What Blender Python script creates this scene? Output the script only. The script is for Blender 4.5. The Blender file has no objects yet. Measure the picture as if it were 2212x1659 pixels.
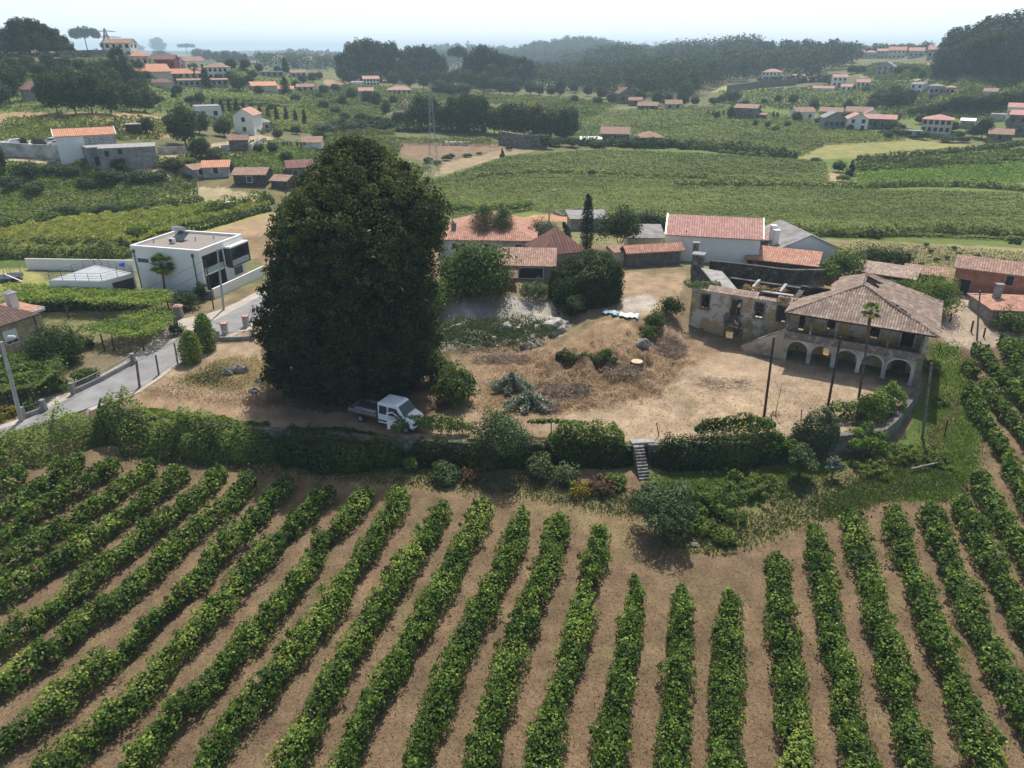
import bpy, math, random
import numpy as np
random.seed(7); rng = np.random.default_rng(7)
R = math.radians
# ------------------------------------------------------------------ camera, sky, sun, exposure
HC = 33.0; PITCH = 25.1; FPX = 1533.0; IW, IH = 2212.0, 1659.0
SUN_EL, SUN_AZ = 61.0, 9.0        # azimuth measured from +Y towards +X (the sun stands ahead of the camera)
scene = bpy.context.scene
cam_d = bpy.data.cameras.new('camera'); cam = bpy.data.objects.new('camera', cam_d)
scene.collection.objects.link(cam); scene.camera = cam
cam.location = (0, 0, HC); cam.rotation_euler = (R(90 - PITCH), 0, 0)
cam_d.sensor_fit = 'HORIZONTAL'; cam_d.sensor_width = 36.0; cam_d.lens = 36.0 * FPX / IW
cam_d.clip_start = 0.5; cam_d.clip_end = 20000
world = bpy.data.worlds.new('World'); scene.world = world; world.use_nodes = True
wn = world.node_tree.nodes; wl = world.node_tree.links
sky = wn.new('ShaderNodeTexSky'); sky.sky_type = 'NISHITA'; sky.sun_disc = False
sky.sun_elevation = R(SUN_EL); sky.sun_rotation = R(SUN_AZ)
sky.air_density = 1.0; sky.dust_density = 3.5; sky.ozone_density = 1.2; sky.altitude = 200
wl.new(sky.outputs[0], wn['Background'].inputs[0]); wn['Background'].inputs[1].default_value = 0.12
# summer haze layer of the sky: pale towards the horizon
_tc = wn.new('ShaderNodeTexCoord'); _sx = wn.new('ShaderNodeSeparateXYZ'); wl.new(_tc.outputs['Generated'], _sx.inputs[0])
_rp = wn.new('ShaderNodeValToRGB'); wl.new(_sx.outputs[2], _rp.inputs[0]); _e = _rp.color_ramp.elements
_e[0].position = 0.0; _e[0].color = (7.7, 8.7, 9.6, 1); _e[1].position = .24; _e[1].color = (.25, .35, .5, 1)
_n = _e.new(.09); _n.color = (4.4, 5.6, 7.0, 1)
_ad = wn.new('ShaderNodeMix'); _ad.data_type = 'RGBA'; _ad.blend_type = 'ADD'; _ad.inputs[0].default_value = 1.0
wl.new(sky.outputs[0], _ad.inputs[6]); wl.new(_rp.outputs[0], _ad.inputs[7]); wl.new(_ad.outputs[2], wn['Background'].inputs[0])
sd = bpy.data.lights.new('sun', 'SUN'); so = bpy.data.objects.new('sun', sd); scene.collection.objects.link(so)
sd.energy = 5.0; sd.angle = R(0.5); sd.color = (1.0, 0.96, 0.89)
so.rotation_euler = (R(90 - SUN_EL), 0, R(180 - SUN_AZ) - math.pi * 0)
_se = R(SUN_EL); _sa = R(SUN_AZ)
from mathutils import Vector, Matrix
_dir = -Vector((math.sin(_sa) * math.cos(_se), math.cos(_sa) * math.cos(_se), math.sin(_se)))
so.rotation_euler = _dir.to_track_quat('-Z', 'Y').to_euler()
scene.view_settings.view_transform = 'Standard'; scene.view_settings.look = 'None'
scene.view_settings.gamma = 1.0; scene.view_settings.exposure = -0.08
COL = scene.collection
scene.cycles.volume_bounces = 2; scene.cycles.max_bounces = 8; scene.cycles.transparent_max_bounces = 8

# ------------------------------------------------------------------ projection helpers (pixel of the photo -> point of the place)
cp, sp = math.cos(R(PITCH)), math.sin(R(PITCH))
def ray(px, py):
    xc = (px - 1106) / FPX; uc = (829.5 - py) / FPX
    return xc, cp + sp * uc, -sp + cp * uc
def P(px, py, z):
    x, y, v = ray(px, py); t = (z - HC) / v
    return np.array((x * t, y * t, z))
def Pd(px, py, d):
    x, y, v = ray(px, py); t = d / math.hypot(x, y)
    return np.array((x * t, y * t, HC + v * t))
def proj(x, y, z):
    dn = HC - z; dep = y * cp + dn * sp
    dep = np.where(dep < 1, 1, dep)
    return 1106 + FPX * x / dep, 829.5 - FPX * (-dn * cp + y * sp) / dep
def depth_of(p): return p[1] * cp + (HC - p[2]) * sp
def c1(x, y): return x * .3401, y * .3401
def c2(x, y): return 708 + x * .34, 44.2 + y * .34
def c3(x, y): return 1460 + x * .34, 44.2 + y * .34
def c4(x, y): return x * .32, 398.2 + y * .32
def c5(x, y): return 221.2 + x * .18, 442.4 + y * .18
def cb(x, y): return x * .1973, 601.8 + y * .1973
def c6(x, y): return 929 + x * .32, 398.2 + y * .32
def c7(x, y): return 1416 + x * .2934, 486.6 + y * .2934
def c8(x, y): return 1283 + x * .24, 424.7 + y * .24
def c9(x, y): return 1681.5 + x * .32, 486.7 + y * .32

# ------------------------------------------------------------------ terrain
def rbf_make(ctrl):
    pts = []
    for c in ctrl:
        if len(c) == 3: p = P(c[0], c[1], c[2])
        else: p = Pd(c[0], c[1], c[3])
        pts.append(p)
    pts = np.array(pts)
    a = np.stack([np.arctan2(pts[:, 0], pts[:, 1]) * 2.2, np.log(np.hypot(pts[:, 0], pts[:, 1]))], 1)
    n = len(a); D = np.linalg.norm(a[:, None] - a[None], axis=2)
    A = np.zeros((n + 3, n + 3)); A[:n, :n] = D - 1e-3 * np.eye(n); A[:n, n] = 1; A[:n, n + 1:] = a
    A[n, :n] = 1; A[n + 1:, :n] = a.T
    w = np.linalg.solve(A, np.concatenate([pts[:, 2], [0, 0, 0]]))
    return a, w
def rbf_eval(m, az, ld):
    a, w = m; q = np.stack([az * 2.2, ld], 1); out = np.zeros(len(q)); n = len(a)
    for i in range(0, len(q), 20000):
        s = q[i:i + 20000]
        d = np.sqrt((s[:, None, 0] - a[None, :, 0]) ** 2 + (s[:, None, 1] - a[None, :, 1]) ** 2)
        out[i:i + 20000] = d @ w[:n] + w[n] + s @ w[n + 1:]
    return out
FAR = [  # (px, py, z) or (px, py, None, distance)
 (-900,1300,1.5),(3100,1300,1),(-900,900,3),(3100,800,4),(-300,1010,2.1),(0,930,2.3),(120,880,2.5),(235,880,2.8),(200,850,2.7),(400,720,3),(550,640,3.6),
 (300,860,2.8),(450,800,2.8),(450,900,2.8),(600,920,2.8),(600,780,2.8),(800,930,2.8),(750,830,2.8),(950,850,2.8),(950,940,2.8),(1150,930,2.8),
 (1370,950,2.8),(1600,930,2.8),(1500,850,2.8),(1700,850,2.8),(1850,900,2.8),(1950,850,2.8),(1979,836,2.8),(1700,800,2.8),(1560,755,2.9),(1500,800,2.9),
 (1475,720,3.7),(1420,740,3.6),(1400,800,3.0),(1300,860,2.9),(1200,880,2.8),(1100,880,2.8),(1050,800,2.9),(1000,770,2.9),(1150,775,3.0),
 (1260,762,5.0),(1310,752,5.2),(1215,765,4.4),(1230,800,2.95),(1300,800,3.0),(1350,740,4.9),(1400,700,5.0),(1300,700,4.9),(1450,690,5.2),
 (1330,675,5.3),(1400,650,5.6),(1450,630,6.0),(1350,620,5.9),(1500,600,6.2),(1450,590,6.2),(1350,590,6.1),(1400,570,6.0),
 (950,708,2.9),(1050,705,3.0),(1150,700,3.1),(1217,695,3.3),(950,735,2.9),(1100,735,3.1),(1200,725,3.5),
 (940,655,5.2),(1000,650,5.3),(1100,645,5.4),(1217,655,5.3),(1000,610,5.4),(1150,600,5.5),(1250,620,5.5),(950,560,5.0),(1100,550,5.2),
 (1250,540,5.2),(1200,510,4.5),(1000,500,4.2),(1600,585,6.0),(1650,580,5.6),(1750,600,5.0),(1700,550,5),(1600,540,4.5),(1450,530,4.5),
 (150,800,2.7),(50,720,2.8),(200,650,3.1),(306,626,3.2),(446,640,3.2),(543,604,3.3),(130,600,3.2),(20,600,3.2),(330,740,2.9),(-100,700,3),(-100,820,2.6),
 (300,560,3.4),(600,560,3.8),(750,600,4),(850,560,4.5),(620,640,3.6),
 # valley, left
 (100,530,3.5),(450,500,4),(-300,530,4),(0,470,4.6),(300,460,4.7),(560,440,5.0),(0,440,5.2),(200,440,5),(200,410,6),(0,410,6.5),(400,410,6),(560,410,6),
 (200,388,7.5),(0,388,8),(400,388,7),(560,395,6.6),(200,362,9.7),(0,362,10.2),(360,365,9.2),(450,375,7.8),(560,380,7.2),(620,388,6.8),
 (200,345,10.6),(30,345,11),(340,340,11),(450,335,10.2),(30,315,12.4),(100,312,12.6),(200,300,13.2),(340,300,12.6),
 (100,250,17),(0,255,16.5),(200,250,17),(300,255,15.5),(0,200,20),(150,200,20),(250,195,19.5),(-400,200,19),(-400,300,12),(-400,400,7),
 (100,150,25),(250,150,24),(0,140,26),(60,110,None,395),(150,108,None,410),(230,110,None,420),(-200,100,None,400),(-500,110,None,420),
 (320,118,None,430),(420,128,None,450),(300,145,23.2),(400,150,22),(400,170,19.5),(330,168,20),(480,172,19),(370,190,16.8),(450,200,16.3),(550,170,18),(520,140,None,470),(600,150,None,560),
 (560,200,15.2),(650,200,13),(450,235,12.6),(570,235,11.4),(660,250,10.2),(530,290,9.6),(440,260,12),(440,320,10.6),(560,310,9.3),(600,330,8.6),(680,325,8),
 (700,300,7.0),(700,350,6),(620,420,5.2),(700,400,4.2),(600,500,4.2),(700,480,4),
 (700,160,None,700),(650,140,None,1500),(600,124,None,2000),(650,117,None,2200),(700,119,None,2200),(740,126,None,2200),(780,140,None,2000),(560,130,None,1500),
 # valley, centre
 (900,480,2.6),(1000,470,2.4),(1200,470,2.3),(900,420,1.8),(1200,420,1.6),(1000,380,1.6),(940,376,1.8),(1250,380,1.5),(900,345,2.6),(1100,340,1.6),(1300,340,1.5),
 (850,300,4.5),(1000,300,3.2),(1150,318,2.0),(1300,312,2),(850,285,5.4),(1000,282,4.6),(1100,290,3.6),(800,260,6.8),(950,262,6),(1150,262,4.2),(1300,260,4),
 (800,225,9),(900,225,8.4),(1000,225,7),(1200,225,6),(800,188,12),(880,205,9.8),(950,200,9),(1100,200,8),(1250,200,7.4),(760,172,14),(900,170,13),(1050,180,10),
 (1000,155,None,1000),(1200,155,None,1000),(1300,175,None,700),(900,140,None,1300),
 # valley, right
 (1500,500,3.6),(1800,520,4),(2100,540,4.4),(2500,560,4.6),(1500,470,2.6),(1800,480,2.8),(2212,500,3),(2500,480,2.8),(1700,430,2),(2000,440,2),(2212,450,2.2),
 (1500,400,1.5),(1800,400,1.5),(2100,400,1.6),(1500,350,1.5),(1800,350,1.6),(2150,350,1.8),(2500,360,2),(1450,312,2.2),(1600,300,2.2),(1800,300,2.3),(2000,305,2.4),(2200,310,2.6),
 (1850,284,3),(2020,288,3.2),(2200,290,3.6),(1450,260,4),(1650,260,4),(1850,258,4.4),(2100,262,5),(2400,260,6),(1400,235,5.4),(1600,235,5.2),(1800,230,6),(2000,230,7),(2200,230,8.5),
 (1400,205,7.5),(1600,200,8.2),(1800,197,9.3),(1900,205,8.8),(2050,205,10),(2200,200,12),(1664,175,None,640),(1812,187,None,560),(1900,160,None,640),(2100,180,None,430),(2212,178,None,420),(2030,172,None,500),
 (1300,150,None,900),(1400,150,None,850),(1550,135,None,880),(1650,118,None,950),(1750,122,None,950),(1840,130,None,850),(1930,127,None,900),(2016,127,None,900),
 (1934,116,None,1050),(1600,117,None,1100),(1500,125,None,1200),(1980,117,None,1100),
 (2110,120,None,520),(2180,88,None,600),(2300,70,None,620),(2600,70,None,650),(2060,130,None,560),(2300,150,None,450),(2600,180,None,420),(2010,112,None,900),
 # far hills
 (1120,140,None,1500),(1230,100,None,1900),(1300,104,None,1950),(1180,112,None,1850),(1360,125,None,1800),(1400,122,None,2100),(1230,145,None,1400),(1080,120,None,2300),
 (960,110,None,2400),(1000,106,None,2500),(1060,116,None,2500),(900,122,None,2500),(1450,112,None,2600),(1530,112,None,2700),(1580,118,None,2600),(800,132,None,2600),
 (450,128,None,2500),(600,122,None,3000),(1800,122,None,2500),(2100,122,None,2500)]
for _k, _x in enumerate(range(-900, 3200, 150)): FAR.append((_x, 113 - 5 * abs(math.sin(_k * 1.7)), None, 5600)); FAR.append((_x, 112, None, 6500))
NEAR = [(-900,1300,0),(-900,1659,0),(0,1659,0),(1106,1659,0),(2212,1659,0),(3000,1659,0),(0,1300,0),(700,1300,0),(1400,1300,0),(2212,1300,0),(-300,1100,.3),
 (0,1020,.5),(100,980,.8),(230,965,.5),(300,1050,0),(400,965,.2),(800,1000,.3),(800,1060,0),(1100,1015,.5),(1100,1070,.1),(1390,1038,.9),(1400,1100,.1),(1550,1040,.7),(1700,1010,.8),(1700,1100,.1),
 (1900,975,.9),(1900,1050,.3),(1993,947,.9),(2010,850,2.0),(2030,760,3.0),(2060,720,3.6),(2200,760,3.2),(2212,900,1.6),(2212,1050,.8),(2600,900,2),(3000,800,3.5),(2035,690,4.2),(2300,700,4.2),(3000,720,4.5),(1106,4000,0)]
FAR += [(2035,690,4.2),(2060,720,3.6),(2089,650,4.6),(2300,700,4.2),(3000,720,4.5),(2000,640,4.6),(2150,690,4.3),(2212,620,4.7),(2030,620,4.6),(2400,620,4.7),(1950,600,4.8),(1900,560,4.5)]
mA, mB = rbf_make(FAR), rbf_make(NEAR)
B0 = P(1979, 836, 2.8); EU = np.array((-.864, .503, 0)); EW = np.array((.503, .864, 0))
def RU(u, w, z=2.8): p = B0 + EU * u + EW * w; return np.array((p[0], p[1], z))
_edge = [P(-700,1090,2.2),P(-300,1010,2.2),P(0,948,2.4),P(120,905,2.6),P(215,884,2.8),P(300,893,2.8),P(400,905,2.8),P(600,925,2.8),P(800,940,2.8),P(1000,950,2.8),P(1200,955,2.8),P(1370,958,2.8),
         P(1400,958,2.8),P(1550,955,2.8),P(1700,948,2.8),P(1905,926,2.8),P(1932,905,2.8),P(1975,852,2.8),RU(-.35,-.3),RU(-.35,10.5)]
EDGE = [p[:2] for p in _edge]
MPOLY = np.array(EDGE + [P(2035,690,4.2)[:2], P(2300,700,4.2)[:2], P(3000,720,4.5)[:2], np.array((400, 60)), np.array((400, -50)), np.array((-400, -50))])
def inpoly(x, y, poly):
    ins = np.zeros(len(x), bool); n = len(poly); j = n - 1
    for i in range(n):
        xi, yi = poly[i]; xj, yj = poly[j]
        if yi != yj:
            c = ((yi > y) != (yj > y)) & (x < (xj - xi) * (y - yi) / (yj - yi) + xi)
            ins ^= c
        j = i
    return ins
def vnoise(x, y, f, seed=0):
    x = x * f + seed * 17.3; y = y * f - seed * 9.1
    xi = np.floor(x); yi = np.floor(y); fx = x - xi; fy = y - yi
    fx = fx * fx * (3 - 2 * fx); fy = fy * fy * (3 - 2 * fy)
    def h(a, b):
        s = np.sin(a * 127.1 + b * 311.7 + seed) * 43758.5453; return s - np.floor(s)
    return (h(xi, yi) * (1 - fx) + h(xi + 1, yi) * fx) * (1 - fy) + (h(xi, yi + 1) * (1 - fx) + h(xi + 1, yi + 1) * fx) * fy
NA, ND = 760, 900; AZ0, AZ1 = R(-56), R(56); D0, D1 = 6.0, 6500.0
AZ = np.linspace(AZ0, AZ1, NA); LD = np.linspace(math.log(D0), math.log(D1), ND)
ga, gl = np.meshgrid(AZ, LD, indexing='ij'); gd = np.exp(gl)
GX = np.sin(ga) * gd; GY = np.cos(ga) * gd
def height(x, y):
    az = np.arctan2(x, y); ld = np.log(np.maximum(np.hypot(x, y), 1))
    z = rbf_eval(mA, az, ld)
    nr = np.hypot(x, y) < 130
    if nr.any():
        idx = np.where(nr)[0]; ins = inpoly(x[idx], y[idx], MPOLY); k = idx[ins]
        if len(k): z[k] = rbf_eval(mB, az[k], ld[k])
    d = np.hypot(x, y)
    mc = P(1290, 775, 3.4); q = np.clip(1 - np.hypot(x - mc[0], (y - mc[1]) * .9) / 13.0, 0, 1); q = np.minimum(q * 2.5, 1)
    z = z + q * ((vnoise(x, y, .75, 61) - .45) * .6 + (vnoise(x, y, 1.9, 62) - .5) * .5)
    amp = np.clip((d - 20) / 200, .05, 3.0)
    z = z + (vnoise(x, y, .35) - .5) * .16 + (vnoise(x, y, 1.3, 2) - .5) * .07 + (vnoise(x, y, .03, 3) - .5) * amp * .5
    return z
GZ = height(GX.ravel(), GY.ravel()).reshape(GX.shape)
# flatten the rubble mound area a little less: lumps
GPX, GPY = proj(GX, GY, GZ)
def zat(x, y):
    """height of the ground sheet at a point (bilinear in the sheet's own grid)"""
    x = np.atleast_1d(np.asarray(x, float)); y = np.atleast_1d(np.asarray(y, float))
    fa = np.clip((np.arctan2(x, y) - AZ0) / (AZ1 - AZ0) * (NA - 1), 0, NA - 1.001)
    fd = np.clip((np.log(np.maximum(np.hypot(x, y), D0)) - LD[0]) / (LD[-1] - LD[0]) * (ND - 1), 0, ND - 1.001)
    i = fa.astype(int); j = fd.astype(int); a = fa - i; b = fd - j
    return (GZ[i, j] * (1 - a) + GZ[i + 1, j] * a) * (1 - b) + (GZ[i, j + 1] * (1 - a) + GZ[i + 1, j + 1] * a) * b
def hits(px, py, up=0.0):
    """first point of the ground (raised by up) seen through pixels; returns (N,3) and a mask"""
    px = np.atleast_1d(np.asarray(px, float)); py = np.atleast_1d(np.asarray(py, float))
    xc = (px - 1106) / FPX; uc = (829.5 - py) / FPX
    dx, dy, dz = xc, cp + sp * uc, -sp + cp * uc; hl = np.hypot(dx, dy)
    dx, dy, dz = dx / hl, dy / hl, dz / hl
    n = len(px); got = np.full(n, np.nan); ds = np.exp(np.linspace(math.log(12), math.log(6400), 1500))
    prev = np.full(n, 12.0); live = np.ones(n, bool)
    for d in ds:
        k = np.where(live)[0]
        if not len(k): break
        g = zat(dx[k] * d, dy[k] * d) + up
        below = HC + dz[k] * d <= g
        hk = k[below]; got[hk] = (prev[hk] + d) / 2; live[hk] = False; prev[k] = d
    ok = ~np.isnan(got); got = np.nan_to_num(got, nan=1000.)
    for _ in range(2):   # refine
        lo = got * .994; hi = got * 1.006
        for _ in range(7):
            m = (lo + hi) / 2; bl = HC + dz * m <= zat(dx * m, dy * m) + up
            hi = np.where(bl, m, hi); lo = np.where(bl, lo, m)
        got = (lo + hi) / 2
    return np.stack([dx * got, dy * got, zat(dx * got, dy * got)], 1), ok
def G(px, py, up=0.0):
    p, ok = hits([px], [py], up); return p[0]

# ------------------------------------------------------------------ mesh + tagging helpers
def tag(o, label=None, cat=None, group=None, kind=None):
    if label: o['label'] = label
    if cat: o['category'] = cat
    if group: o['group'] = group
    if kind: o['kind'] = kind
    return o
def empty(name, loc, label=None, cat=None, rz=0.0, group=None):
    o = bpy.data.objects.new(name, None); COL.objects.link(o); o.location = [float(v) for v in loc]; o.rotation_euler = (0, 0, rz)
    o.empty_display_size = .3
    return tag(o, label, cat, group)
def link(name, me, mats, parent=None):
    o = bpy.data.objects.new(name, me); COL.objects.link(o)
    for m in (mats if isinstance(mats, (list, tuple)) else [mats]):
        if len(me.materials) < (len(mats) if isinstance(mats, (list, tuple)) else 1): me.materials.append(m)
    if parent: o.parent = parent
    return o
def copy_tree(root, loc, rz=0.0, sc=None, label=None, cat=None, group=None):
    r = root.copy(); COL.objects.link(r); r.location = [float(v) for v in loc]; r.rotation_euler = (0, 0, rz)
    if sc is not None: r.scale = sc
    tag(r, label, cat, group)
    for ch in root.children:
        c = ch.copy(); COL.objects.link(c); c.parent = r
        for g in ch.children:
            d = g.copy(); COL.objects.link(d); d.parent = c
    return r
def npmesh(name, V, F, uv=None, attr=None, smooth=False, col=None):
    """V (n,3), F (m,k) same-size faces"""
    me = bpy.data.meshes.new(name); V = np.asarray(V, np.float32); F = np.asarray(F, np.int32); m, k = F.shape
    me.vertices.add(len(V)); me.vertices.foreach_set('co', V.ravel())
    me.loops.add(m * k); me.loops.foreach_set('vertex_index', F.ravel())
    me.polygons.add(m); me.polygons.foreach_set('loop_start', np.arange(0, m * k, k, dtype=np.int32))
    me.polygons.foreach_set('loop_total', np.full(m, k, np.int32))
    if smooth: me.polygons.foreach_set('use_smooth', np.ones(m, bool))
    if uv is not None:
        l = me.uv_layers.new(name='UVMap'); l.data.foreach_set('uv', np.asarray(uv, np.float32).ravel())
    if attr is not None:
        a = me.attributes.new('v', 'FLOAT', 'FACE'); a.data.foreach_set('value', np.asarray(attr, np.float32))
    if col is not None:
        a = me.color_attributes.new('Col', 'FLOAT_COLOR', 'POINT')
        a.data.foreach_set('color', np.concatenate([col, np.ones((len(col), 1))], 1).astype(np.float32).ravel())
    me.update(); me.validate(); return me
class MB:
    def __init__(s): s.v = []; s.f = []
    def quad(s, *pts):
        n = len(s.v); s.v += [tuple(float(c) for c in p) for p in pts]; s.f.append(tuple(range(n, n + len(pts)))); return s
    def box(s, x0, x1, y0, y1, z0, z1, fn=None):
        if x0 > x1: x0, x1 = x1, x0
        if y0 > y1: y0, y1 = y1, y0
        if z0 > z1: z0, z1 = z1, z0
        c = [(x0,y0,z0),(x1,y0,z0),(x1,y1,z0),(x0,y1,z0),(x0,y0,z1),(x1,y0,z1),(x1,y1,z1),(x0,y1,z1)]
        if fn: c = [fn(*p) for p in c]
        n = len(s.v); s.v += [tuple(float(q) for q in p) for p in c]
        s.f += [tuple(n + i for i in q) for q in ((0,3,2,1),(4,5,6,7),(0,1,5,4),(1,2,6,5),(2,3,7,6),(3,0,4,7))]; return s
    def prism(s, base, top):
        """closed solid between two loops of equal length (base seen ccw from above)"""
        n = len(s.v); k = len(base); s.v += [tuple(float(q) for q in p) for p in list(base) + list(top)]
        s.f.append(tuple(n + i for i in range(k - 1, -1, -1))); s.f.append(tuple(n + k + i for i in range(k)))
        for i in range(k): j = (i + 1) % k; s.f.append((n + i, n + j, n + k + j, n + k + i))
        return s
    def extr(s, poly, z0, z1): return s.prism([(p[0], p[1], z0) for p in poly], [(p[0], p[1], z1) for p in poly])
    def tube(s, a, b, r0, r1=None, n=6):
        a = Vector([float(q) for q in a]); b = Vector([float(q) for q in b]); r1 = r0 if r1 is None else r1
        d = (b - a).normalized(); u = d.orthogonal().normalized(); w = d.cross(u)
        la = [a + (u * math.cos(2*math.pi*i/n) + w * math.sin(2*math.pi*i/n)) * r0 for i in range(n)]
        lb = [b + (u * math.cos(2*math.pi*i/n) + w * math.sin(2*math.pi*i/n)) * r1 for i in range(n)]
        return s.prism([tuple(p) for p in la], [tuple(p) for p in lb])
    def build(s, name, mat, parent=None, smooth=False, bevel=0):
        me = bpy.data.meshes.new(name); me.from_pydata(s.v, [], s.f)
        uvl = me.uv_layers.new(name='UVMap'); me.update()
        for p in me.polygons:
            n = p.normal
            if abs(n.z) > .985: ux, uy, uz, vx, vy, vz = 1, 0, 0, 0, 1, 0
            else:
                h = math.hypot(n.x, n.y); ux, uy, uz = -n.y / h, n.x / h, 0
                vx, vy, vz = n.y * uz - n.z * uy, n.z * ux - n.x * uz, n.x * uy - n.y * ux
            for li in p.loop_indices:
                c = me.vertices[me.loops[li].vertex_index].co
                uvl.data[li].uv = (c.x * ux + c.y * uy, c.x * vx + c.y * vy + c.z * vz)
            p.use_smooth = smooth
        o = link(name, me, mat, parent)
        if bevel:
            b = o.modifiers.new('bevel', 'BEVEL'); b.width = bevel; b.segments = 2; b.limit_method = 'ANGLE'
        return o

# ------------------------------------------------------------------ materials
MATS = {}
def nodes(name):
    m = bpy.data.materials.new(name); m.use_nodes = True; nt = m.node_tree
    return m, nt, nt.nodes, nt.links, nt.nodes['Principled BSDF']
def ramp(N, stops, interp='LINEAR'):
    r = N.new('ShaderNodeValToRGB'); r.color_ramp.interpolation = interp; e = r.color_ramp.elements
    while len(e) < len(stops): e.new(.5)
    for i, (p, c) in enumerate(stops): e[i].position = p; e[i].color = (c[0], c[1], c[2], 1)
    return r
def mixc(N, L, fac, a, b, mode='MIX'):
    m = N.new('ShaderNodeMix'); m.data_type = 'RGBA'; m.blend_type = mode
    for s, v in ((0, fac), (6, a), (7, b)):
        if isinstance(v, bpy.types.NodeSocket): L.new(v, m.inputs[s])
        elif s == 0: m.inputs[0].default_value = v
        else: m.inputs[s].default_value = (v[0], v[1], v[2], 1)
    return m.outputs[2]
def noise(N, L, scale, detail=3, vec=None, rough=.55):
    n = N.new('ShaderNodeTexNoise'); n.inputs['Scale'].default_value = scale; n.inputs['Detail'].default_value = detail; n.inputs['Roughness'].default_value = rough
    if vec is not None: L.new(vec, n.inputs['Vector'])
    return n
def m_leaf(name, dark, mid, lite, trans=.3, patch=.25, pscale=.35, gloss=.6):
    m, nt, N, L, bs = nodes(name)
    a = N.new('ShaderNodeAttribute'); a.attribute_name = 'v'
    tc = N.new('ShaderNodeTexCoord'); no = noise(N, L, pscale, 2, tc.outputs['Object'])
    ad = N.new('ShaderNodeMath'); ad.operation = 'MULTIPLY_ADD'; L.new(no.outputs['Fac'], ad.inputs[0]); ad.inputs[1].default_value = patch * 2; ad.inputs[2].default_value = -patch
    s = N.new('ShaderNodeMath'); s.operation = 'ADD'; L.new(a.outputs['Fac'], s.inputs[0]); L.new(ad.outputs[0], s.inputs[1])
    r = ramp(N, [(0, dark), (.5, mid), (.95, lite)]); L.new(s.outputs[0], r.inputs[0])
    L.new(r.outputs[0], bs.inputs['Base Color']); bs.inputs['Roughness'].default_value = gloss; bs.inputs['Specular IOR Level'].default_value = .12
    t = N.new('ShaderNodeBsdfTranslucent'); tl = mixc(N, L, 1.0, r.outputs[0], (1.25, 1.35, .6), 'MULTIPLY'); L.new(tl, t.inputs[0])
    mx = N.new('ShaderNodeMixShader'); mx.inputs[0].default_value = trans
    L.new(bs.outputs[0], mx.inputs[1]); L.new(t.outputs[0], mx.inputs[2]); L.new(mx.outputs[0], N['Material Output'].inputs[0])
    MATS[name] = m; return m
def m_plain(name, col, rough=.8, var=.12, scale=2.0, bump=.0, metal=0, bscale=20, col2=None):
    m, nt, N, L, bs = nodes(name); tc = N.new('ShaderNodeTexCoord'); no = noise(N, L, scale, 5, tc.outputs['Object'])
    c2 = col2 or tuple(c * (1 - var * 2.2) for c in col); c1_ = tuple(min(1, c * (1 + var * .8)) for c in col) if not col2 else col
    r = ramp(N, [(.3, c2), (.7, c1_)]); L.new(no.outputs['Fac'], r.inputs[0]); L.new(r.outputs[0], bs.inputs['Base Color'])
    bs.inputs['Roughness'].default_value = rough; bs.inputs['Metallic'].default_value = metal
    if bump:
        b = N.new('ShaderNodeBump'); n2 = noise(N, L, bscale, 4, tc.outputs['Object']); L.new(n2.outputs['Fac'], b.inputs['Height'])
        b.inputs['Strength'].default_value = bump; b.inputs['Distance'].default_value = .05; L.new(b.outputs[0], bs.inputs['Normal'])
    MATS[name] = m; return m
def m_tile(name, c_a, c_b, c_c, pitch=.24, course=.38, dirt=(.16,.12,.09), dirtamt=.35, bump=.7):
    """roman tiles: ribs down the slope (u), courses (v); UVs are in metres"""
    m, nt, N, L, bs = nodes(name); uv = N.new('ShaderNodeUVMap'); sx = N.new('ShaderNodeSeparateXYZ'); L.new(uv.outputs[0], sx.inputs[0])
    def mth(op, a, b=None):
        q = N.new('ShaderNodeMath'); q.operation = op
        for i, v in enumerate((a, b)):
            if v is None: continue
            if isinstance(v, bpy.types.NodeSocket): L.new(v, q.inputs[i])
            else: q.inputs[i].default_value = v
        return q.outputs[0]
    u = mth('DIVIDE', sx.outputs[0], pitch); v = mth('DIVIDE', sx.outputs[1], course)
    fu = mth('FRACT', u); fv = mth('FRACT', v); rib = mth('SINE', mth('MULTIPLY', fu, math.pi))
    cx = N.new('ShaderNodeCombineXYZ'); L.new(mth('FLOOR', u), cx.inputs[0]); L.new(mth('FLOOR', v), cx.inputs[1])
    wn_ = N.new('ShaderNodeTexWhiteNoise'); wn_.noise_dimensions = '2D'; L.new(cx.outputs[0], wn_.inputs['Vector'])
    r = ramp(N, [(0, c_a), (.5, c_b), (1, c_c)]); L.new(wn_.outputs['Value'], r.inputs[0])
    tc = N.new('ShaderNodeTexCoord'); no = noise(N, L, .7, 6, tc.outputs['Object'], .65); rr = ramp(N, [(.42, (0,0,0)), (.68, (1,1,1))]); L.new(no.outputs['Fac'], rr.inputs[0])
    f = mth('MULTIPLY', rr.outputs[0], dirtamt); c = mixc(N, L, f, r.outputs[0], dirt)
    gap = mth('MULTIPLY', mth('LESS_THAN', rib, .42), .6); c = mixc(N, L, gap, c, tuple(x * .5 for x in c_a))  # furrows between ribs coloured darker, a painted stand-in for their shade
    L.new(c, bs.inputs['Base Color']); bs.inputs['Roughness'].default_value = .85
    h = mth('ADD', rib, mth('MULTIPLY', fv, -.5)); b = N.new('ShaderNodeBump'); L.new(h, b.inputs['Height']); b.inputs['Strength'].default_value = bump; b.inputs['Distance'].default_value = .07
    L.new(b.outputs[0], bs.inputs['Normal']); MATS[name] = m; return m
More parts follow.
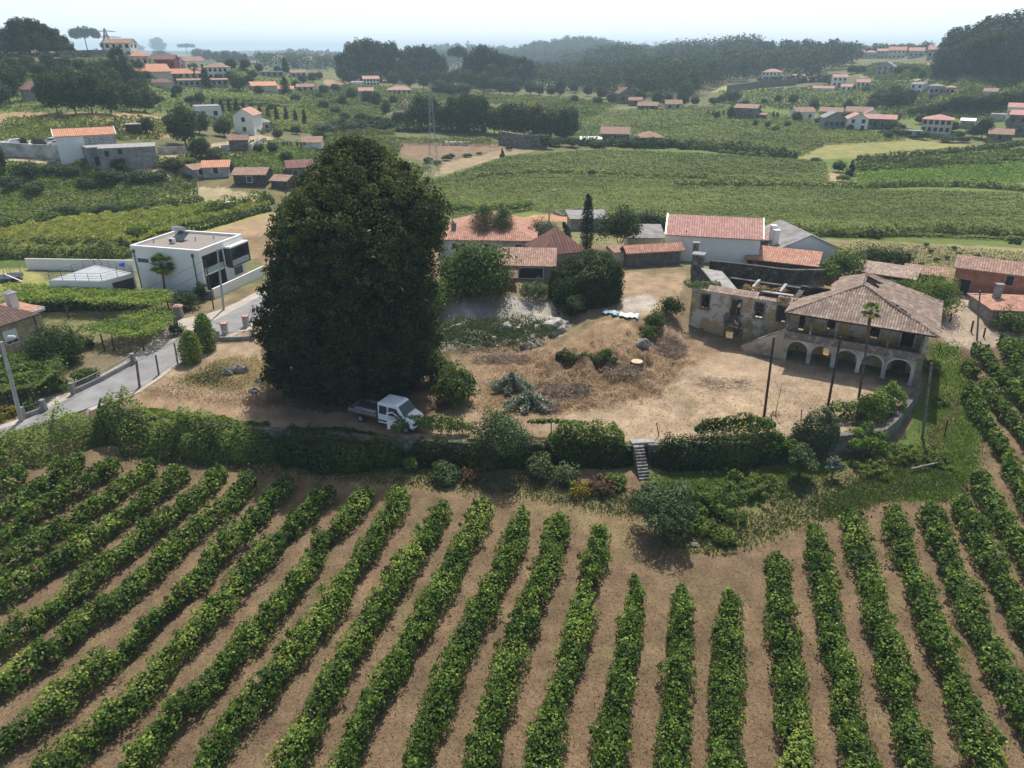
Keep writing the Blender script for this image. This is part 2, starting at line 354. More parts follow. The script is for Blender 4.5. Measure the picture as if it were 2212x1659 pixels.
def m_stone(name, a, b_, mortar, scale=2.2, bump=.6, moss=None):
    m, nt, N, L, bs = nodes(name); tc = N.new('ShaderNodeTexCoord'); vo = N.new('ShaderNodeTexVoronoi'); vo.inputs['Scale'].default_value = scale; L.new(tc.outputs['Object'], vo.inputs['Vector'])
    vd = N.new('ShaderNodeTexVoronoi'); vd.feature = 'DISTANCE_TO_EDGE'; vd.inputs['Scale'].default_value = scale; L.new(tc.outputs['Object'], vd.inputs['Vector'])
    sep = N.new('ShaderNodeSeparateColor'); L.new(vo.outputs['Color'], sep.inputs[0]); r = ramp(N, [(0, a), (1, b_)]); L.new(sep.outputs[0], r.inputs[0])
    e = ramp(N, [(.02, (1,1,1)), (.08, (0,0,0))]); L.new(vd.outputs['Distance'], e.inputs[0]); c = mixc(N, L, e.outputs[0], r.outputs[0], mortar)
    no = noise(N, L, .8, 5, tc.outputs['Object']); rr = ramp(N, [(.4, (.35,.35,.35)), (.65, (1.1,1.1,1.1))]); L.new(no.outputs['Fac'], rr.inputs[0]); c = mixc(N, L, .8, c, rr.outputs[0], 'MULTIPLY')
    if moss:
        n2 = noise(N, L, .5, 4, tc.outputs['Object']); r2 = ramp(N, [(.5, (0,0,0)), (.6, (1,1,1))]); L.new(n2.outputs['Fac'], r2.inputs[0]); c = mixc(N, L, r2.outputs[0], c, moss)
    L.new(c, bs.inputs['Base Color']); bs.inputs['Roughness'].default_value = .9
    b = N.new('ShaderNodeBump'); L.new(vd.outputs['Distance'], b.inputs['Height']); b.inputs['Strength'].default_value = bump; b.inputs['Distance'].default_value = .15; L.new(b.outputs[0], bs.inputs['Normal'])
    MATS[name] = m; return m
def m_block(name, c1_, c2_, mortar, bw=.5, bh=.2, ms=.012, bump=.4):
    m, nt, N, L, bs = nodes(name); uv = N.new('ShaderNodeUVMap'); br = N.new('ShaderNodeTexBrick'); L.new(uv.outputs[0], br.inputs['Vector'])
    br.inputs['Scale'].default_value = 1; br.inputs['Brick Width'].default_value = bw; br.inputs['Row Height'].default_value = bh; br.inputs['Mortar Size'].default_value = ms
    for k, c in (('Color1', c1_), ('Color2', c2_), ('Mortar', mortar)): br.inputs[k].default_value = (*c, 1)
    tc = N.new('ShaderNodeTexCoord'); no = noise(N, L, 1.1, 6, tc.outputs['Object']); rr = ramp(N, [(.35, (.55,.55,.55)), (.65, (1.1,1.1,1.1))]); L.new(no.outputs['Fac'], rr.inputs[0])
    L.new(mixc(N, L, .9, br.outputs['Color'], rr.outputs[0], 'MULTIPLY'), bs.inputs['Base Color']); bs.inputs['Roughness'].default_value = .9
    b = N.new('ShaderNodeBump'); L.new(br.outputs['Fac'], b.inputs['Height']); b.invert = True; b.inputs['Strength'].default_value = bump; b.inputs['Distance'].default_value = .02; L.new(b.outputs[0], bs.inputs['Normal'])
    MATS[name] = m; return m
def m_plaster(name, base, stains, scales=(.35, 1.3, 6), ths=(.5, .55, .6)):
    """lime plaster with layers of stains / patches that have shapes of their own"""
    m, nt, N, L, bs = nodes(name); tc = N.new('ShaderNodeTexCoord'); c = None
    n0 = noise(N, L, 3.5, 6, tc.outputs['Object']); r0 = ramp(N, [(.3, tuple(x * .75 for x in base)), (.7, base)]); L.new(n0.outputs['Fac'], r0.inputs[0]); c = r0.outputs[0]
    for i, st in enumerate(stains):
        mp = N.new('ShaderNodeMapping'); mp.inputs['Location'].default_value = (i * 13.1, i * 7.7, i * 3.3); L.new(tc.outputs['Object'], mp.inputs[0])
        n = noise(N, L, scales[i], 8, mp.outputs[0], .62); r = ramp(N, [(ths[i] - .03, (0,0,0)), (ths[i] + .03, (1,1,1))]); L.new(n.outputs['Fac'], r.inputs[0]); c = mixc(N, L, r.outputs[0], c, st)
    L.new(c, bs.inputs['Base Color']); bs.inputs['Roughness'].default_value = .92
    b = N.new('ShaderNodeBump'); nb = noise(N, L, 9, 6, tc.outputs['Object']); L.new(nb.outputs['Fac'], b.inputs['Height']); b.inputs['Strength'].default_value = .35; b.inputs['Distance'].default_value = .05; L.new(b.outputs[0], bs.inputs['Normal'])
    MATS[name] = m; return m
M = MATS
m_leaf('vine_leaf', (.02,.045,.008), (.09,.16,.022), (.35,.42,.085), .34, .3, .4)
m_leaf('vine_pale', (.05,.1,.02), (.14,.22,.04), (.34,.38,.07), .3, .25, .5)
m_leaf('canopy_leaf', (.07,.1,.022), (.155,.195,.045), (.26,.29,.085), .22, .3, .04)
m_leaf('corn_leaf', (.22,.25,.05), (.38,.4,.11), (.52,.5,.2), .25, .25, .06)
m_leaf('bramble_leaf', (.028,.052,.012), (.085,.135,.028), (.21,.27,.06), .32, .35, .3)
m_leaf('ivy_leaf', (.014,.03,.007), (.042,.075,.016), (.12,.17,.035), .28, .3, .35)
m_leaf('linden_leaf', (.010,.02,.006), (.032,.05,.014), (.155,.165,.05), .18, .22, .4, .8)
m_leaf('tree_leaf', (.016,.032,.009), (.048,.08,.021), (.12,.155,.042), .2, .25, .3)
m_leaf('pale_tree_leaf', (.03,.055,.02), (.07,.11,.035), (.14,.18,.06), .2, .2, .3)
m_leaf('olive_leaf', (.05,.065,.04), (.11,.13,.08), (.2,.22,.14), .15, .2, .5)
m_leaf('willow_leaf', (.035,.06,.027), (.095,.14,.055), (.2,.25,.11), .2, .2, .5)
m_leaf('conifer_leaf', (.01,.02,.01), (.022,.04,.018), (.05,.075,.03), .1, .2, .3)
m_leaf('eucalypt_leaf', (.014,.026,.012), (.042,.066,.028), (.1,.13,.055), .15, .3, .08)
m_leaf('palm_leaf', (.03,.06,.012), (.08,.14,.025), (.2,.27,.05), .2, .1, .5)
m_leaf('dry_palm_leaf', (.14,.08,.02), (.3,.2,.05), (.5,.36,.1), .2, .1, .5)
m_leaf('field_grass', (.1,.17,.02), (.16,.25,.03), (.25,.34,.06), .25, .2, .1)
m_leaf('grass_blade', (.05,.085,.015), (.1,.16,.03), (.19,.26,.06), .3, .3, .5)
m_leaf('dry_grass', (.17,.1,.05), (.32,.21,.11), (.5,.37,.21), .15, .3, .5, .8)
m_leaf('weed_leaf', (.05,.075,.03), (.1,.14,.055), (.2,.25,.11), .2, .3, .4)
m_leaf('red_leaf', (.1,.06,.035), (.17,.105,.055), (.27,.19,.09), .2, .3, .4)
m_leaf('yellow_leaf', (.2,.16,.02), (.36,.3,.04), (.6,.5,.07), .3, .2, .4)
m_leaf('silver_leaf', (.06,.09,.05), (.2,.25,.17), (.55,.58,.5), .15, .3, .6, .5)
m_leaf('flower_petal', (.1,.13,.02), (.3,.22,.03), (.62,.34,.05), .2, .2, .4)
m_plain('bark', (.11,.085,.06), .95, .3, 4, .5, bscale=14)
m_plain('grey_wood', (.2,.175,.15), .9, .25, 3, .3)
m_plain('dark_wood', (.05,.035,.028), .85, .3, 3, .2)
m_plain('white_wall', (.82,.81,.77), .75, .04, .5, .08)
m_plain('cream_wall', (.62,.57,.46), .85, .08, .6, .1)
m_plain('grey_wall', (.3,.29,.27), .9, .2, 1.0, .2)
m_plain('dirty_white_wall', (.5,.49,.46), .9, .3, .5, .2)
m_plain('red_wall', (.25,.055,.04), .85, .1, .6)
m_plain('concrete', (.36,.345,.32), .9, .2, 1.2, .25)
m_plain('pole_concrete', (.42,.41,.39), .85, .12, 1.5, .15)
m_plain('dark_trim', (.05,.06,.07), .5, .1, 2)
m_plain('dark_gap', (.012,.012,.014), .7, .2, 2)  # near-black panels over solid walls stand for the shade inside openings
m_plain('glass', (.04,.055,.06), .08, .1, 1)
m_plain('rail_glass', (.28,.4,.38), .15, .1, 1)
m_plain('metal', (.5,.51,.52), .4, .1, 2, metal=.8)
m_plain('galvanised', (.34,.35,.36), .6, .1, 2, metal=.3)
m_plain('gravel', (.36,.31,.27), .95, .3, 12, .5, bscale=40)
m_plain('deck_grey', (.4,.42,.43), .8, .08, 1)
m_plain('white_paint', (.72,.74,.76), .3, .03, 1)
m_plain('white_plastic', (.75,.76,.76), .5, .04, 1)
m_plain('blue_sheet', (.34,.5,.58), .5, .15, 2, .4, bscale=5)
m_plain('white_sheet', (.72,.73,.74), .5, .12, 2, .4, bscale=5)
m_plain('rubber', (.02,.02,.02), .8, .1, 3)
m_plain('black_plastic', (.025,.028,.035), .5, .1, 3)
m_plain('blue_plastic', (.02,.06,.45), .4, .05, 3)
m_plain('red_plastic', (.5,.04,.03), .5, .1, 3)
m_plain('rock', (.3,.28,.25), .95, .35, 2.5, .8, bscale=6)
m_plain('chalk', (.5,.46,.4), .97, .3, 1.5, .9, bscale=5)
m_plain('fibre_cement', (.3,.28,.265), .9, .2, .8, .1)
m_plain('rust_roof', (.2,.095,.065), .85, .3, 1.2, .1)
m_plain('cut_wood', (.62,.46,.27), .8, .1, 4)
m_plain('dead_twig', (.33,.25,.18), .9, .3, 3)
m_plain('asphalt', (.27,.262,.255), .9, .14, .5, .2, bscale=60)
m_plain('sand_verge', (.47,.41,.34), .95, .12, .8, .2, bscale=30)
m_plain('white_line', (.7,.7,.68), .8, .1, 2)
m_tile('tile_orange', (.38,.17,.11), (.48,.235,.155), (.58,.33,.23), .3, .42, dirtamt=.2)
m_tile('tile_old', (.27,.15,.105), (.37,.215,.15), (.47,.3,.21), .3, .42, dirtamt=.45)
m_tile('tile_rosy', (.46,.23,.18), (.54,.28,.225), (.62,.36,.3), .34, .45, dirtamt=.1)
m_tile('tile_bright', (.52,.22,.12), (.6,.27,.15), (.66,.33,.2), .4, .5, dirtamt=.08)
m_tile('tile_brown', (.09,.05,.04), (.12,.07,.055), (.16,.09,.07), .34, .4, dirtamt=.1)
m_tile('tile_dark_red', (.16,.07,.055), (.2,.085,.065), (.25,.11,.08), .5, 1.4, dirtamt=.25)
m_tile('tile_ruin', (.27,.185,.135), (.36,.255,.19), (.5,.38,.3), .26, .42, dirt=(.17,.12,.1), dirtamt=.5, bump=.25)
m_stone('dark_stone', (.07,.06,.05), (.17,.15,.125), (.04,.035,.03), 1.8)
m_stone('grey_stone', (.16,.15,.135), (.32,.3,.27), (.1,.09,.08), 1.6)
m_stone('pale_stone', (.17,.155,.13), (.3,.27,.235), (.12,.11,.09), 3.6, .4)
m_stone('mossy_stone', (.14,.125,.1), (.3,.27,.23), (.09,.08,.06), 1.9, moss=(.06,.08,.03))
m_block('grey_block', (.25,.24,.23), (.33,.32,.3), (.2,.19,.18))
m_block('granite_block', (.2,.19,.18), (.3,.29,.27), (.66,.65,.62), .8, .35, .06)
m_block('red_brick', (.4,.12,.06), (.5,.17,.09), (.33,.25,.2), .3, .2, .02)
m_block('slat_wall', (.34,.31,.28), (.26,.23,.21), (.06,.05,.045), 3.0, .12, .03)
m_block('yellow_tile_wall', (.5,.42,.28), (.45,.37,.24), (.32,.26,.17), .3, .3, .03)
m_plaster('ruin_plaster', (.4,.29,.15), [(.47,.44,.38), (.3,.27,.22), (.22,.18,.13)], (.45, 1.1, .8), (.5, .57, .6))
m_plaster('gallery_plaster', (.44,.35,.27), [(.48,.42,.35), (.24,.21,.18), (.38,.27,.2)], (.5, .7, 1.3), (.53, .56, .6))
m_plaster('ochre_plaster', (.45,.29,.1), [(.42,.37,.3), (.2,.16,.11)], (.6, 1.2), (.55, .6))
m_plaster('wood_slats_plaster', (.21,.17,.14), [(.3,.27,.24), (.1,.08,.07)], (1.5, 3), (.55, .6))
m_plaster('chalk_cliff', (.42,.38,.33), [(.2,.14,.09), (.1,.09,.05)], (.5, .9), (.53, .57))

# ------------------------------------------------------------------ ground sheet, coloured by what covers it
def S(*pts): return np.array(pts, float)
SOIL = (.36,.235,.15); DIRT = (.46,.37,.265); DRYG = (.36,.25,.145); GRASS = (.13,.165,.045); BRIGHT = (.2,.27,.06); MULCH = (.3,.185,.12)
ZONES = [
 (S((-900,2000),(3100,2000),(3100,760),(2212,760),(2090,740),(2020,830),(1990,950),(1700,1020),(1380,1030),(1000,1010),(230,960),(-900,1000)), (.255,.18,.112), 0, 130, 0),
 (S((560,1000),(1000,1010),(1300,1060),(1390,1130),(1400,1220),(1200,1120),(900,1060),(700,1030)), (.28,.215,.115), 0, 90, 12),
 (S((1400,1040),(1700,1010),(1900,980),(2000,980),(2080,900),(2100,980),(2060,1060),(1950,1080),(1800,1110),(1700,1160),(1560,1200),(1450,1200)), (.27,.225,.1), 0, 90, 14),
 (S((1860,1040),(2000,960),(2075,820),(2055,740),(2015,740),(1990,850),(1960,940),(1900,985),(1700,1010),(1400,1020),(1400,1050),(1500,1100),(1640,1100),(1700,1040),(1850,1010)), (.1,.14,.035), 0, 90, 8),
 (S((2010,745),(2060,740),(2120,900),(2110,1020),(2040,1080),(1950,1080),(2040,960),(2070,880)), (.12,.165,.04), 0, 90, 8),
 (S((200,960),(700,985),(870,1000),(840,1060),(560,1020),(300,990)), (.3,.23,.12), 0, 90, 8),
 (S((235,880),(400,905),(1000,950),(1390,960),(1700,950),(1905,925),(1980,840),(1700,780),(1560,752),(1480,712),(1300,690),(1200,760),(1000,780),(900,720),(560,700),(300,830)), (.4,.285,.18), 0, 100, 4),
 (S((1150,930),(1420,955),(1700,945),(1880,925),(1960,850),(1720,790),(1560,752),(1500,790),(1380,850),(1200,890)), (.5,.375,.255), 0, 100, 10),
 (S((340,760),(520,720),(600,760),(620,860),(450,860),(300,835)), (.47,.35,.235), 0, 100, 6),
 (S((380,820),(470,780),(560,770),(590,830),(480,850)), (.3,.24,.12), 0, 100, 8),
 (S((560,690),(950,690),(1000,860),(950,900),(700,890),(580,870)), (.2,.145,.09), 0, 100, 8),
 (S((1000,760),(1190,740),(1240,760),(1340,740),(1440,720),(1500,760),(1440,850),(1300,880),(1180,900),(1080,860)), (.37,.255,.165), 0, 100, 10),
 (S((1190,740),(1280,720),(1400,695),(1440,720),(1340,745),(1300,770)), (.36,.25,.15), 0, 100, 4),
 (S((945,640),(1220,640),(1230,690),(1215,725),(950,760)), (.4,.37,.33), 0, 100, 4),
 (S((1340,590),(1480,590),(1470,640),(1440,690),(1330,690),(1345,640)), (.47,.34,.22), 0, 110, 5),
 (S((1345,645),(1400,635),(1420,665),(1350,680)), (.42,.37,.32), 0, 110, 5),
 (S((-100,760),(160,760),(300,700),(400,690),(380,720),(200,850),(-200,980)), (.26,.22,.13), 0, 110, 4),
 (S((60,870),(120,850),(170,850),(100,880),(50,905)), (.5,.46,.42), 0, 110, 2),
 (S((-500,1000),(-500,500),(560,500),(600,600),(460,650),(300,700)), (.17,.17,.075), 75, 130, 3),
 (S((-100,640),(-100,570),(60,575),(110,610),(80,640)), (.29,.27,.1), 75, 130, 3),
 (S((2020,720),(2060,660),(2040,620),(2100,640),(2212,620),(2400,640),(2300,720),(2180,740),(2110,760),(2050,745)), (.54,.43,.32), 60, 120, 5),
 (S((1900,600),(2500,640),(2500,545),(1800,515),(1640,520)), (.3,.26,.13), 95, 190, 3),
 (S((930,500),(1300,530),(1600,600),(1800,620),(1800,545),(1640,530),(1400,515),(950,470)), (.2,.2,.09), 95, 140, 3),
 (S((1100,475),(1120,452),(1250,445),(1240,480)), (.42,.24,.14), 110, 180, 2),
 # valley left
 (S((-500,600),(-500,510),(0,492),(200,464),(440,438),(580,436),(590,520),(280,540)), (.3,.31,.08), 105, 190, 3),
 (S((-500,520),(-500,495),(0,505),(100,540),(280,540),(270,575),(-500,590)), (.09,.13,.035), 95, 160, 3),
 (S((380,520),(600,455),(620,500),(600,580),(540,560),(480,500)), (.35,.25,.15), 110, 160, 2),
 (S((-500,440),(-500,340),(340,340),(420,372),(620,385),(700,420),(560,440)), (.2,.17,.085), 130, 190, 6),
 (S((320,430),(460,400),(560,420),(560,440)), (.42,.35,.22), 130, 190, 12),
 (S((-100,328),(100,345),(330,365),(420,385),(400,392),(300,380),(150,352),(-100,345)), (.5,.4,.28), 130, 200, 2),
 (S((340,330),(620,385),(700,380),(700,310),(560,300),(430,320)), (.15,.165,.06), 150, 260, 6),
 (S((340,340),(420,328),(430,318),(560,290),(600,300),(560,330),(450,345)), (.43,.33,.23), 150, 260, 3),
 (S((-200,330),(0,325),(150,320),(150,300),(-200,300)), (.45,.42,.38), 150, 230, 1),
 (S((-200,300),(340,300),(420,290),(380,245),(150,232),(100,215),(-200,250)), (.34,.235,.13), 170, 260, 6),
 (S((0,290),(150,290),(250,285),(250,275),(0,272)), (.12,.1,.06), 170, 240, 4),
 (S((-500,240),(700,245),(760,180),(600,140),(0,100),(-500,100)), (.13,.145,.055), 210, 1000, 8),
 (S((440,205),(760,208),(830,236),(600,228),(440,222)), (.2,.24,.06), 210, 500, 2),
 (S((455,228),(830,238),(830,262),(700,272),(540,245)), (.15,.19,.05), 210, 400, 2),
 (S((700,262),(1050,262),(1250,262),(1250,300),(1000,290),(700,282)), (.13,.16,.05), 210, 400, 3),
 (S((870,308),(1100,312),(1120,322),(1000,334),(960,352),(900,345),(860,330)), (.25,.175,.115), 200, 330, 3),
 (S((935,385),(960,350),(1080,325),(1180,318),(1130,332),(1000,365)), (.33,.25,.16), 180, 320, 5),
 (S((700,185),(760,180),(760,172),(700,172)), (.35,.24,.15), 300, 900, 2),
 # valley right
 (S((840,500),(870,400),(950,380),(1100,335),(1300,320),(2400,320),(2400,545),(1640,510),(1400,480),(1200,460)), (.15,.19,.055), 130, 400, 3),
 (S((1240,235),(1560,225),(1560,300),(1250,292)), (.2,.22,.12), 250, 460, 3),
 (S((1560,225),(2400,225),(2400,300),(1560,300)), (.15,.18,.06), 230, 460, 3),
 (S((1780,285),(1960,300),(2130,318),(2060,325),(1890,340),(1700,345),(1720,330),(1780,310),(1700,290)), (.27,.26,.1), 200, 400, 3),
 (S((1850,345),(2212,318),(2500,310),(2500,345),(2212,345),(1850,368)), (.15,.15,.07), 180, 330, 1),
 (S((1848,372),(2212,345),(2500,340),(2500,395),(2212,388),(1860,400)), (.19,.28,.04), 170, 330, 1),
 (S((1780,400),(1790,375),(1820,370),(1830,400)), (.4,.3,.19), 170, 300, 2),
 (S((1560,196),(1700,183),(1890,196),(1900,225),(1560,225)), (.17,.19,.08), 300, 900, 3),
 (S((1880,175),(2010,175),(2212,170),(2500,170),(2500,215),(1960,215)), (.17,.2,.08), 300, 700, 3),
 (S((1860,155),(1960,140),(2010,138),(2060,145),(2020,162),(1980,175),(1960,165),(1900,165)), (.45,.37,.28), 400, 950, 3),
 (S((1840,150),(1900,140),(1960,135),(1900,160),(1860,170)), (.24,.25,.12), 400, 950, 3),
 (S((1535,200),(1565,185),(1610,183),(1570,197)), (.33,.33,.12), 400, 700, 1),
]
gx, gy, gz = GX.ravel(), GY.ravel(), GZ.ravel(); gdist = np.hypot(gx, gy)
jx = (vnoise(gx, gy, .5, 5) - .5); jy = (vnoise(gx, gy, .5, 9) - .5)
ppx, ppy = GPX.ravel(), GPY.ravel()
gcol = np.empty((len(gx), 3)); gcol[:] = (.16,.155,.075); gcol[gdist < 112] = (.29,.225,.135)
gcol[gdist > 1000] = (.08,.1,.06)
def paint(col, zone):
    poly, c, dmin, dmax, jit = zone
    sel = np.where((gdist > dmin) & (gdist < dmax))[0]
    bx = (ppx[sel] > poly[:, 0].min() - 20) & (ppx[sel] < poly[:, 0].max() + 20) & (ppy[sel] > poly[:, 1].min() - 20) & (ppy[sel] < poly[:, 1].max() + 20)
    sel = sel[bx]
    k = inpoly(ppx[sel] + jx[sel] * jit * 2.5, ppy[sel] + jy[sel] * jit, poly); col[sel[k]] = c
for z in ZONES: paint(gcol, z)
# patchy dry grass / bare soil in the vineyard and yards
near = gdist < 130
pn = vnoise(gx, gy, .22, 21) * .6 + vnoise(gx, gy, .9, 22) * .4
k = near & (pn > .6); f = np.clip((pn[k] - .6) * 4, 0, 1)[:, None]; gcol[k] = gcol[k] * (1 - f * .5) + np.array((.27,.23,.11)) * f * .5
gcol[near & (gcol[:, 0] > gcol[:, 1] * 1.15)] *= .76
pf = vnoise(gx, gy, .02, 31) * .5 + vnoise(gx, gy, .07, 32) * .5
gcol *= (0.8 + .4 * np.where(near, vnoise(gx, gy, 1.1, 6), pf))[:, None]
idx = np.arange(NA * ND).reshape(NA, ND)
F = np.stack([idx[:-1, :-1].ravel(), idx[:-1, 1:].ravel(), idx[1:, 1:].ravel(), idx[1:, :-1].ravel()], 1)
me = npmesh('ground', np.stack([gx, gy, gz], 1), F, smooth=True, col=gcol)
def m_ground():
    m, nt, N, L, bs = nodes('ground'); a = N.new('ShaderNodeVertexColor'); a.layer_name = 'Col'; g = N.new('ShaderNodeNewGeometry')
    n1 = noise(N, L, 4.2, 9, g.outputs['Position'], .8); r1 = ramp(N, [(.3, (.42,.4,.37)), (.5, (1,1,1)), (.7, (1.5,1.48,1.44))]); L.new(n1.outputs['Fac'], r1.inputs[0])
    c = mixc(N, L, .8, a.outputs['Color'], r1.outputs[0], 'MULTIPLY')
    n2 = noise(N, L, .35, 7, g.outputs['Position'], .6); r2 = ramp(N, [(.35, (.8,.8,.8)), (.65, (1.18,1.16,1.12))]); L.new(n2.outputs['Fac'], r2.inputs[0]); c = mixc(N, L, .9, c, r2.outputs[0], 'MULTIPLY')
    L.new(c, bs.inputs['Base Color']); bs.inputs['Roughness'].default_value = .97; bs.inputs['Specular IOR Level'].default_value = .1
    b = N.new('ShaderNodeBump'); L.new(n1.outputs['Fac'], b.inputs['Height']); b.inputs['Strength'].default_value = .8; b.inputs['Distance'].default_value = .12; L.new(b.outputs[0], bs.inputs['Normal']); return m
tag(link('ground', me, m_ground()), kind='structure')

# ------------------------------------------------------------------ foliage generators
def unit(a): return a / np.maximum(np.linalg.norm(a, axis=1, keepdims=True), 1e-6)
def leafmesh(name, Pn, Nn, size, v, aspect=.75):
    Pn = np.asarray(Pn); n = len(Pn); Nn = unit(np.asarray(Nn)); size = np.broadcast_to(np.asarray(size, float), (n,))[:, None]
    t = unit(np.cross(Nn, rng.normal(size=(n, 3)))); b = np.cross(Nn, t)
    k = rng.uniform(.75, 1.25, (n, 1)); w = aspect * rng.uniform(.8, 1.2, (n, 1)); s = size * k
    V = np.stack([Pn - t * s, Pn - b * s * w + t * s * .15 - Nn * s * .25, Pn + t * s, Pn + b * s * w - t * s * .1 - Nn * s * .25], 1).reshape(-1, 3)
    return npmesh(name, V, np.arange(4 * n).reshape(n, 4), attr=np.clip(np.broadcast_to(v, (n,)), 0, 1))
def clumps(C, Rr, per, size, up=.5, rnd=.8, inner=.7, vbase=None, vspread=.22, squash=1.0, centre=None):
    """leaves on and in ellipsoid clumps; C (n,3), Rr radii"""
    C = np.asarray(C, float); n = len(C); Rr = np.broadcast_to(np.asarray(Rr, float), (n,)); ii = np.repeat(np.arange(n), per)
    d = unit(rng.normal(size=(len(ii), 3))); rr = Rr[ii] * rng.uniform(inner, 1.08, len(ii)); off = d * rr[:, None]; off[:, 2] *= squash
    p = C[ii] + off; nn = d.copy(); nn[:, 2] += up
    if centre is not None: nn = nn + unit(p - np.asarray(centre)) * .6
    nn = unit(nn) + rng.normal(size=nn.shape) * rnd * .6
    vb = rng.uniform(.3, .7, n) if vbase is None else vbase
    v = vb[ii] + rng.normal(size=len(ii)) * vspread
    return p, nn, np.broadcast_to(np.asarray(size, float), (n,))[ii] if np.ndim(size) else np.full(len(ii), size), v
class Leaves:
    def __init__(s): s.a = []
    def add(s, t): s.a.append(t); return s
    def build(s, name, mat, parent=None):
        Pn = np.concatenate([t[0] for t in s.a]); Nn = np.concatenate([t[1] for t in s.a]); sz = np.concatenate([t[2] for t in s.a]); v = np.concatenate([t[3] for t in s.a])
        return link(name, leafmesh(name, Pn, Nn, sz, v), mat, parent)
def local(p, o): return np.asarray(p) - np.asarray(o)
def resample(pts, step):
    pts = np.asarray(pts, float); seg = np.linalg.norm(np.diff(pts, axis=0), axis=1); cum = np.concatenate([[0], np.cumsum(seg)])
    n = max(2, int(cum[-1] / step) + 1); s = np.linspace(0, cum[-1], n)
    return np.stack([np.interp(s, cum, pts[:, i]) for i in range(pts.shape[1])], 1), s

# ------------------------------------------------------------------ road and paths
def strip(name, Lp, Rp, mat, lift, kind='structure', n=60, m=8):
    Lw = resample([G(*p) for p in Lp], .5)[0]; Rw = resample([G(*p) for p in Rp], .5)[0]
    t = np.linspace(0, 1, n)
    f = lambda A: np.stack([np.interp(t, np.linspace(0, 1, len(A)), A[:, i]) for i in range(2)], 1)
    A, B_ = f(Lw), f(Rw); s = np.linspace(0, 1, m)[None, :, None]
    XY = A[:, None] * (1 - s) + B_[:, None] * s; X, Y = XY[..., 0].ravel(), XY[..., 1].ravel()
    Z = zat(X, Y) + lift; id_ = np.arange(n * m).reshape(n, m)
    F = np.stack([id_[:-1, :-1].ravel(), id_[:-1, 1:].ravel(), id_[1:, 1:].ravel(), id_[1:, :-1].ravel()], 1)
    uv = np.stack([X, Y], 1)[F.ravel()]
    return tag(link(name, npmesh(name, np.stack([X, Y, Z], 1), F, uv=uv, smooth=True), mat), kind=kind)
strip('road_verge', [(-200,975),(30,911),(95,876),(160,846),(275,778),(330,735),(390,690),(470,672),(555,632),(610,600)],
      [(-120,1020),(75,935),(195,890),(300,850),(392,785),(480,738),(540,712),(610,665),(650,640)], M['sand_verge'], .05, n=110, m=14)
strip('road', [(-200,985),(49,915),(99,885),(170,852),(282,780),(384,732),(470,690),(557,644),(600,618)],
      [(-160,1005),(70,928),(190,884),(298,843),(384,782),(474,735),(530,705),(600,660)], M['asphalt'], .09, n=110, m=14)
# ------------------------------------------------------------------ walls following a line on the ground
def wall_line(name, label, pts, top, thick, mat, cat='wall', below=1.0, cap=None, parent=None, group=None, ztop=None, step=1.5):
    """pts world xyz; top = height above each ground point, or ztop absolute"""
    q, s = resample(np.asarray(pts, float)[:, :3], step); o = q[0].copy(); mb = MB(); d = np.gradient(q[:, :2], axis=0); d = d / np.linalg.norm(d, axis=1, keepdims=True)
    nrm = np.stack([-d[:, 1], d[:, 0]], 1) * thick / 2; zt = (q[:, 2] + top) if ztop is None else np.interp(s, np.linspace(0, s[-1], len(ztop)), ztop)
    n = len(q); v = []
    for i in range(n):
        a = q[i, :2] + nrm[i] - o[:2]; b = q[i, :2] - nrm[i] - o[:2]; z0 = q[i, 2] - below - o[2]; z1 = zt[i] - o[2]
        v += [(a[0], a[1], z0), (b[0], b[1], z0), (b[0], b[1], z1), (a[0], a[1], z1)]
    mb.v = [tuple(map(float, p)) for p in v]
    for i in range(n - 1):
        k = 4 * i; mb.f += [(k, k + 3, k + 7, k + 4), (k + 1, k + 5, k + 6, k + 2), (k + 3, k + 2, k + 6, k + 7), (k, k + 4, k + 5, k + 1)]
    mb.f += [(0, 1, 2, 3), (4 * n - 4, 4 * n - 1, 4 * n - 2, 4 * n - 3)]
    ob = mb.build(name, mat, parent)
    if parent is None: ob.location = o; tag(ob, label, cat, group)
    return ob
zA = lambda x, y: rbf_eval(mA, np.arctan2(np.atleast_1d(x), np.atleast_1d(y)), np.log(np.hypot(np.atleast_1d(x), np.atleast_1d(y))))
def terr(pts2, ztop, **k): return [np.array((p[0], p[1], ztop - 3.0)) for p in pts2]
e = np.array([[p[0], p[1], 0] for p in _edge])
def tw(i0, i1, name, label, mat, extra=-.02):
    pts = e[i0:i1].copy(); pts[:, 2] = 0
    zt = zA(pts[:, 0], pts[:, 1]) + extra
    return wall_line(name, label, pts, 0, .6, mat, below=1.5, ztop=zt, step=.8)
tw(4, 12, 'retaining_wall', 'long overgrown stone terrace wall between the truck yard and the vineyard', M['mossy_stone'])
tw(12, 19, 'retaining_wall', 'pale stone terrace wall right of the garden steps turning the corner towards the ruin', M['pale_stone'], .15)
# steps down from the yard to the vineyard
st = P(1379, 962, 2.8); dn = np.array((.12, -1, 0)); dn = dn / np.linalg.norm(dn); sd_ = np.array((dn[1], -dn[0], 0)); mb = MB()
def stf(u, w, z): p = dn * w + sd_ * u; return (p[0], p[1], z)
for i in range(11): mb.box(-.45 + .04 * math.sin(i * 3), .45, i * .22 - .1, i * .22 + .2, -.175 * (i + 1) - .75, -.175 * (i + 1) + .02, stf)
tag(mb.build('garden_steps', M['grey_stone']), 'worn stone steps running from the yard down to the vineyard grass', 'steps').location = st + np.array((0, 0, .12))
mb = MB(); mb.box(-1.5, .5, -.9, -.2, -.3, .12, stf); tag(mb.build('stone_slab', M['concrete']), 'flat stone slab at the head of the garden steps', 'slab').location = st

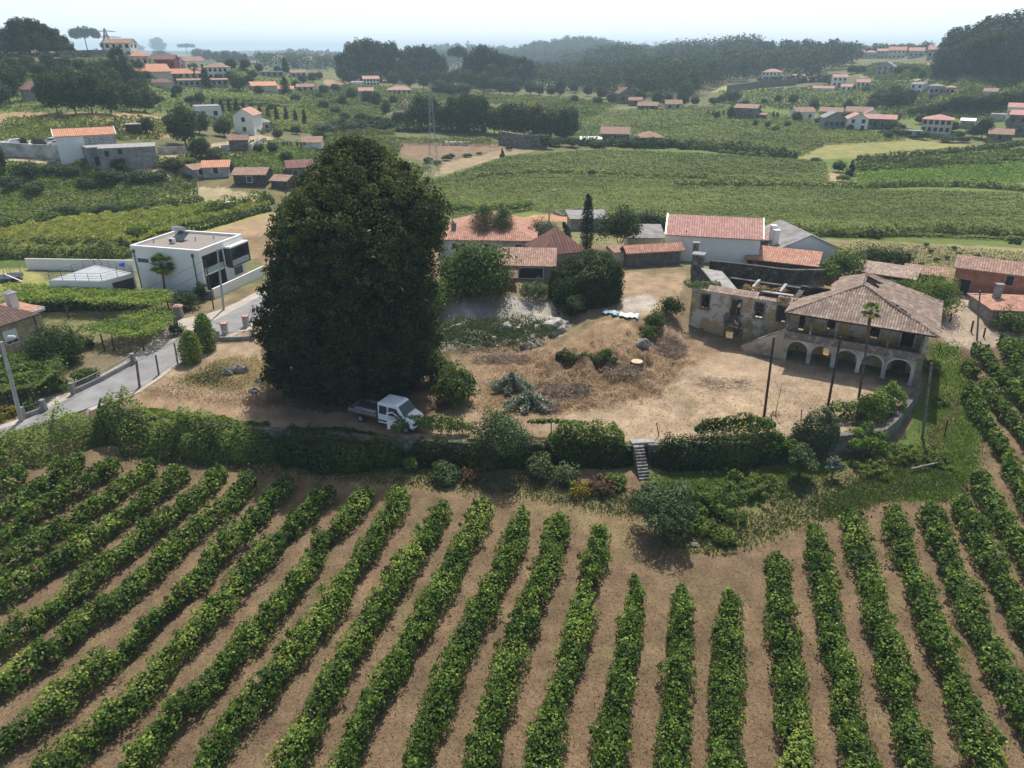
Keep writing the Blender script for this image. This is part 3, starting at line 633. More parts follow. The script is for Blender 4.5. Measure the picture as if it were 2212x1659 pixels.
# ------------------------------------------------------------------ vineyard rows of the foreground
def v1(x, y): return x / 2.011 * .8848, (1050 + y / 2.011) * .8848
def v2(x, y): return (800 + x / 2.2878) * .8848, (1150 + y / 2.2878) * .8848
def v3(x, y): return (1500 + x / 2.212) * .8848, (1150 + y / 2.212) * .8848
def v4(x, y): return (2200 + x / 3.317) * .8848, (750 + y / 3.317) * .8848
ROWS = [
 (v1, [(105,185),(30,240),(-60,300)]), (v1, [(400,120),(280,200),(120,310),(0,390),(-80,440)]), (v1, [(570,150),(430,240),(230,360),(60,480),(-80,570)]),
 (v1, [(745,160),(570,290),(400,400),(200,530),(0,660),(-80,710)]), (v1, [(900,190),(740,310),(560,440),(420,540),(270,645),(80,750),(-80,840)]),
 (v1, [(1085,180),(1000,280),(850,390),(700,500),(560,620),(420,730),(250,870),(0,1020),(-80,1080)]),
 (v1, [(1235,220),(1120,350),(900,510),(800,620),(690,730),(500,870),(280,1040),(60,1190),(-80,1290)]),
 (v1, [(1425,230),(1320,340),(1190,490),(1060,600),(960,730),(820,860),(680,1000),(560,1110),(400,1230),(250,1350),(0,1530),(-80,1600)]),
 (v1, [(1610,280),(1480,420),(1320,570),(1200,700),(1100,830),(1000,940),(860,1080),(720,1230),(560,1380),(400,1510),(250,1640),(180,1720)]),
 (v1, [(1800,290),(1700,430),(1560,550),(1500,680),(1400,810),(1280,940),(1160,1080),(1010,1240),(870,1370),(740,1530),(640,1659),(590,1740)]),
 (v1, [(1980,300),(1900,430),(1790,600),(1700,730),(1600,880),(1460,1040),(1340,1210),(1210,1360),(1090,1500),(1000,1640),(950,1720)]),
 (v2, [(645,180),(560,330),(480,460),(390,580),(290,740),(180,900),(90,1060),(10,1200),(-60,1330),(-140,1480),(-230,1640),(-270,1730)]),
 (v2, [(865,160),(840,260),(760,390),(680,550),(600,690),(510,860),(400,1030),(300,1200),(190,1400),(100,1600),(60,1720)]),
 (v2, [(1100,200),(1040,380),(960,550),(880,720),(800,880),(690,1080),(620,1260),(540,1460),(490,1660),(470,1740)]),
 (v2, [(1290,240),(1260,420),(1180,640),(1090,850),(1030,1040),(960,1230),(900,1420),(840,1640),(820,1740)]),
 (v2, [(1525,310),(1490,480),(1430,700),(1390,880),(1340,1090),(1280,1260),(1230,1450),(1190,1640),(1170,1740)]),
 (v2, [(1720,580),(1715,760),(1680,960),(1650,1140),(1610,1330),(1570,1640),(1560,1740)]),
 (v3, [(370,640),(355,900),(345,1100),(335,1300),(315,1600),(310,1700)]), (v3, [(610,660),(620,900),(620,1100),(612,1300),(620,1600),(620,1700)]),
 (v3, [(880,440),(890,600),(910,800),(930,1000),(950,1200),(980,1400),(1005,1600),(1020,1700)]),
 (v3, [(1085,290),(1120,500),(1150,700),(1190,900),(1230,1100),(1270,1300),(1350,1600),(1370,1700)]),
 (v3, [(1280,220),(1340,430),(1400,640),(1450,850),(1520,1080),(1580,1300),(1660,1600),(1690,1700)]),
 (v3, [(1495,200),(1560,420),(1640,620),(1720,800),(1800,1000),(1880,1200),(1960,1400),(2030,1600),(2070,1700)]),
 (v3, [(1700,190),(1775,380),(1860,580),(1940,760),(2040,960),(2130,1120),(2250,1350),(2380,1600)]),
 (v3, [(1870,140),(1960,330),(2060,500),(2150,660),(2230,800),(2400,1150)]),
 (v3, [(1960,20),(2060,180),(2160,330),(2260,480),(2420,760)]),
 (v4, [(540,620),(620,800),(720,950),(820,1100),(910,1270),(1000,1450),(1200,1800)]), (v4, [(535,430),(600,510)]),
 (v4, [(690,600),(780,750),(900,880),(995,990),(1150,1150),(1300,1330)]), (v4, [(600,300),(720,430),(820,550),(920,650),(995,740),(1150,910)]),
 (v4, [(830,230),(900,370),(960,480),(1060,620),(1200,800)]), (v4, [(930,270),(1000,380),(1110,500),(1250,650)])]
ORD = ['first','second','third','fourth','fifth','sixth','seventh','eighth','ninth','tenth','eleventh','twelfth','thirteenth','fourteenth','fifteenth','sixteenth']
def row_label(i):
    if i < 16: return ORD[i] + ' vine row counted from the left edge of the near vineyard'
    sp_ = {16: 'vine row ending just below the shadow of the small round tree', 17: 'short vine row, left of the two shortest in the middle of the near vineyard', 18: 'short straight vine row, right of the two shortest in the near vineyard',
           19: 'vine row starting right of the two short rows and the grassy patch', 27: 'tiny bright green vine clump standing alone beside the grass track'}
    if i in sp_: return sp_[i]
    return ORD[31 - i] + ' vine row counted from the right edge of the near vineyard'
def vine_row(i, fn, pts):
    w = []
    for p in pts:
        q = fn(*p); h0, ok = hits([q[0]], [q[1]], up=.95)
        if ok[0]: w.append(h0[0])
    w, s = resample(w, .25); L_ = s[-1]; o = w[0].copy()
    root = empty('vine_row', o, row_label(i), 'vine row', group='vine rows of the near vineyard')
    mid = w[len(w) // 2]; D_ = np.hypot(w[:, 0], w[:, 1])
    dens = np.clip(250 * (38 / np.maximum(D_, 30)) ** 1.3, 90, 300)
    cnt = rng.poisson(dens * .25); idx_ = np.repeat(np.arange(len(w)), cnt); n = len(idx_)
    t = s[idx_] + rng.uniform(-.15, .15, n); c = np.stack([np.interp(t, s, w[:, k]) for k in range(3)], 1)
    tang = np.gradient(w[:, :2], axis=0); tang /= np.linalg.norm(tang, axis=1, keepdims=True); tg = tang[idx_]; side = np.stack([tg[:, 1], -tg[:, 0]], 1)
    ph = i * 7.3; wm = .56 + .40 * vnoise(t, t * 0 + ph, .55, 3) + .42 * (vnoise(t, t * 0 + ph, 1.4, 4) - .4)
    gapn = vnoise(t, t * 0 + ph, .32, 13); wm *= np.where(gapn < .13, .55, 1)
    hm = 1.2 + .75 * vnoise(t, t * 0 + ph, .75, 5) - .3 * (gapn < .13); taper = np.clip(np.minimum(t, L_ - t + .0) / .8 + .45, .4, 1); wm *= taper * (.8 if i > 25 else 1); hm *= (.7 + .3 * taper) * (.85 if i > 25 else 1)
    th = rng.uniform(-.55, math.pi + .55, n); r = np.where(rng.random(n) < .72, rng.uniform(.84, 1.05, n), rng.uniform(.35, .85, n))
    sd2 = np.where(np.cos(th) > 0, 1.0, -1.0); ctr = .34 * (vnoise(t, t * 0 + ph, .5, 41) - .5); lump = .74 + .52 * vnoise(t * 1.0, th * 1.3 + ph, 1.5, 8); r = r * lump
    shoot = (rng.random(n) < .05) & (vnoise(t, th * 2, 2.5, 55) > .45); r = np.where(shoot, r * rng.uniform(1.1, 1.7, n), r)
    ox = np.cos(th) * wm * r + ctr; oz = .42 * hm + np.sin(th) * .6 * hm * r; oz = np.maximum(oz, .06)
    Pn = np.stack([c[:, 0] + side[:, 0] * ox, c[:, 1] + side[:, 1] * ox, c[:, 2] + oz], 1)
    Nn = np.stack([side[:, 0] * np.cos(th), side[:, 1] * np.cos(th), np.sin(th) + .45], 1) + rng.normal(size=(n, 3)) * .5
    v = .36 + .22 * (vnoise(t, th * .6 + ph, .9, 15) - .5) * 2 + rng.normal(size=n) * .17 + np.clip(np.sin(th), 0, 1) * .06
    v += (vnoise(t, t * 0 + ph, .16, 25) > .76) * .2 + (rng.random(n) < .1) * .3  # scattered paler leaves imitate glints by colour; the patches are plain variation
    sz = .088 * np.clip((D_[idx_] / 38) ** .75, .85, 2.0)
    link('foliage', leafmesh('vine_foliage', Pn - o, Nn, sz, v), M['vine_leaf'], root)
    # loose leafy shoots and lobes standing out of the row
    nc = rng.poisson(4.6 * L_); tc_ = rng.uniform(.2, L_ - .2, nc); cc = np.stack([np.interp(tc_, s, w[:, q]) for q in range(3)], 1); sc_ = np.stack([np.interp(tc_, s, np.append(tang[:, 1], 0)[:len(s)]), -np.interp(tc_, s, tang[:, 0])], 1)
    tq = rng.uniform(.05, math.pi - .05, nc); wq = np.interp(tc_, t[np.argsort(t)], wm[np.argsort(t)]); hq = np.interp(tc_, t[np.argsort(t)], hm[np.argsort(t)]); rq = rng.uniform(.72, 1.12, nc)
    CC = np.stack([cc[:, 0] + sc_[:, 0] * np.cos(tq) * wq * rq, cc[:, 1] + sc_[:, 1] * np.cos(tq) * wq * rq, cc[:, 2] + .42 * hq + np.sin(tq) * .62 * hq * rq], 1) - o
    pq, nq, sq, vq = clumps(CC, rng.uniform(.16, .42, nc), 24, .095, inner=.4, vbase=.42 + rng.normal(size=nc) * .16); pq[:, 2] = np.maximum(pq[:, 2], .05)
    tag(link('shoots', leafmesh('vine_shoots', pq, nq, sq * np.clip((np.hypot(*w[0][:2]) / 45) ** .4, .85, 1.5), vq), M['vine_leaf'], root), kind='stuff')
    k = rng.random(n) < .2; m2 = int(k.sum()); r3 = rng.uniform(.15, .68, m2)
    Pi = np.stack([c[k, 0] + side[k, 0] * (np.cos(th[k]) * wm[k] * r3 + ctr[k]), c[k, 1] + side[k, 1] * (np.cos(th[k]) * wm[k] * r3 + ctr[k]), c[k, 2] + np.maximum(.4 * hm[k] + np.sin(th[k]) * .55 * hm[k] * r3, .1)], 1)
    link('inner_foliage', leafmesh('vine_inner', Pi - o, rng.normal(size=(m2, 3)), .21, .22 + rng.normal(size=m2) * .1), M['vine_leaf'], root)  # inner leaves given a darker tone, painting shade into the row's core
    # woody trunks under the canopy and a few posts
    tm = MB()
    for k in range(2, len(w) - 2, 6):
        p = w[k] - o; q = p + np.array((rng.normal() * .08, rng.normal() * .08, .8)); tm.tube(p - np.array((0, 0, .1)), q, .04, .025, 5)
    if tm.f: tag(tm.build('vine_stems', M['bark'], root), kind='stuff')
    for k in range(3, len(w) - 1, 26):
        p = w[k] - o; mb = MB(); mb.tube(p - np.array((0, 0, .2)), p + np.array((rng.normal() * .04, rng.normal() * .04, 1.75)), .045, .04, 6); mb.build('post', M['grey_wood'], root)
for i, (fn, pts) in enumerate(ROWS): vine_row(i, fn, pts)

# ------------------------------------------------------------------ hedges and bushes
def hedge(name, label, pts, hw, hh, mat, cat='hedge', per=260, size=.13, base=0, v0=.45, group=None, stems=False, vs=.2):
    """leafy bank following a line; hw half widths, hh heights (lists or numbers)"""
    w, s = resample(pts, .4); o = w[0].copy(); n = int(per * s[-1]); t = rng.uniform(-.3, s[-1] + .3, n)
    c = np.stack([np.interp(t, s, w[:, k]) for k in range(3)], 1)
    f = lambda a: np.interp(t, np.linspace(0, s[-1], len(a)), a) if np.ndim(a) else np.full(n, float(a))
    tang = np.gradient(w[:, :2], axis=0); tang /= np.linalg.norm(tang, axis=1, keepdims=True)
    tg = np.stack([np.interp(t, s, tang[:, k]) for k in range(2)], 1); side = np.stack([tg[:, 1], -tg[:, 0]], 1)
    hW = f(hw) * (.6 + .75 * vnoise(t, t * 0, .45, len(label))); hH = f(hh) * (.68 + .5 * vnoise(t, t * 0 + 5, .38, len(label) + 3) + .16 * (vnoise(t, t * 0 + 5, 1.3, 5) - .5))
    en = np.clip(np.minimum(t, s[-1] - t) / (np.mean(hh) * .9) + .35, .3, 1) ** .7; hW *= en; hH *= en
    th = rng.uniform(-.25, math.pi + .25, n); r = np.where(rng.random(n) < .75, rng.uniform(.85, 1.06, n), rng.uniform(.4, .85, n)) * (.7 + .56 * vnoise(t, th * 1.6, 1.1, 9))
    ox = np.cos(th) * hW * r; oz = np.sin(th) * hH * r + base
    Pn = np.stack([c[:, 0] + side[:, 0] * ox, c[:, 1] + side[:, 1] * ox, np.maximum(c[:, 2] + oz, zat(c[:, 0] + side[:, 0] * ox, c[:, 1] + side[:, 1] * ox) + .03)], 1)
    Nn = np.stack([side[:, 0] * np.cos(th), side[:, 1] * np.cos(th), np.sin(th) + .4], 1) + rng.normal(size=(n, 3)) * .5
    v = v0 + (vnoise(t, th, .8, 33) - .5) * .45 + (vnoise(t, th * .5, .22, 37) - .5) * .35 + rng.normal(size=n) * vs * .8
    root = empty(name, o, label, cat, group=group)
    link('foliage', leafmesh(name + '_foliage', Pn - o, Nn, size, v), M[mat], root)
    mb = MB(); k = max(2, int(s[-1] / 2.5))
    for i in range(k):
        j = int((i + .5) / k * len(w)); p = w[j] - o; mb.tube(p - np.array((0, 0, .3)), p + np.array((rng.normal() * .2, rng.normal() * .2, float(np.mean(hh)) * .7)), .05, .02, 5)
    tag(mb.build('stems', M['bark'], root), kind='stuff')
    return root
def bush(name, label, p, rx, h, mat, cat='bush', n=900, size=.12, nclump=14, v0=.5, group=None, tall=False, trunk=.0, ry=None):
    """rounded, uneven shrub: clumps on a dome"""
    ry = ry or rx; o = np.array(p, float); root = empty(name, o, label, cat, group=group)
    C = []; k = 0; nclump = int(nclump * (1.5 if trunk else 2.0))
    while len(C) < nclump:
        d = rng.normal(size=3); d /= np.linalg.norm(d)
        if d[2] < -.25: continue
        q = rng.uniform(.3, .92); C.append((d[0] * rx * q, d[1] * ry * q, (trunk + (h - trunk) * .42 + d[2] * (h - trunk) * .5 * q) if trunk else h * (.3 + .55 * d[2] * q)))
    C = np.array(C); rr = np.minimum(rx, (h - trunk) * .6) * rng.uniform(.22, .48, nclump)
    t = clumps(C, rr, max(8, n // nclump), size, centre=(0, 0, trunk + (h - trunk) * .3), vbase=np.clip(v0 + rng.normal(size=nclump) * .08 + (C[:, 2] / h - .5) * .1, 0, 1))
    t[0][:, 2] = np.maximum(t[0][:, 2], .03)
    Leaves().add(t).build('foliage', M[mat], root)
    mb = MB()
    if trunk > .3:
        mb.tube((0, 0, -.3), (rng.normal() * .1, rng.normal() * .1, trunk * 1.15), max(.05, h * .02), max(.04, h * .014), 7)
    for i in range(5):
        c = C[rng.integers(nclump)] * .85; mb.tube((0, 0, trunk * .9 - .1), c, max(.025, h * .011), .01, 5)
    mb.build('trunk' if trunk > .3 else 'stem', M['bark'], root)
    return root
def EL(a, b, k=3, z=None): return [e[i].copy() for i in range(a, b)]
def off(pts, dxy, z=None):
    r = []
    for p in pts: q = np.array(p, float); q[0] += dxy[0]; q[1] += dxy[1]; q[2] = zat(q[0], q[1])[0] if z is None else z; r.append(q)
    return r
hedge('bramble_hedge', 'long bright bramble hedge along the right side of the road at the left edge', off(EL(1, 5), (.8, -1.8)), [1.8,1.9,2.0,2.2], [2.6,2.8,3.0,3.4], 'bramble_leaf', per=620, size=.11, v0=.85)
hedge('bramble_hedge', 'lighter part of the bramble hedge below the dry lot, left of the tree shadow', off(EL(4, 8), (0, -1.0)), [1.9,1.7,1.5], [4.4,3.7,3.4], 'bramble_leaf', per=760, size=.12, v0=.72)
hedge('bramble_hedge', 'dark shaded part of the hedge in front of the big tree and the truck bed', off(EL(7, 9), (0, -.8)) + off([P(870,945,2.8)], (0, -.6)), [1.5,1.4,.8], [3.6,3.4,2.2], 'ivy_leaf', per=620, size=.12, v0=.55)  # leaves coloured darker here, the big tree's shade put into the colour
hedge('ivy_curtain', 'dark ivy hanging over the terrace wall between the truck and the steps', off([P(870,945,2.8), P(1000,950,2.8), P(1200,955,2.8), P(1366,958,2.8)], (0, -.4)), [.65,.6,.7], [2.5,2.7,2.9], 'ivy_leaf', per=480, size=.11, v0=.45)
hedge('ivy_curtain', 'dark ivy and shrubs over the terrace wall right of the steps', off([P(1410,958,2.8), P(1550,955,2.8), P(1690,950,2.8)], (0, -.4)), [.7,1.0,1.0], [3.1,3.6,4.2], 'ivy_leaf', per=620, size=.11, v0=.42)
hedge('shrub_mass', 'dense blue green shrubs on the wall in front of the dark pole', off([P(1690,950,2.8), P(1800,930,2.8)], (0, -.3)), [.9,1.0], [3.9,3.6], 'weed_leaf', per=1100, size=.1, v0=.25)
bush('yellow_shrub', 'yellow green shrub leaning over the terrace wall right of the ivy', P(1668,965,1.6) + np.array((0, -1.1, 0)), 1.6, 2.2, 'vine_pale', n=2400, size=.11, v0=.42)
bush('yellow_shrub', 'yellow green shrub spilling over the pale wall near its right corner', P(1850,950,1.2) + np.array((-.3, -1.3, 0)), 2.2, 2.5, 'vine_pale', n=4200, size=.11, v0=.36)
# trellised vines along the edge of the yard
def trellis(name, label, pts, hh, per, posts, mat='vine_leaf', v0=.5, size=.11, hw=.3, lowbase=.6):
    root = hedge(name, label, pts, hw, hh, mat, 'trellis vine', per=per, size=size, base=lowbase, v0=v0)
    o = np.array(root.location)
    for p in posts:
        p = np.array(p); mb = MB(); mb.tube(p - o - np.array((0, 0, .3)), p - o + np.array((0, 0, 1.9)), .05, .05, 6); mb.build('post', M['grey_wood'], root)
    return root
g2 = lambda *l: [G(a, b) for a, b in l]
trellis('trellis_vine', 'thin sunlit vine on wires right in front of the parked truck', g2((845,936),(900,932),(960,938),(1015,938)), [.8,1.3,1.4,.9], 260, g2((862,938),(1000,944)), 'vine_pale', .42)
trellis('trellis_vine', 'thin vine shoots trained on a wire left of the thick vine by the steps', g2((1140,938),(1200,938),(1260,944)), .35, 110, g2((1190,950),(1255,950)), 'vine_pale', .4, lowbase=1.2, hw=.15)
trellis('trellis_vine', 'thick dark green vine overhanging the wall just left of the steps', g2((1185,958),(1240,958),(1300,960),(1345,962)), [1.2,1.6,2.2,2.0], 520, g2((1330,960),), 'vine_leaf', .5, hw=.8, lowbase=.3)
trellis('trellis_vine', 'green vine on wires above the ivy right of the steps', g2((1500,944),(1560,940),(1620,938),(1670,934)), [.9,1.2,1.5,1.0], 330, g2((1512,946),(1660,938)), 'vine_leaf', .45, lowbase=.7)
trellis('trellis_vine', 'sparse vine with small trunks between the two dark poles and the ruin', g2((1780,905),(1830,905),(1880,898)), [.8,1.1,1.3], 300, g2((1790,905),(1840,908),(1870,905)), 'vine_leaf', .5, hw=.6)
trellis('trellis_vine', 'broad bright vine climbing by the corner of the yard next to the arches', g2((1860,912),(1900,895),(1935,872)), [1.7,2.3,2.2], 560, g2((1880,908),), 'vine_leaf', .6, hw=1.2, lowbase=.4)

# ------------------------------------------------------------------ the big linden
def big_tree():
    base = P(752, 866, 2.8); cen = P(750, 826, 2.8); root = empty('linden_tree', cen, 'huge dark linden tree towering over the white truck in the middle', 'tree')
    prof = np.array([(.0,6.2),(2,7.6),(4.2,8.3),(6.5,8.5),(8.5,8.0),(12,7.4),(14,7.5),(16,7.7),(17.7,6.9),(19.5,5.1),(21.3,3.1),(22.6,1.3),(23,.6)])
    n = 2300; C = []; vb = []
    zz = 22.9 * rng.uniform(.02, 1, n); a = rng.uniform(0, 2 * math.pi, n)
    front = rng.random(n) < .55; a = np.where(front, rng.uniform(-math.pi, 0, n), a)
    rad = np.interp(zz, prof[:, 0], prof[:, 1]); rad *= .80 + .30 * vnoise(np.cos(a) * 4 + 9, np.sin(a) * 4 + zz * .45, 1.1, 3) + .07 * vnoise(np.cos(a) * 9, np.sin(a) * 9 + zz, 1.3, 4)
    rin = rad * np.where(rng.random(n) < .84, rng.uniform(.84, 1.03, n), rng.uniform(.45, .84, n))
    keep = ~((zz < 1.6) & (np.cos(a) < -.75)); C = np.stack([np.cos(a) * rin + np.interp(zz, [0, 6, 10, 14, 17.5, 20, 23], [.5, .6, 1.3, 2.2, 3.1, 3.2, 2.7]), np.sin(a) * rin, zz + .3], 1)[keep]
    zz = zz[keep]; vb = .3 + .36 * np.clip((zz - 6) / 14, 0, 1) * (.35 + 1.1 * vnoise(C[:, 0] + 40, C[:, 2] + C[:, 1] * .5, .9, 12)) + rng.normal(size=len(C)) * .10  # leaf colour lightens up the crown, highlights painted onto the upper clumps
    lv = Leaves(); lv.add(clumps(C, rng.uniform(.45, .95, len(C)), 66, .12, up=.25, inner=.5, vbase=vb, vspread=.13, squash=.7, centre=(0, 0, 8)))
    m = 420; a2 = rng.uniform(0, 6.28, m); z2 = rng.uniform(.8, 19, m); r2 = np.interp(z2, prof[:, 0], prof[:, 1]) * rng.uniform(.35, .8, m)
    lv.add(clumps(np.stack([np.cos(a2) * r2 + np.interp(z2, [0, 6, 10, 14, 17.5, 20, 23], [.5, .6, 1.3, 2.2, 3.1, 3.2, 2.7]), np.sin(a2) * r2, z2], 1), 1.3, 30, .42, inner=.3, vbase=np.full(m, .2), vspread=.08))  # inner clumps coloured dark, shade inside the crown put into the leaves
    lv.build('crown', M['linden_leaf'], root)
    mb = MB(); mb.tube((0, 0, -.4), (.2, 0, 5), .75, .55, 12); mb.tube((.2, 0, 5), (0, .3, 14), .55, .22, 10); mb.build('trunk', M['bark'], root)
    for i in range(9):
        a = i * 2.39; z0 = 3 + i * 1.2; mb = MB(); m_ = np.array((math.cos(a) * 3.2, math.sin(a) * 3.2, z0 + 1.6)); mb.tube((.1, 0, z0), m_, .22, .14, 7); mb.tube(m_, (math.cos(a) * 6.6, math.sin(a) * 6.6, z0 + 3), .14, .05, 6)
        mb.build('branch', M['bark'], root)
big_tree()

# ------------------------------------------------------------------ tiled slopes with real corrugation
def tiles(Lf, Rt, TL, TR, pitch=.26, course=.42, amp=.075, sag=.12, jit=.03, hole=None, mats=None, name='roof', parent=None, seed=1):
    """slope from eave Lf->Rt up to TL..TR (3d, local). ribs run straight up the slope"""
    Lf, Rt, TL, TR = [np.array(q, float) for q in (Lf, Rt, TL, TR)]
    eu = (Rt - Lf) / np.linalg.norm(Rt - Lf); W = np.linalg.norm(Rt - Lf); up = (TL - Lf) - eu * np.dot(TL - Lf, eu); Hh = np.linalg.norm(up); ev = up / Hh; nn = np.cross(eu, ev)
    ul = np.dot(TL - Lf, eu); ur = np.dot(TR - Lf, eu)
    us = np.arange(min(0, ul), max(W, ur) + pitch / 5, pitch / 5); vs = np.arange(0, Hh + course / 3, course / 3); vs[-1] = Hh
    U, V_ = np.meshgrid(us, vs, indexing='ij'); iu = np.floor(U / pitch); iv = np.floor(V_ / course)
    hsh = np.sin(iu * 12.9898 + iv * 78.233 + seed) * 43758.5453; hsh = hsh - np.floor(hsh)
    disp = amp * np.abs(np.sin(math.pi * U / pitch)) + .05 * (1 - (V_ / course - np.floor(V_ / course))) + (hsh - .5) * jit + (vnoise(U, V_, .35, seed) - .5) * sag * 2 * np.sin(np.clip(V_ / Hh, 0, 1) * math.pi)
    U2 = U + (vnoise(U * 0 + seed, V_, 1.2, 3) - .5) * .12
    Pt = Lf + U2[..., None] * eu + V_[..., None] * ev + disp[..., None] * nn
    nu, nv = U.shape; id_ = np.arange(nu * nv).reshape(nu, nv); F = np.stack([id_[:-1, :-1].ravel(), id_[1:, :-1].ravel(), id_[1:, 1:].ravel(), id_[:-1, 1:].ravel()], 1)
    uc = (U[:-1, :-1] + U[1:, 1:]).ravel() / 2; vc = (V_[:-1, :-1] + V_[1:, 1:]).ravel() / 2; fr = vc / Hh
    ok = (uc >= ul * fr - .02) & (uc <= W + (ur - W) * fr + .02)
    if hole is not None: ok &= ~hole(uc, vc)
    F = F[ok]; uv = np.stack([U.ravel(), V_.ravel()], 1)[F.ravel()]
    me = npmesh(name, Pt.reshape(-1, 3), F, uv=uv); return link(name, me, mats, parent)

# ------------------------------------------------------------------ the ruined manor with the arcade
def ruz(px, py, w):
    x, y, v = ray(px, py); d = np.array((x, y, v)); o = np.array((0, 0, HC)) - B0
    t = (w - np.dot(o, EW)) / np.dot(d, EW); p = o + d * t; return -np.dot(p, EU), p[2]
def wallgrid(mb, x0, x1, z0, z1, y, th, ops, topfn=None):
    xs = sorted(set([x0, x1] + [q for o in ops for q in (o[0], o[1]) if x0 < q < x1])); zs = sorted(set([z0, z1] + [q for o in ops for q in (o[2], o[3]) if z0 < q < z1]))
    def op(i, j):
        if i < 0 or j < 0 or i >= len(xs) - 1 or j >= len(zs) - 1: return None
        cx = (xs[i] + xs[i+1]) / 2; cz = (zs[j] + zs[j+1]) / 2
        return any(o[0] < cx < o[1] and o[2] < cz < o[3] for o in ops)
    for i in range(len(xs) - 1):
        for j in range(len(zs) - 1):
            if op(i, j): continue
            a, b, c, d = xs[i], xs[i+1], zs[j], zs[j+1]; y2 = y + th
            mb.quad((a,y,c),(b,y,c),(b,y,d),(a,y,d)); mb.quad((b,y2,c),(a,y2,c),(a,y2,d),(b,y2,d))
            if op(i-1, j) in (None, True): mb.quad((a,y2,c),(a,y,c),(a,y,d),(a,y2,d))
            if op(i+1, j) in (None, True): mb.quad((b,y,c),(b,y2,c),(b,y2,d),(b,y,d))
            if op(i, j+1) in (None, True): mb.quad((a,y,d),(b,y,d),(b,y2,d),(a,y2,d))
            if op(i, j-1) in (None, True): mb.quad((a,y2,c),(b,y2,c),(b,y,c),(a,y,c))
    return mb
def oprect(x0, y0, x1, y1, w, cf=None):
    cf = cf or c7; xm, ym = (x0 + x1) / 2, (y0 + y1) / 2
    xa, _ = ruz(*cf(x0, ym), w); xb, _ = ruz(*cf(x1, ym), w); _, za = ruz(*cf(xm, y1), w); _, zb = ruz(*cf(xm, y0), w); return (xa, xb, za, zb)
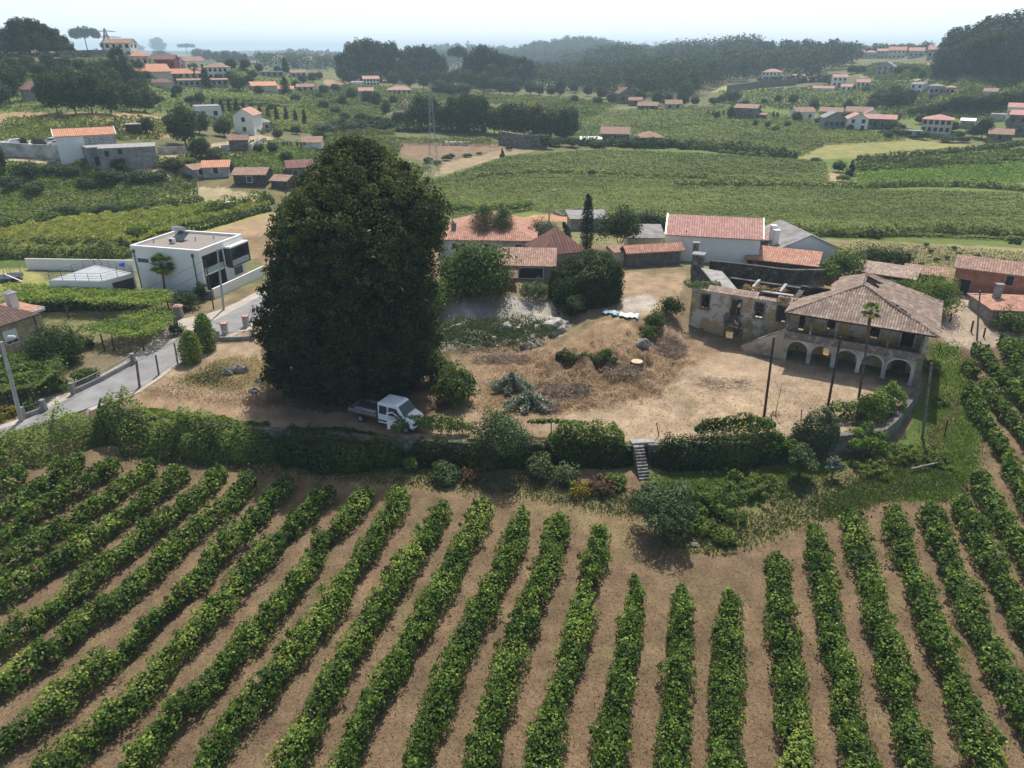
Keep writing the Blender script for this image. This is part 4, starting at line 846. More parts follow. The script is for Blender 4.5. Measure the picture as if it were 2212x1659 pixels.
def ruin():
    root = empty('ruined_manor', B0, 'roofless ochre manor ruin with an arcade of five arches and a sagging tiled roof', 'ruin', rz=math.atan2(-.503, .864))
    GY = 2.5; EV = 5.75
    wl_ = oprect(335,508,393,612,GY), oprect(555,548,620,712,GY), oprect(732,572,795,682,GY), oprect(895,600,962,712,GY)
    dr = oprect(505,762,622,900,GY); dr = (dr[0], dr[1], .1, dr[3]); sm = oprect(335,755,350,785,GY)
    mb = MB(); wallgrid(mb, -24.1, -12.7, -1.2, 5.75, GY, .55, list(wl_) + [dr, sm]); mb.build('facade_wall', M['ruin_plaster'], root)
    # window surrounds and broken casements
    for k, o in enumerate(list(wl_) + [dr]):
        mb = MB(); t = .16
        mb.box(o[0]-t, o[0], GY-.05, GY+.1, o[2]-t, o[3]+t).box(o[1], o[1]+t, GY-.05, GY+.1, o[2]-t, o[3]+t).box(o[0], o[1], GY-.05, GY+.1, o[3], o[3]+t)
        if k != 4: mb.box(o[0], o[1], GY-.09, GY+.12, o[2]-t, o[2])
        f = mb.build('window_surround' if k < 4 else 'door_surround', M['grey_stone'], root)
        if k < 4:
            mb = MB(); xm = (o[0]+o[1])/2; h = o[3]-o[2]; mb.box(xm-.035, xm+.035, GY+.2, GY+.26, o[2], o[3]).box(o[0], o[0]+.06, GY+.2, GY+.26, o[2], o[3]).box(o[1]-.06, o[1], GY+.2, GY+.26, o[2], o[3])
            for q in (.33, .66): mb.box(o[0], o[1], GY+.2, GY+.26, o[2]+h*q-.025, o[2]+h*q+.025)
            if k in (1, 3): mb.box(o[0]+.02, xm, GY+.14, GY+.19, o[2], o[3]-.1)
            mb.build('casement', M['dark_wood'], f)
    # little balcony
    o = wl_[1]; bx0, bx1 = o[0]-.45, o[1]+.45; zb = o[2]+.02
    mb = MB(); mb.box(bx0, bx1, GY-.75, GY+.01, zb-.2, zb).box(bx0+.1, bx0+.3, GY-.55, GY, zb-.55, zb-.2).box(bx1-.3, bx1-.1, GY-.55, GY, zb-.55, zb-.2)
    bal = mb.build('balcony', M['grey_stone'], root); mb = MB(); mb.box(bx0, bx1, GY-.75, GY-.63, zb+.82, zb+.92).box(bx0, bx0+.12, GY-.63, GY-.02, zb+.82, zb+.92).box(bx1-.12, bx1, GY-.63, GY-.02, zb+.82, zb+.92)
    for i in range(9):
        x = bx0 + .08 + (bx1 - bx0 - .16) * i / 8; mb.tube((x, GY-.69, zb), (x, GY-.69, zb+.45), .035, .065, 6).tube((x, GY-.69, zb+.45), (x, GY-.69, zb+.84), .065, .035, 6)
    mb.build('balustrade', M['grey_stone'], bal)
    # back wall of the gallery and of the ground floor
    ups = [oprect(1050,665,1095,800,GY), oprect(1262,695,1325,770,GY), oprect(1578,752,1650,832,GY), oprect(1802,785,1900,930,GY)]
    ups[0] = (ups[0][0], ups[0][1], 2.95, ups[0][3]); ups[3] = (ups[3][0], ups[3][1], 2.95, ups[3][3])
    mb = MB(); wallgrid(mb, -12.7, -.35, 2.78, 5.7, GY+.002, .5, ups); gw = mb.build('gallery_wall', M['ochre_plaster'], root)
    for k, o in enumerate(ups):
        mb = MB(); t = .14; y = GY - .04
        mb.box(o[0]-t, o[0], y, y+.16, o[2], o[3]+t).box(o[1], o[1]+t, y, y+.16, o[2], o[3]+t).box(o[0], o[1], y, y+.16, o[3], o[3]+t)
        if k in (1, 2): mb.box(o[0]-t, o[1]+t, y-.03, y+.16, o[2]-.12, o[2])
        f = mb.build('window_surround' if k in (1, 2) else 'door_surround', M['dirty_white_wall'], root)
        if k in (1, 2):
            mb = MB(); mb.box((o[0]+o[1])/2-.04, (o[0]+o[1])/2+.04, GY+.2, GY+.26, o[2], o[3]).box(o[0], o[1], GY+.2, GY+.26, (o[2]+o[3])/2-.03, (o[2]+o[3])/2+.03); mb.build('casement', M['dark_wood'], f)
    gr = [oprect(1230,905,1280,958,GY), oprect(1370,945,1455,1085,GY)]; gr[1] = (gr[1][0], gr[1][1], .02, gr[1][3]); gr.append((-2.6, -1.3, .02, 2.2))
    mb = MB(); wallgrid(mb, -12.7, -.35, -1.2, 2.77, GY+.004, .5, gr); mb.build('arcade_back_wall', M['ochre_plaster'], root)
    # arcade
    arches = [(-2.98, -.78), (-5.35, -3.35), (-7.75, -5.72), (-10.15, -8.15), (-12.55, -10.5)]; spr, thk, top = 1.5, .5, 2.85
    mb = MB(); prev = 0.0
    for (a, b) in arches + [(-13.1, -13.1)]:
        mb.box(b, prev, 0, thk, -1.2, spr)      # pier below the springing
        if a != b:
            r = (b - a) / 2; cx = (a + b) / 2; rz = min(r, 1.05); n = 12; pts = [(cx + r * math.cos(math.pi * i / n), spr + rz * math.sin(math.pi * i / n)) for i in range(n + 1)]
            for i in range(n):
                (xa, za), (xb, zb_) = pts[i], pts[i+1]
                mb.quad((xb,0,zb_),(xa,0,za),(xa,0,top),(xb,0,top)); mb.quad((xa,thk,za),(xb,thk,zb_),(xb,thk,top),(xa,thk,top)); mb.quad((xa,0,za),(xb,0,zb_),(xb,thk,zb_),(xa,thk,za))
        mb.box(b, prev, 0.0, thk, spr, top) if True else None
        prev = a
    mb.build('arcade', M['gallery_plaster'], root)
    for (a, b) in arches:
        mb = MB(); r = (b - a) / 2; cx = (a + b) / 2; rz = min(r, 1.05); n = 14
        for i in range(n):
            a0, a1 = math.pi * i / n, math.pi * (i + 1) / n
            q = [(cx + (r+k) * math.cos(t), y, spr + (rz+k) * math.sin(t)) for y in (-.05, .04) for k, t in ((-.01, a0), (.2, a0), (.2, a1), (-.01, a1))]
            mb.prism(q[:4], q[4:])
        mb.box(a-.0, a+.0, 0, 0, 0, 0) if False else None
        mb.build('arch_moulding', M['dirty_white_wall'], root)
    for x0, x1 in ((-.78, -.5), (-3.35, -2.98), (-5.72, -5.35), (-8.15, -7.75), (-10.5, -10.15), (-12.8, -12.55)):
        mb = MB(); mb.box(x0-.07, x1+.07, -.09, .1, spr-.17, spr).box(x0-.02, x1+.02, -.05, .02, -.2, spr-.17).box(x0-.1, x1+.1, -.12, .1, -.3, .28); mb.build('pillar', M['dirty_white_wall'], root)
    mb = MB(); mb.box(-13.1, .02, -.03, .22, 2.85, 3.42).box(-13.1, .04, -.09, .3, 3.42, 3.5).box(-13.1, .02, -.07, .0, 2.66, 2.85); mb.build('gallery_parapet', M['wood_slats_plaster'], root)
    mb = MB(); mb.box(-13.1, -.002, .22, GY, 2.55, 2.77); mb.build('gallery_floor', M['dark_wood'], root)
    for cx_, cy_ in ((975,730),(1150,740),(1335,770),(1715,850),(1965,870)):
        x, _ = ruz(*c7(cx_, cy_), .1); mb = MB(); mb.box(x-.1, x+.1, .0, .2, 3.5, 5.72).box(x-.16, x+.16, -.05, .26, 5.5, 5.7); mb.build('gallery_column', M['grey_stone'], root)
    # stair ramp down to the left
    xt, zt = ruz(*c7(950,778), 0); xb, zb = ruz(*c7(625,918), 0); xt = -13.1; zt = 3.5
    mb = MB(); mb.prism([(xt,-.02,-1),(xb,-.02,-1),(xb,.25,-1),(xt,.25,-1)][::-1], [(xt,-.02,zt),(xb,-.02,.95),(xb,.25,.95),(xt,.25,zt)][::-1]); mb.build('stair_wall', M['gallery_plaster'], root)
    mb = MB(); mb.prism([(xt,-.09,zt),(xb-.1,-.09,.9),(xb-.1,.32,.9),(xt,.32,zt)][::-1], [(xt,-.09,zt+.1),(xb-.1,-.09,1.02),(xb-.1,.32,1.02),(xt,.32,zt+.1)][::-1]); mb.build('stair_coping', M['grey_stone'], root)
    mb = MB(); n = 15
    for i in range(n): xa = xt + (xb - xt) * i / n; mb.box(xt + (xb - xt) * (i + 1) / n, xa, .26, 1.5, -1, 2.8 * (1 - (i + .5) / n) + .1)
    mb.build('stair_steps', M['grey_stone'], root)
    # outer walls
    mb = MB(); wallgrid(mb, 0, 10.0, -2.5, 5.7, 0, .5, [(3.0, 4.1, 3.6, 5.0), (6.5, 7.6, 3.6, 5.0)])
    mb.v = [(-y, x, z) for x, y, z in mb.v]; mb.f = [f[::-1] for f in mb.f]; mb.build('side_wall', M['ruin_plaster'], root)
    mb = MB(); wallgrid(mb, -13.6, 0, -1, 5.6, 10.0, .5, [(-9, -7.8, 3, 4.6)]); mb.build('rear_wall', M['dark_stone'], root)
    mb = MB(); mb.box(-24.1, -23.5, 3.06, 9.5, -1, 4.9).box(-22.0, -13.7, 11.5, 12.1, -1, 4.9).box(-13.7, -13.1, 3.06, 10.0, -1, 5.2).box(-19.0, -18.6, 3.06, 8.0, -1, 4.2).box(-18.5, -13.8, 7.6, 8.0, -1, 4.9); mb.build('inner_wall', M['dark_stone'], root)
    mb = MB(); xa, _ = ruz(*c7(830,460), 8); mb.box(-18.6, -13.9, 7.5, 8.1, 4.91, 5.05).box(-18.7, -18.4, 8.11, 11.4, 4.6, 5.3).box(-15.6, -15.3, 8.11, 11.4, 4.9, 5.25); mb.build('wall_coping', M['dirty_white_wall'], root)
    mb = MB()
    for i in range(5): mb.tube((-22.5 + i * 1.6, 3.1, 3.0), (-22.0 + i * 1.4, 10.5, 2.6 + .8 * math.sin(i * 3)), .1, .09, 6)
    mb.build('fallen_beam', M['dark_wood'], root)
    # roofs
    z0, zr = 5.78, 8.45; A = (-13.3, -.75, z0-.1); B = (.75, -.75, z0-.1); C_ = (.75, 10.7, z0); D_ = (-13.3, 10.7, z0); R1 = (-6.8, 3.7, zr); R2 = (-6.9, 8.1, zr+.05)
    tiles(A, B, R1, R1, hole=lambda u, v: (u < 4.2) & (v > 3.2 + vnoise(u, v, 1.2, 5) * 1.2) & (v > 3.4), mats=M['tile_ruin'], name='front_roof_slope', parent=root, seed=2, sag=.16)
    tiles(B, C_, R1, R2, hole=lambda u, v: (v > 5.9 + vnoise(u, v, 1.4, 5) * 1.3) & (u > 5.5) & (u < 8.0), mats=M['tile_ruin'], name='side_roof_slope', parent=root, seed=5, sag=.22, jit=.06)
    tiles(C_, D_, R2, R2, mats=M['tile_ruin'], name='rear_roof_slope', parent=root, seed=9)
    tiles(D_, A, R2, R1, hole=lambda u, v: (v < 3.0 + 2 * vnoise(u, v, .5, 3)) & (u < 7), mats=M['tile_ruin'], name='left_roof_slope', parent=root, seed=11)
    mb = MB()
    for i in range(9): mb.tube((.4, 1 + i * 1.05, z0 + .0), (-6.8, 3.9 + i * .5, zr-.1), .07, .07, 4)
    for i in range(11): mb.tube((-12.8 + i * 1.25, -.5, z0-.02), (-6.8, 3.8, zr-.16), .06, .06, 4)
    mb.build('rafters', M['dark_wood'], root)
    mb = MB()
    for a, b in ((A, R1), (B, R1), (C_, R2), (R1, R2)):
        n = 16
        for i in range(n):
            p = [a[k] + (b[k] - a[k]) * i / n for k in range(3)]; q = [a[k] + (b[k] - a[k]) * (i + 1.1) / n for k in range(3)]; p[2] += .06 + random.uniform(-.02, .03); q[2] += .06
            mb.tube(p, q, .15, .11, 7)
    mb.build('ridge_tiles', M['tile_ruin'], root, smooth=False)
    mb = MB(); mb.box(-13.2, .6, -.6, -.45, z0-.24, z0-.12).box(.45, .6, -.45, 10.5, z0-.24, z0-.12); mb.build('eave_beam', M['dark_wood'], root)
    tiles((-23.6, GY-.4, 5.72), (-12.9, GY-.4, 5.72), (-23.6, GY+.75, 6.15), (-12.9, GY+.75, 6.15), hole=lambda u, v: (u > 6.8) & (u < 8.8) & (v > .5) | ((u < 1.2)), mats=M['tile_ruin'], name='cornice_tiles', parent=root, seed=4, sag=.05, pitch=.3)
ruin()
hm = RU(24, 3, 8.3)
def rl(x, y, z): p = B0 - EU * x + EW * y; return np.array((p[0], p[1], B0[2] + z))
lv = Leaves(); o_ = rl(-22.8, 3.6, 5.9); root = empty('creeper', o_, 'green creeper capping the left end of the ruined facade', 'creeper')
lv.add(clumps([(rng.uniform(-2.2, 1.8), rng.uniform(-.3, 1.0), rng.uniform(-.1, .25)) for _ in range(26)], .45, 60, .09, squash=.6, vbase=rng.uniform(.4, .8, 26))).build('foliage', M['weed_leaf'], root)
for xx, yy, zz, nm, lb, n_ in ((-12.4, 3.0, 6.1, 'dry_creeper', 'rusty dry creeper where the tiled roof meets the roofless wing', 24), (-17.5, 8.6, 5.2, 'dry_creeper', 'dead brown creeper over the inner walls behind the roofless wing', 26)):
    o_ = rl(xx, yy, zz); root = empty(nm, o_, lb, 'creeper')
    Leaves().add(clumps([(rng.uniform(-2.8, 2.8) * .864, rng.uniform(-2.8, 2.8) * -.4, rng.uniform(-.3, .1)) for _ in range(n_)], .4, 60, .08, squash=.4, vbase=rng.uniform(.3, .7, n_))).build('foliage', M['dry_grass' if n_ == 26 else 'red_leaf'], root)

# ------------------------------------------------------------------ houses
def house(name, label, px, py, w=None, dep=8, h=3, rise=1.5, roof='gx', wall='white_wall', roofm='tile_orange', rot=0, nw=(0, 0, 1), wpx=None, cat='house', group=None, chim=None, door=None,
          over=.35, loc=None, rz=None, side='l', wins=None, shut=None, sink=1.5, fascia=None, winsz=(1.0, 1.2), winmat=None):
    p = G(px, py) if loc is None else np.array(loc, float); az = math.atan2(p[0], p[1]); rt = (-az + R(rot)) if rz is None else rz
    if w is None: w = wpx * depth_of(p) / FPX / max(.5, abs(math.cos(R(rot))))
    root = empty(name, p, label, cat, rz=rt, group=group); far = np.hypot(p[0], p[1]) > 260
    x0, x1 = -w / 2, w / 2; mb = MB()
    if roof == 'gy': mb.box(x0, x1, 0, dep, -sink, h); mb.prism([(x0,0,h),(x1,0,h),(x1,dep,h),(x0,dep,h)], [(-.01,0,h+rise),(.01,0,h+rise),(.01,dep,h+rise),(-.01,dep,h+rise)])
    elif roof == 'gx': mb.box(x0, x1, 0, dep, -sink, h); mb.prism([(x0,0,h),(x1,0,h),(x1,dep,h),(x0,dep,h)], [(x0,dep/2-.01,h+rise),(x1,dep/2-.01,h+rise),(x1,dep/2+.01,h+rise),(x0,dep/2+.01,h+rise)])
    elif roof == 'shed': mb.prism([(x0,0,-sink),(x1,0,-sink),(x1,dep,-sink),(x0,dep,-sink)], [(x0,0,h),(x1,0,h),(x1,dep,h+rise),(x0,dep,h+rise)])
    else: mb.box(x0, x1, 0, dep, -sink, h)
    mb.build('wall', M[wall], root); t = .14; mb = MB(); O = over
    if roof == 'gx':
        k = rise / (dep / 2)
        for s in (0, 1):
            ya, yb = (-O, dep / 2) if s == 0 else (dep + O, dep / 2); za, zb = h - O * k + .03, h + rise + .03
            q = [(x0-O,ya,za),(x1+O,ya,za),(x1+O,yb,zb),(x0-O,yb,zb)]; q = q if s == 0 else q[::-1]; mb.prism(q, [(a,b,c+t) for a,b,c in q])
    elif roof == 'gy':
        k = rise / (w / 2)
        for s in (0, 1):
            xa = x0 - O if s == 0 else x1 + O; za, zb = h - O * k + .03, h + rise + .03
            q = [(xa,-O,za),(0,-O,zb),(0,dep+O,zb),(xa,dep+O,za)]; q = q if s == 0 else q[::-1]; mb.prism(q, [(a,b,c+t) for a,b,c in q])
    elif roof == 'hip':
        m_ = min(w, dep) / 2 + O; e0 = [(x0-O,-O,h+.02),(x1+O,-O,h+.02),(x1+O,dep+O,h+.02),(x0-O,dep+O,h+.02)]; e1 = [(a,b,c+.12) for a,b,c in e0]; mb.prism(e0, e1)
        if w >= dep: r0, r1 = (x0-O+m_, dep/2, h+rise), (x1+O-m_, dep/2, h+rise)
        else: r0, r1 = (0, -O+m_, h+rise), (0, dep+O-m_, h+rise)
        a, b, c, d = [(q[0], q[1], q[2]+.002) for q in e1]
        if w >= dep: mb.quad(a, b, r1, r0).quad(b, c, r1).quad(c, d, r0, r1).quad(d, a, r0)
        else: mb.quad(a, b, r0).quad(b, c, r1, r0).quad(c, d, r1).quad(d, a, r0, r1)
    elif roof == 'shed':
        q = [(x0-O,-O,h+.03-O*rise/dep),(x1+O,-O,h+.03-O*rise/dep),(x1+O,dep+O,h+rise+.03+O*rise/dep),(x0-O,dep+O,h+rise+.03+O*rise/dep)]; mb.prism(q, [(a,b,c+t) for a,b,c in q])
    elif roof == 'flat': mb.box(x0-.05, x1+.05, -.05, dep+.05, h, h+.18)
    rf = mb.build('roof', M[roofm], root)
    if fascia and roof == 'gx':
        k = rise / (dep / 2); mb = MB()
        for xx in (x0-O-.06, x1+O-.12):
            for s in (0, 1):
                ya, yb = (-O-.02, dep / 2) if s == 0 else (dep + O + .02, dep / 2); za, zb = h - O * k, h + rise
                q = [(xx,ya,za),(xx+.2,ya,za),(xx+.2,yb,zb),(xx,yb,zb)]; q = q if s == 0 else q[::-1]; mb.prism(q, [(a,b,c+t+.12) for a,b,c in q])
        mb.build('verge', M[fascia], rf)
    if chim:
        for (cx, cy, ch) in chim: mb = MB(); mb.box(cx-.35, cx+.35, cy-.3, cy+.3, h-.2, h+ch).box(cx-.45, cx+.45, cy-.4, cy+.4, h+ch, h+ch+.14); mb.build('chimney', M[wall if wall in ('white_wall', 'grey_wall') else 'grey_wall'], rf)
    def window(face, f, zb, ww, wh, nm='window', mat=None):
        mb = MB(); t1 = .05; pm = MB(); g = .09
        def bx(m_, a, b, za, zb_, o0, o1):
            if face == 'f': m_.box(a, b, -o1, -o0, za, zb_)
            elif face == 'l': m_.box(x0-o1, x0-o0, a, b, za, zb_)
            else: m_.box(x1+o0, x1+o1, a, b, za, zb_)
        c = x0 + f * w if face == 'f' else f * dep
        if far: bx(pm, c-ww/2, c+ww/2, zb, zb+wh, -.02, .05); return pm.build(nm, M[mat or winmat or 'glass'], root)
        bx(mb, c-ww/2-g, c-ww/2, zb-g, zb+wh+g, -.02, t1); bx(mb, c+ww/2, c+ww/2+g, zb-g, zb+wh+g, -.02, t1); bx(mb, c-ww/2, c+ww/2, zb+wh, zb+wh+g, -.02, t1); bx(mb, c-ww/2, c+ww/2, zb-g, zb, -.02, t1+.04)
        fr = mb.build(nm, M[shut or 'white_paint'], root); bx(pm, c-ww/2, c+ww/2, zb, zb+wh, -.02, .02)
        pm.build('pane' if nm == 'window' else 'leaf', M[mat or winmat or 'glass'], fr); return fr
    nf, ns, sto = nw; sh = h / max(1, sto)
    for s in range(sto):
        for i in range(nf): window('f', (i + .5) / nf, s * sh + sh * .34, *winsz)
        for i in range(ns): window(side, (i + .5) / ns, s * sh + sh * .34, *winsz)
    for q in (wins or []): window(*q)
    if door is not None: window('f', door, .05, 1.0, 2.0, 'door', 'dark_wood')
    return root
def plane_at(px, py, p, rz):
    """(local x, z) where a pixel meets the front plane of a house at p turned rz"""
    x, y, v = ray(px, py); ex = np.array((math.cos(rz), math.sin(rz), 0)); ey = np.array((-math.sin(rz), math.cos(rz), 0)); o = np.array((0, 0, HC)) - np.asarray(p)
    d = np.array((x, y, v)); t = -np.dot(o, ey) / np.dot(d, ey); q = o + d * t; return np.dot(q, ex), q[2]

# modern white house with grey flat roof
def white_house():
    F_ = G(447, 641); Lw = G(306, 627); ex = (F_ - Lw)[:2]; ex = ex / np.linalg.norm(ex); rz = math.atan2(ex[1], ex[0]); W = 10.6; D_ = 8.6; H = 6.6
    o = np.array((F_[0] - ex[0] * W, F_[1] - ex[1] * W, F_[2])); root = empty('modern_house', o, 'modern white two storey house with flat gravel roof and dark glazed balconies', 'house', rz=rz); root.scale = (1, 1.1, .9)
    mb = MB(); mb.box(0, W, 0, D_, -1.2, H)
    # front (local -y) is the blank wall, the right side (+x) has the recesses
    mb = MB(); ops = [(.5, 4.2, .1, 5.9)]
    mb.box(0, W-1.6, 0, D_, -1.2, H-.02).box(W-1.6, W, 0, .35, -1.2, H-.02).box(W-1.6, W, .35, D_, 6.0, H-.02).box(W-1.6, W, 4.3, 4.55, -1.2, 6.0).box(W-1.6, W, 4.55, D_, -1.2, 3.1).box(W-1.6, W, .35, 4.3, -1.2, .05)
    mb.build('wall', M['white_wall'], root)
    mb = MB(); mb.box(-.06, W+.06, -.06, .28, H-.02, H+.42).box(-.06, W+.06, D_-.28, D_+.06, H-.02, H+.42).box(-.06, .28, .28, D_-.28, H-.02, H+.42).box(W-.28, W+.06, .28, D_-.28, H-.02, H+.42); mb.build('parapet', M['white_wall'], root)
    mb = MB(); mb.box(.28, W-.28, .28, D_-.28, H-.01, H+.06); mb.build('roof', M['gravel'], root)
    mb = MB(); mb.box(W-1.62, W-1.5, .36, 4.29, .06, 5.99); mb.build('glazing', M['glass'], root)
    mb = MB(); mb.box(W-1.5, W+.02, .36, .5, .06, 5.98).box(W-1.5, W+.02, 4.15, 4.29, .06, 5.98).box(W-1.5, W+.02, .5, 4.15, 5.85, 5.98); mb.build('dark_surround', M['dark_trim'], root)
    mb = MB(); mb.box(W-1.5, W+.05, .5, 4.15, 3.0, 3.2); b = mb.build('balcony', M['white_wall'], root); mb = MB(); mb.box(W-.02, W+.02, .5, 4.15, 3.22, 4.1); mb.build('glass_rail', M['rail_glass'], b)
    # projecting dark box
    mb = MB(); mb.box(W-.5, W+.9, 4.75, 4.9, 2.9, 5.9).box(W-.5, W+.9, D_-.15, D_, 2.9, 5.9).box(W-.5, W+.9, 4.9, D_-.15, 2.9, 3.08).box(W-.5, W+.9, 4.9, D_-.15, 5.75, 5.9); mb.build('bay_frame', M['dark_trim'], root)
    mb = MB(); mb.box(W-.45, W-.3, 4.9, D_-.15, 3.1, 5.74); mb.build('bay_window', M['glass'], root); mb = MB(); mb.box(W+.82, W+.86, 4.95, D_-.2, 3.1, 4.0); mb.build('glass_rail', M['rail_glass'], root)
    mb = MB(); mb.box(W-.5, W+.95, 4.7, D_+.05, 5.91, 6.12); mb.build('bay_roof', M['white_wall'], root)
    mb = MB(); mb.box(W-.0, W+.05, 6.0, 7.7, 1.2, 2.4); mb.build('window', M['dark_trim'], root); mb = MB(); mb.box(.7, 2.4, -.04, .02, 4.5, 5.1); mb.build('window', M['dark_trim'], root)
    for x in (.35, W-1.0): mb = MB(); mb.box(x-.14, x+.14, -.16, -.0, 5.9, 6.4).tube((x, -.09, -.5), (x, -.09, 5.95), .06, .06, 6); mb.build('downpipe', M['dark_trim'], root)
    def Lc(x, y, z): return o + np.array((ex[0] * x - ex[1] * y, ex[1] * x + ex[0] * y, z))
    c, s = math.cos(rz), math.sin(rz)
    t = empty('solar_water_heater', Lc(3.2, 6.1, H*.9+.06), 'grey cylindrical solar water tank with panel on the flat roof of the white house', 'water heater', rz=rz)
    mb = MB(); mb.tube((-1.2, 0, 1.35), (.7, 0, 1.35), .34, .34, 14); mb.build('tank', M['metal'], t, smooth=False); mb = MB(); mb.prism([(-.2,-.1,.95),(1.6,-.1,.95),(1.6,-1.9,.12),(-.2,-1.9,.12)][::-1], [(-.2,-.1,1.03),(1.6,-.1,1.03),(1.6,-1.9,.2),(-.2,-1.9,.2)][::-1]); mb.build('panel', M['glass'], t)
    mb = MB(); mb.tube((-.9, 0, 0), (-.9, 0, 1.1), .04).tube((.5, 0, 0), (.5, 0, 1.1), .04); mb.build('leg', M['galvanised'], t)
    t = empty('air_conditioner', Lc(3.9, 3.4, H*.9+.06), 'small white air conditioning unit on the gravel roof', 'air conditioner', rz=rz); mb = MB(); mb.box(-.45, .45, -.18, .18, .08, .72); mb.build('casing', M['white_plastic'], t, bevel=.03); mb = MB(); mb.tube((-.1, -.2, .4), (-.1, -.185, .4), .24, .24, 14); mb.build('fan_grille', M['black_plastic'], t)
    for i, (x, y) in enumerate(((1.0, 3.2), (7.6, 7.3), (5.9, 5.6))):
        mb = MB(); mb.tube((0, 0, 0), (0, 0, .4), .09, .09, 8).tube((0, 0, .4), (0, 0, .5), .15, .13, 8); ob = mb.build('roof_vent', M['metal']); ob.location = Lc(x, y, H*.9+.06); tag(ob, ['small vent pipe near the left edge of the gravel roof', 'small vent pipe near the far edge of the gravel roof', 'small vent pipe beside the solar panel'][i], 'vent pipe')
    # street wall
    wp = [Lc(W + 1.6, -.6, 0), Lc(W + 1.9, 4, 0), Lc(W + 2.2, 10.3, 0)]
    for q in wp: q[2] = zat(q[0], q[1])[0]
    wall_line('street_wall', 'white rendered street wall in front of the modern house', wp, 1.35, .25, M['white_wall'])
    wp = [Lc(W + 1.5, -.7, 0), Lc(W - 3.2, -1.6, 0)]
    for q in wp: q[2] = zat(q[0], q[1])[0]
    wall_line('garden_wall', 'dark grey garden wall below the palm, left of the street wall', wp, 1.1, .25, M['grey_wall'])
    # garage with roof terrace
    q = [P(104.6, 606, 5.9), P(221, 608, 5.9), P(289, 590, 5.9), P(205, 573, 5.9)]; oo = q[0].copy(); oo[2] = zat(oo[0], oo[1])[0]; r2 = empty('garage', oo, 'low white garage with a railed roof terrace beside the modern house', 'garage')
    loop = [(p[0]-oo[0], p[1]-oo[1]) for p in q]; zt = 5.9 - oo[2]; mb = MB(); mb.extr(loop, -1.0, zt); mb.build('wall', M['white_wall'], r2)
    cc = np.mean(loop, axis=0); ins = [tuple(cc + (np.array(p) - cc) * .97) for p in loop]; mb = MB(); mb.extr(ins, zt, zt + .06); mb.build('terrace_floor', M['deck_grey'], r2)
    mb = MB(); A = np.array(loop[1]); Bq = np.array(loop[2]); dd = (Bq - A) / np.linalg.norm(Bq - A); nn = np.array((dd[1], -dd[0])); a = A + dd * 1.2 + nn * .03; b = A + dd * 4.2 + nn * .03; mb.prism([(*a, .2), (*b, .2), (*(b - nn * .1), .2), (*(a - nn * .1), .2)], [(*a, 2.4), (*b, 2.4), (*(b - nn * .1), 2.4), (*(a - nn * .1), 2.4)]); mb.build('garage_door', M['dark_trim'], r2)
    mb = MB()
    for i in (0, 1, 2, 3):
        A = np.array(ins[i]); Bq = np.array(ins[(i + 1) % 4]); L_ = np.linalg.norm(Bq - A); n = max(2, int(L_ / 1.6))
        for k in range(n + 1): p = A + (Bq - A) * k / n; mb.tube((*p, zt), (*p, zt + 1.0), .03, .03, 4)
        for zz in (.35, .65, 1.0): mb.tube((*A, zt + zz), (*Bq, zt + zz), .022, .022, 4)
    mb.build('railing', M['dark_trim'], r2)
    p = P(264, 575, 6.0); mb = MB(); mb.tube((0, 0, 0), (0, 0, .5), .35, .42, 12); ob = mb.build('plastic_tub', M['blue_plastic']); ob.location = p; tag(ob, 'blue plastic tub at the back of the garage terrace', 'tub')
    mb = MB(); a = G(61, 582); b = G(292, 586); wall_line('boundary_wall', 'long white boundary wall behind the garage terrace', [a, b], 1.7, .2, M['white_wall'])
white_house()

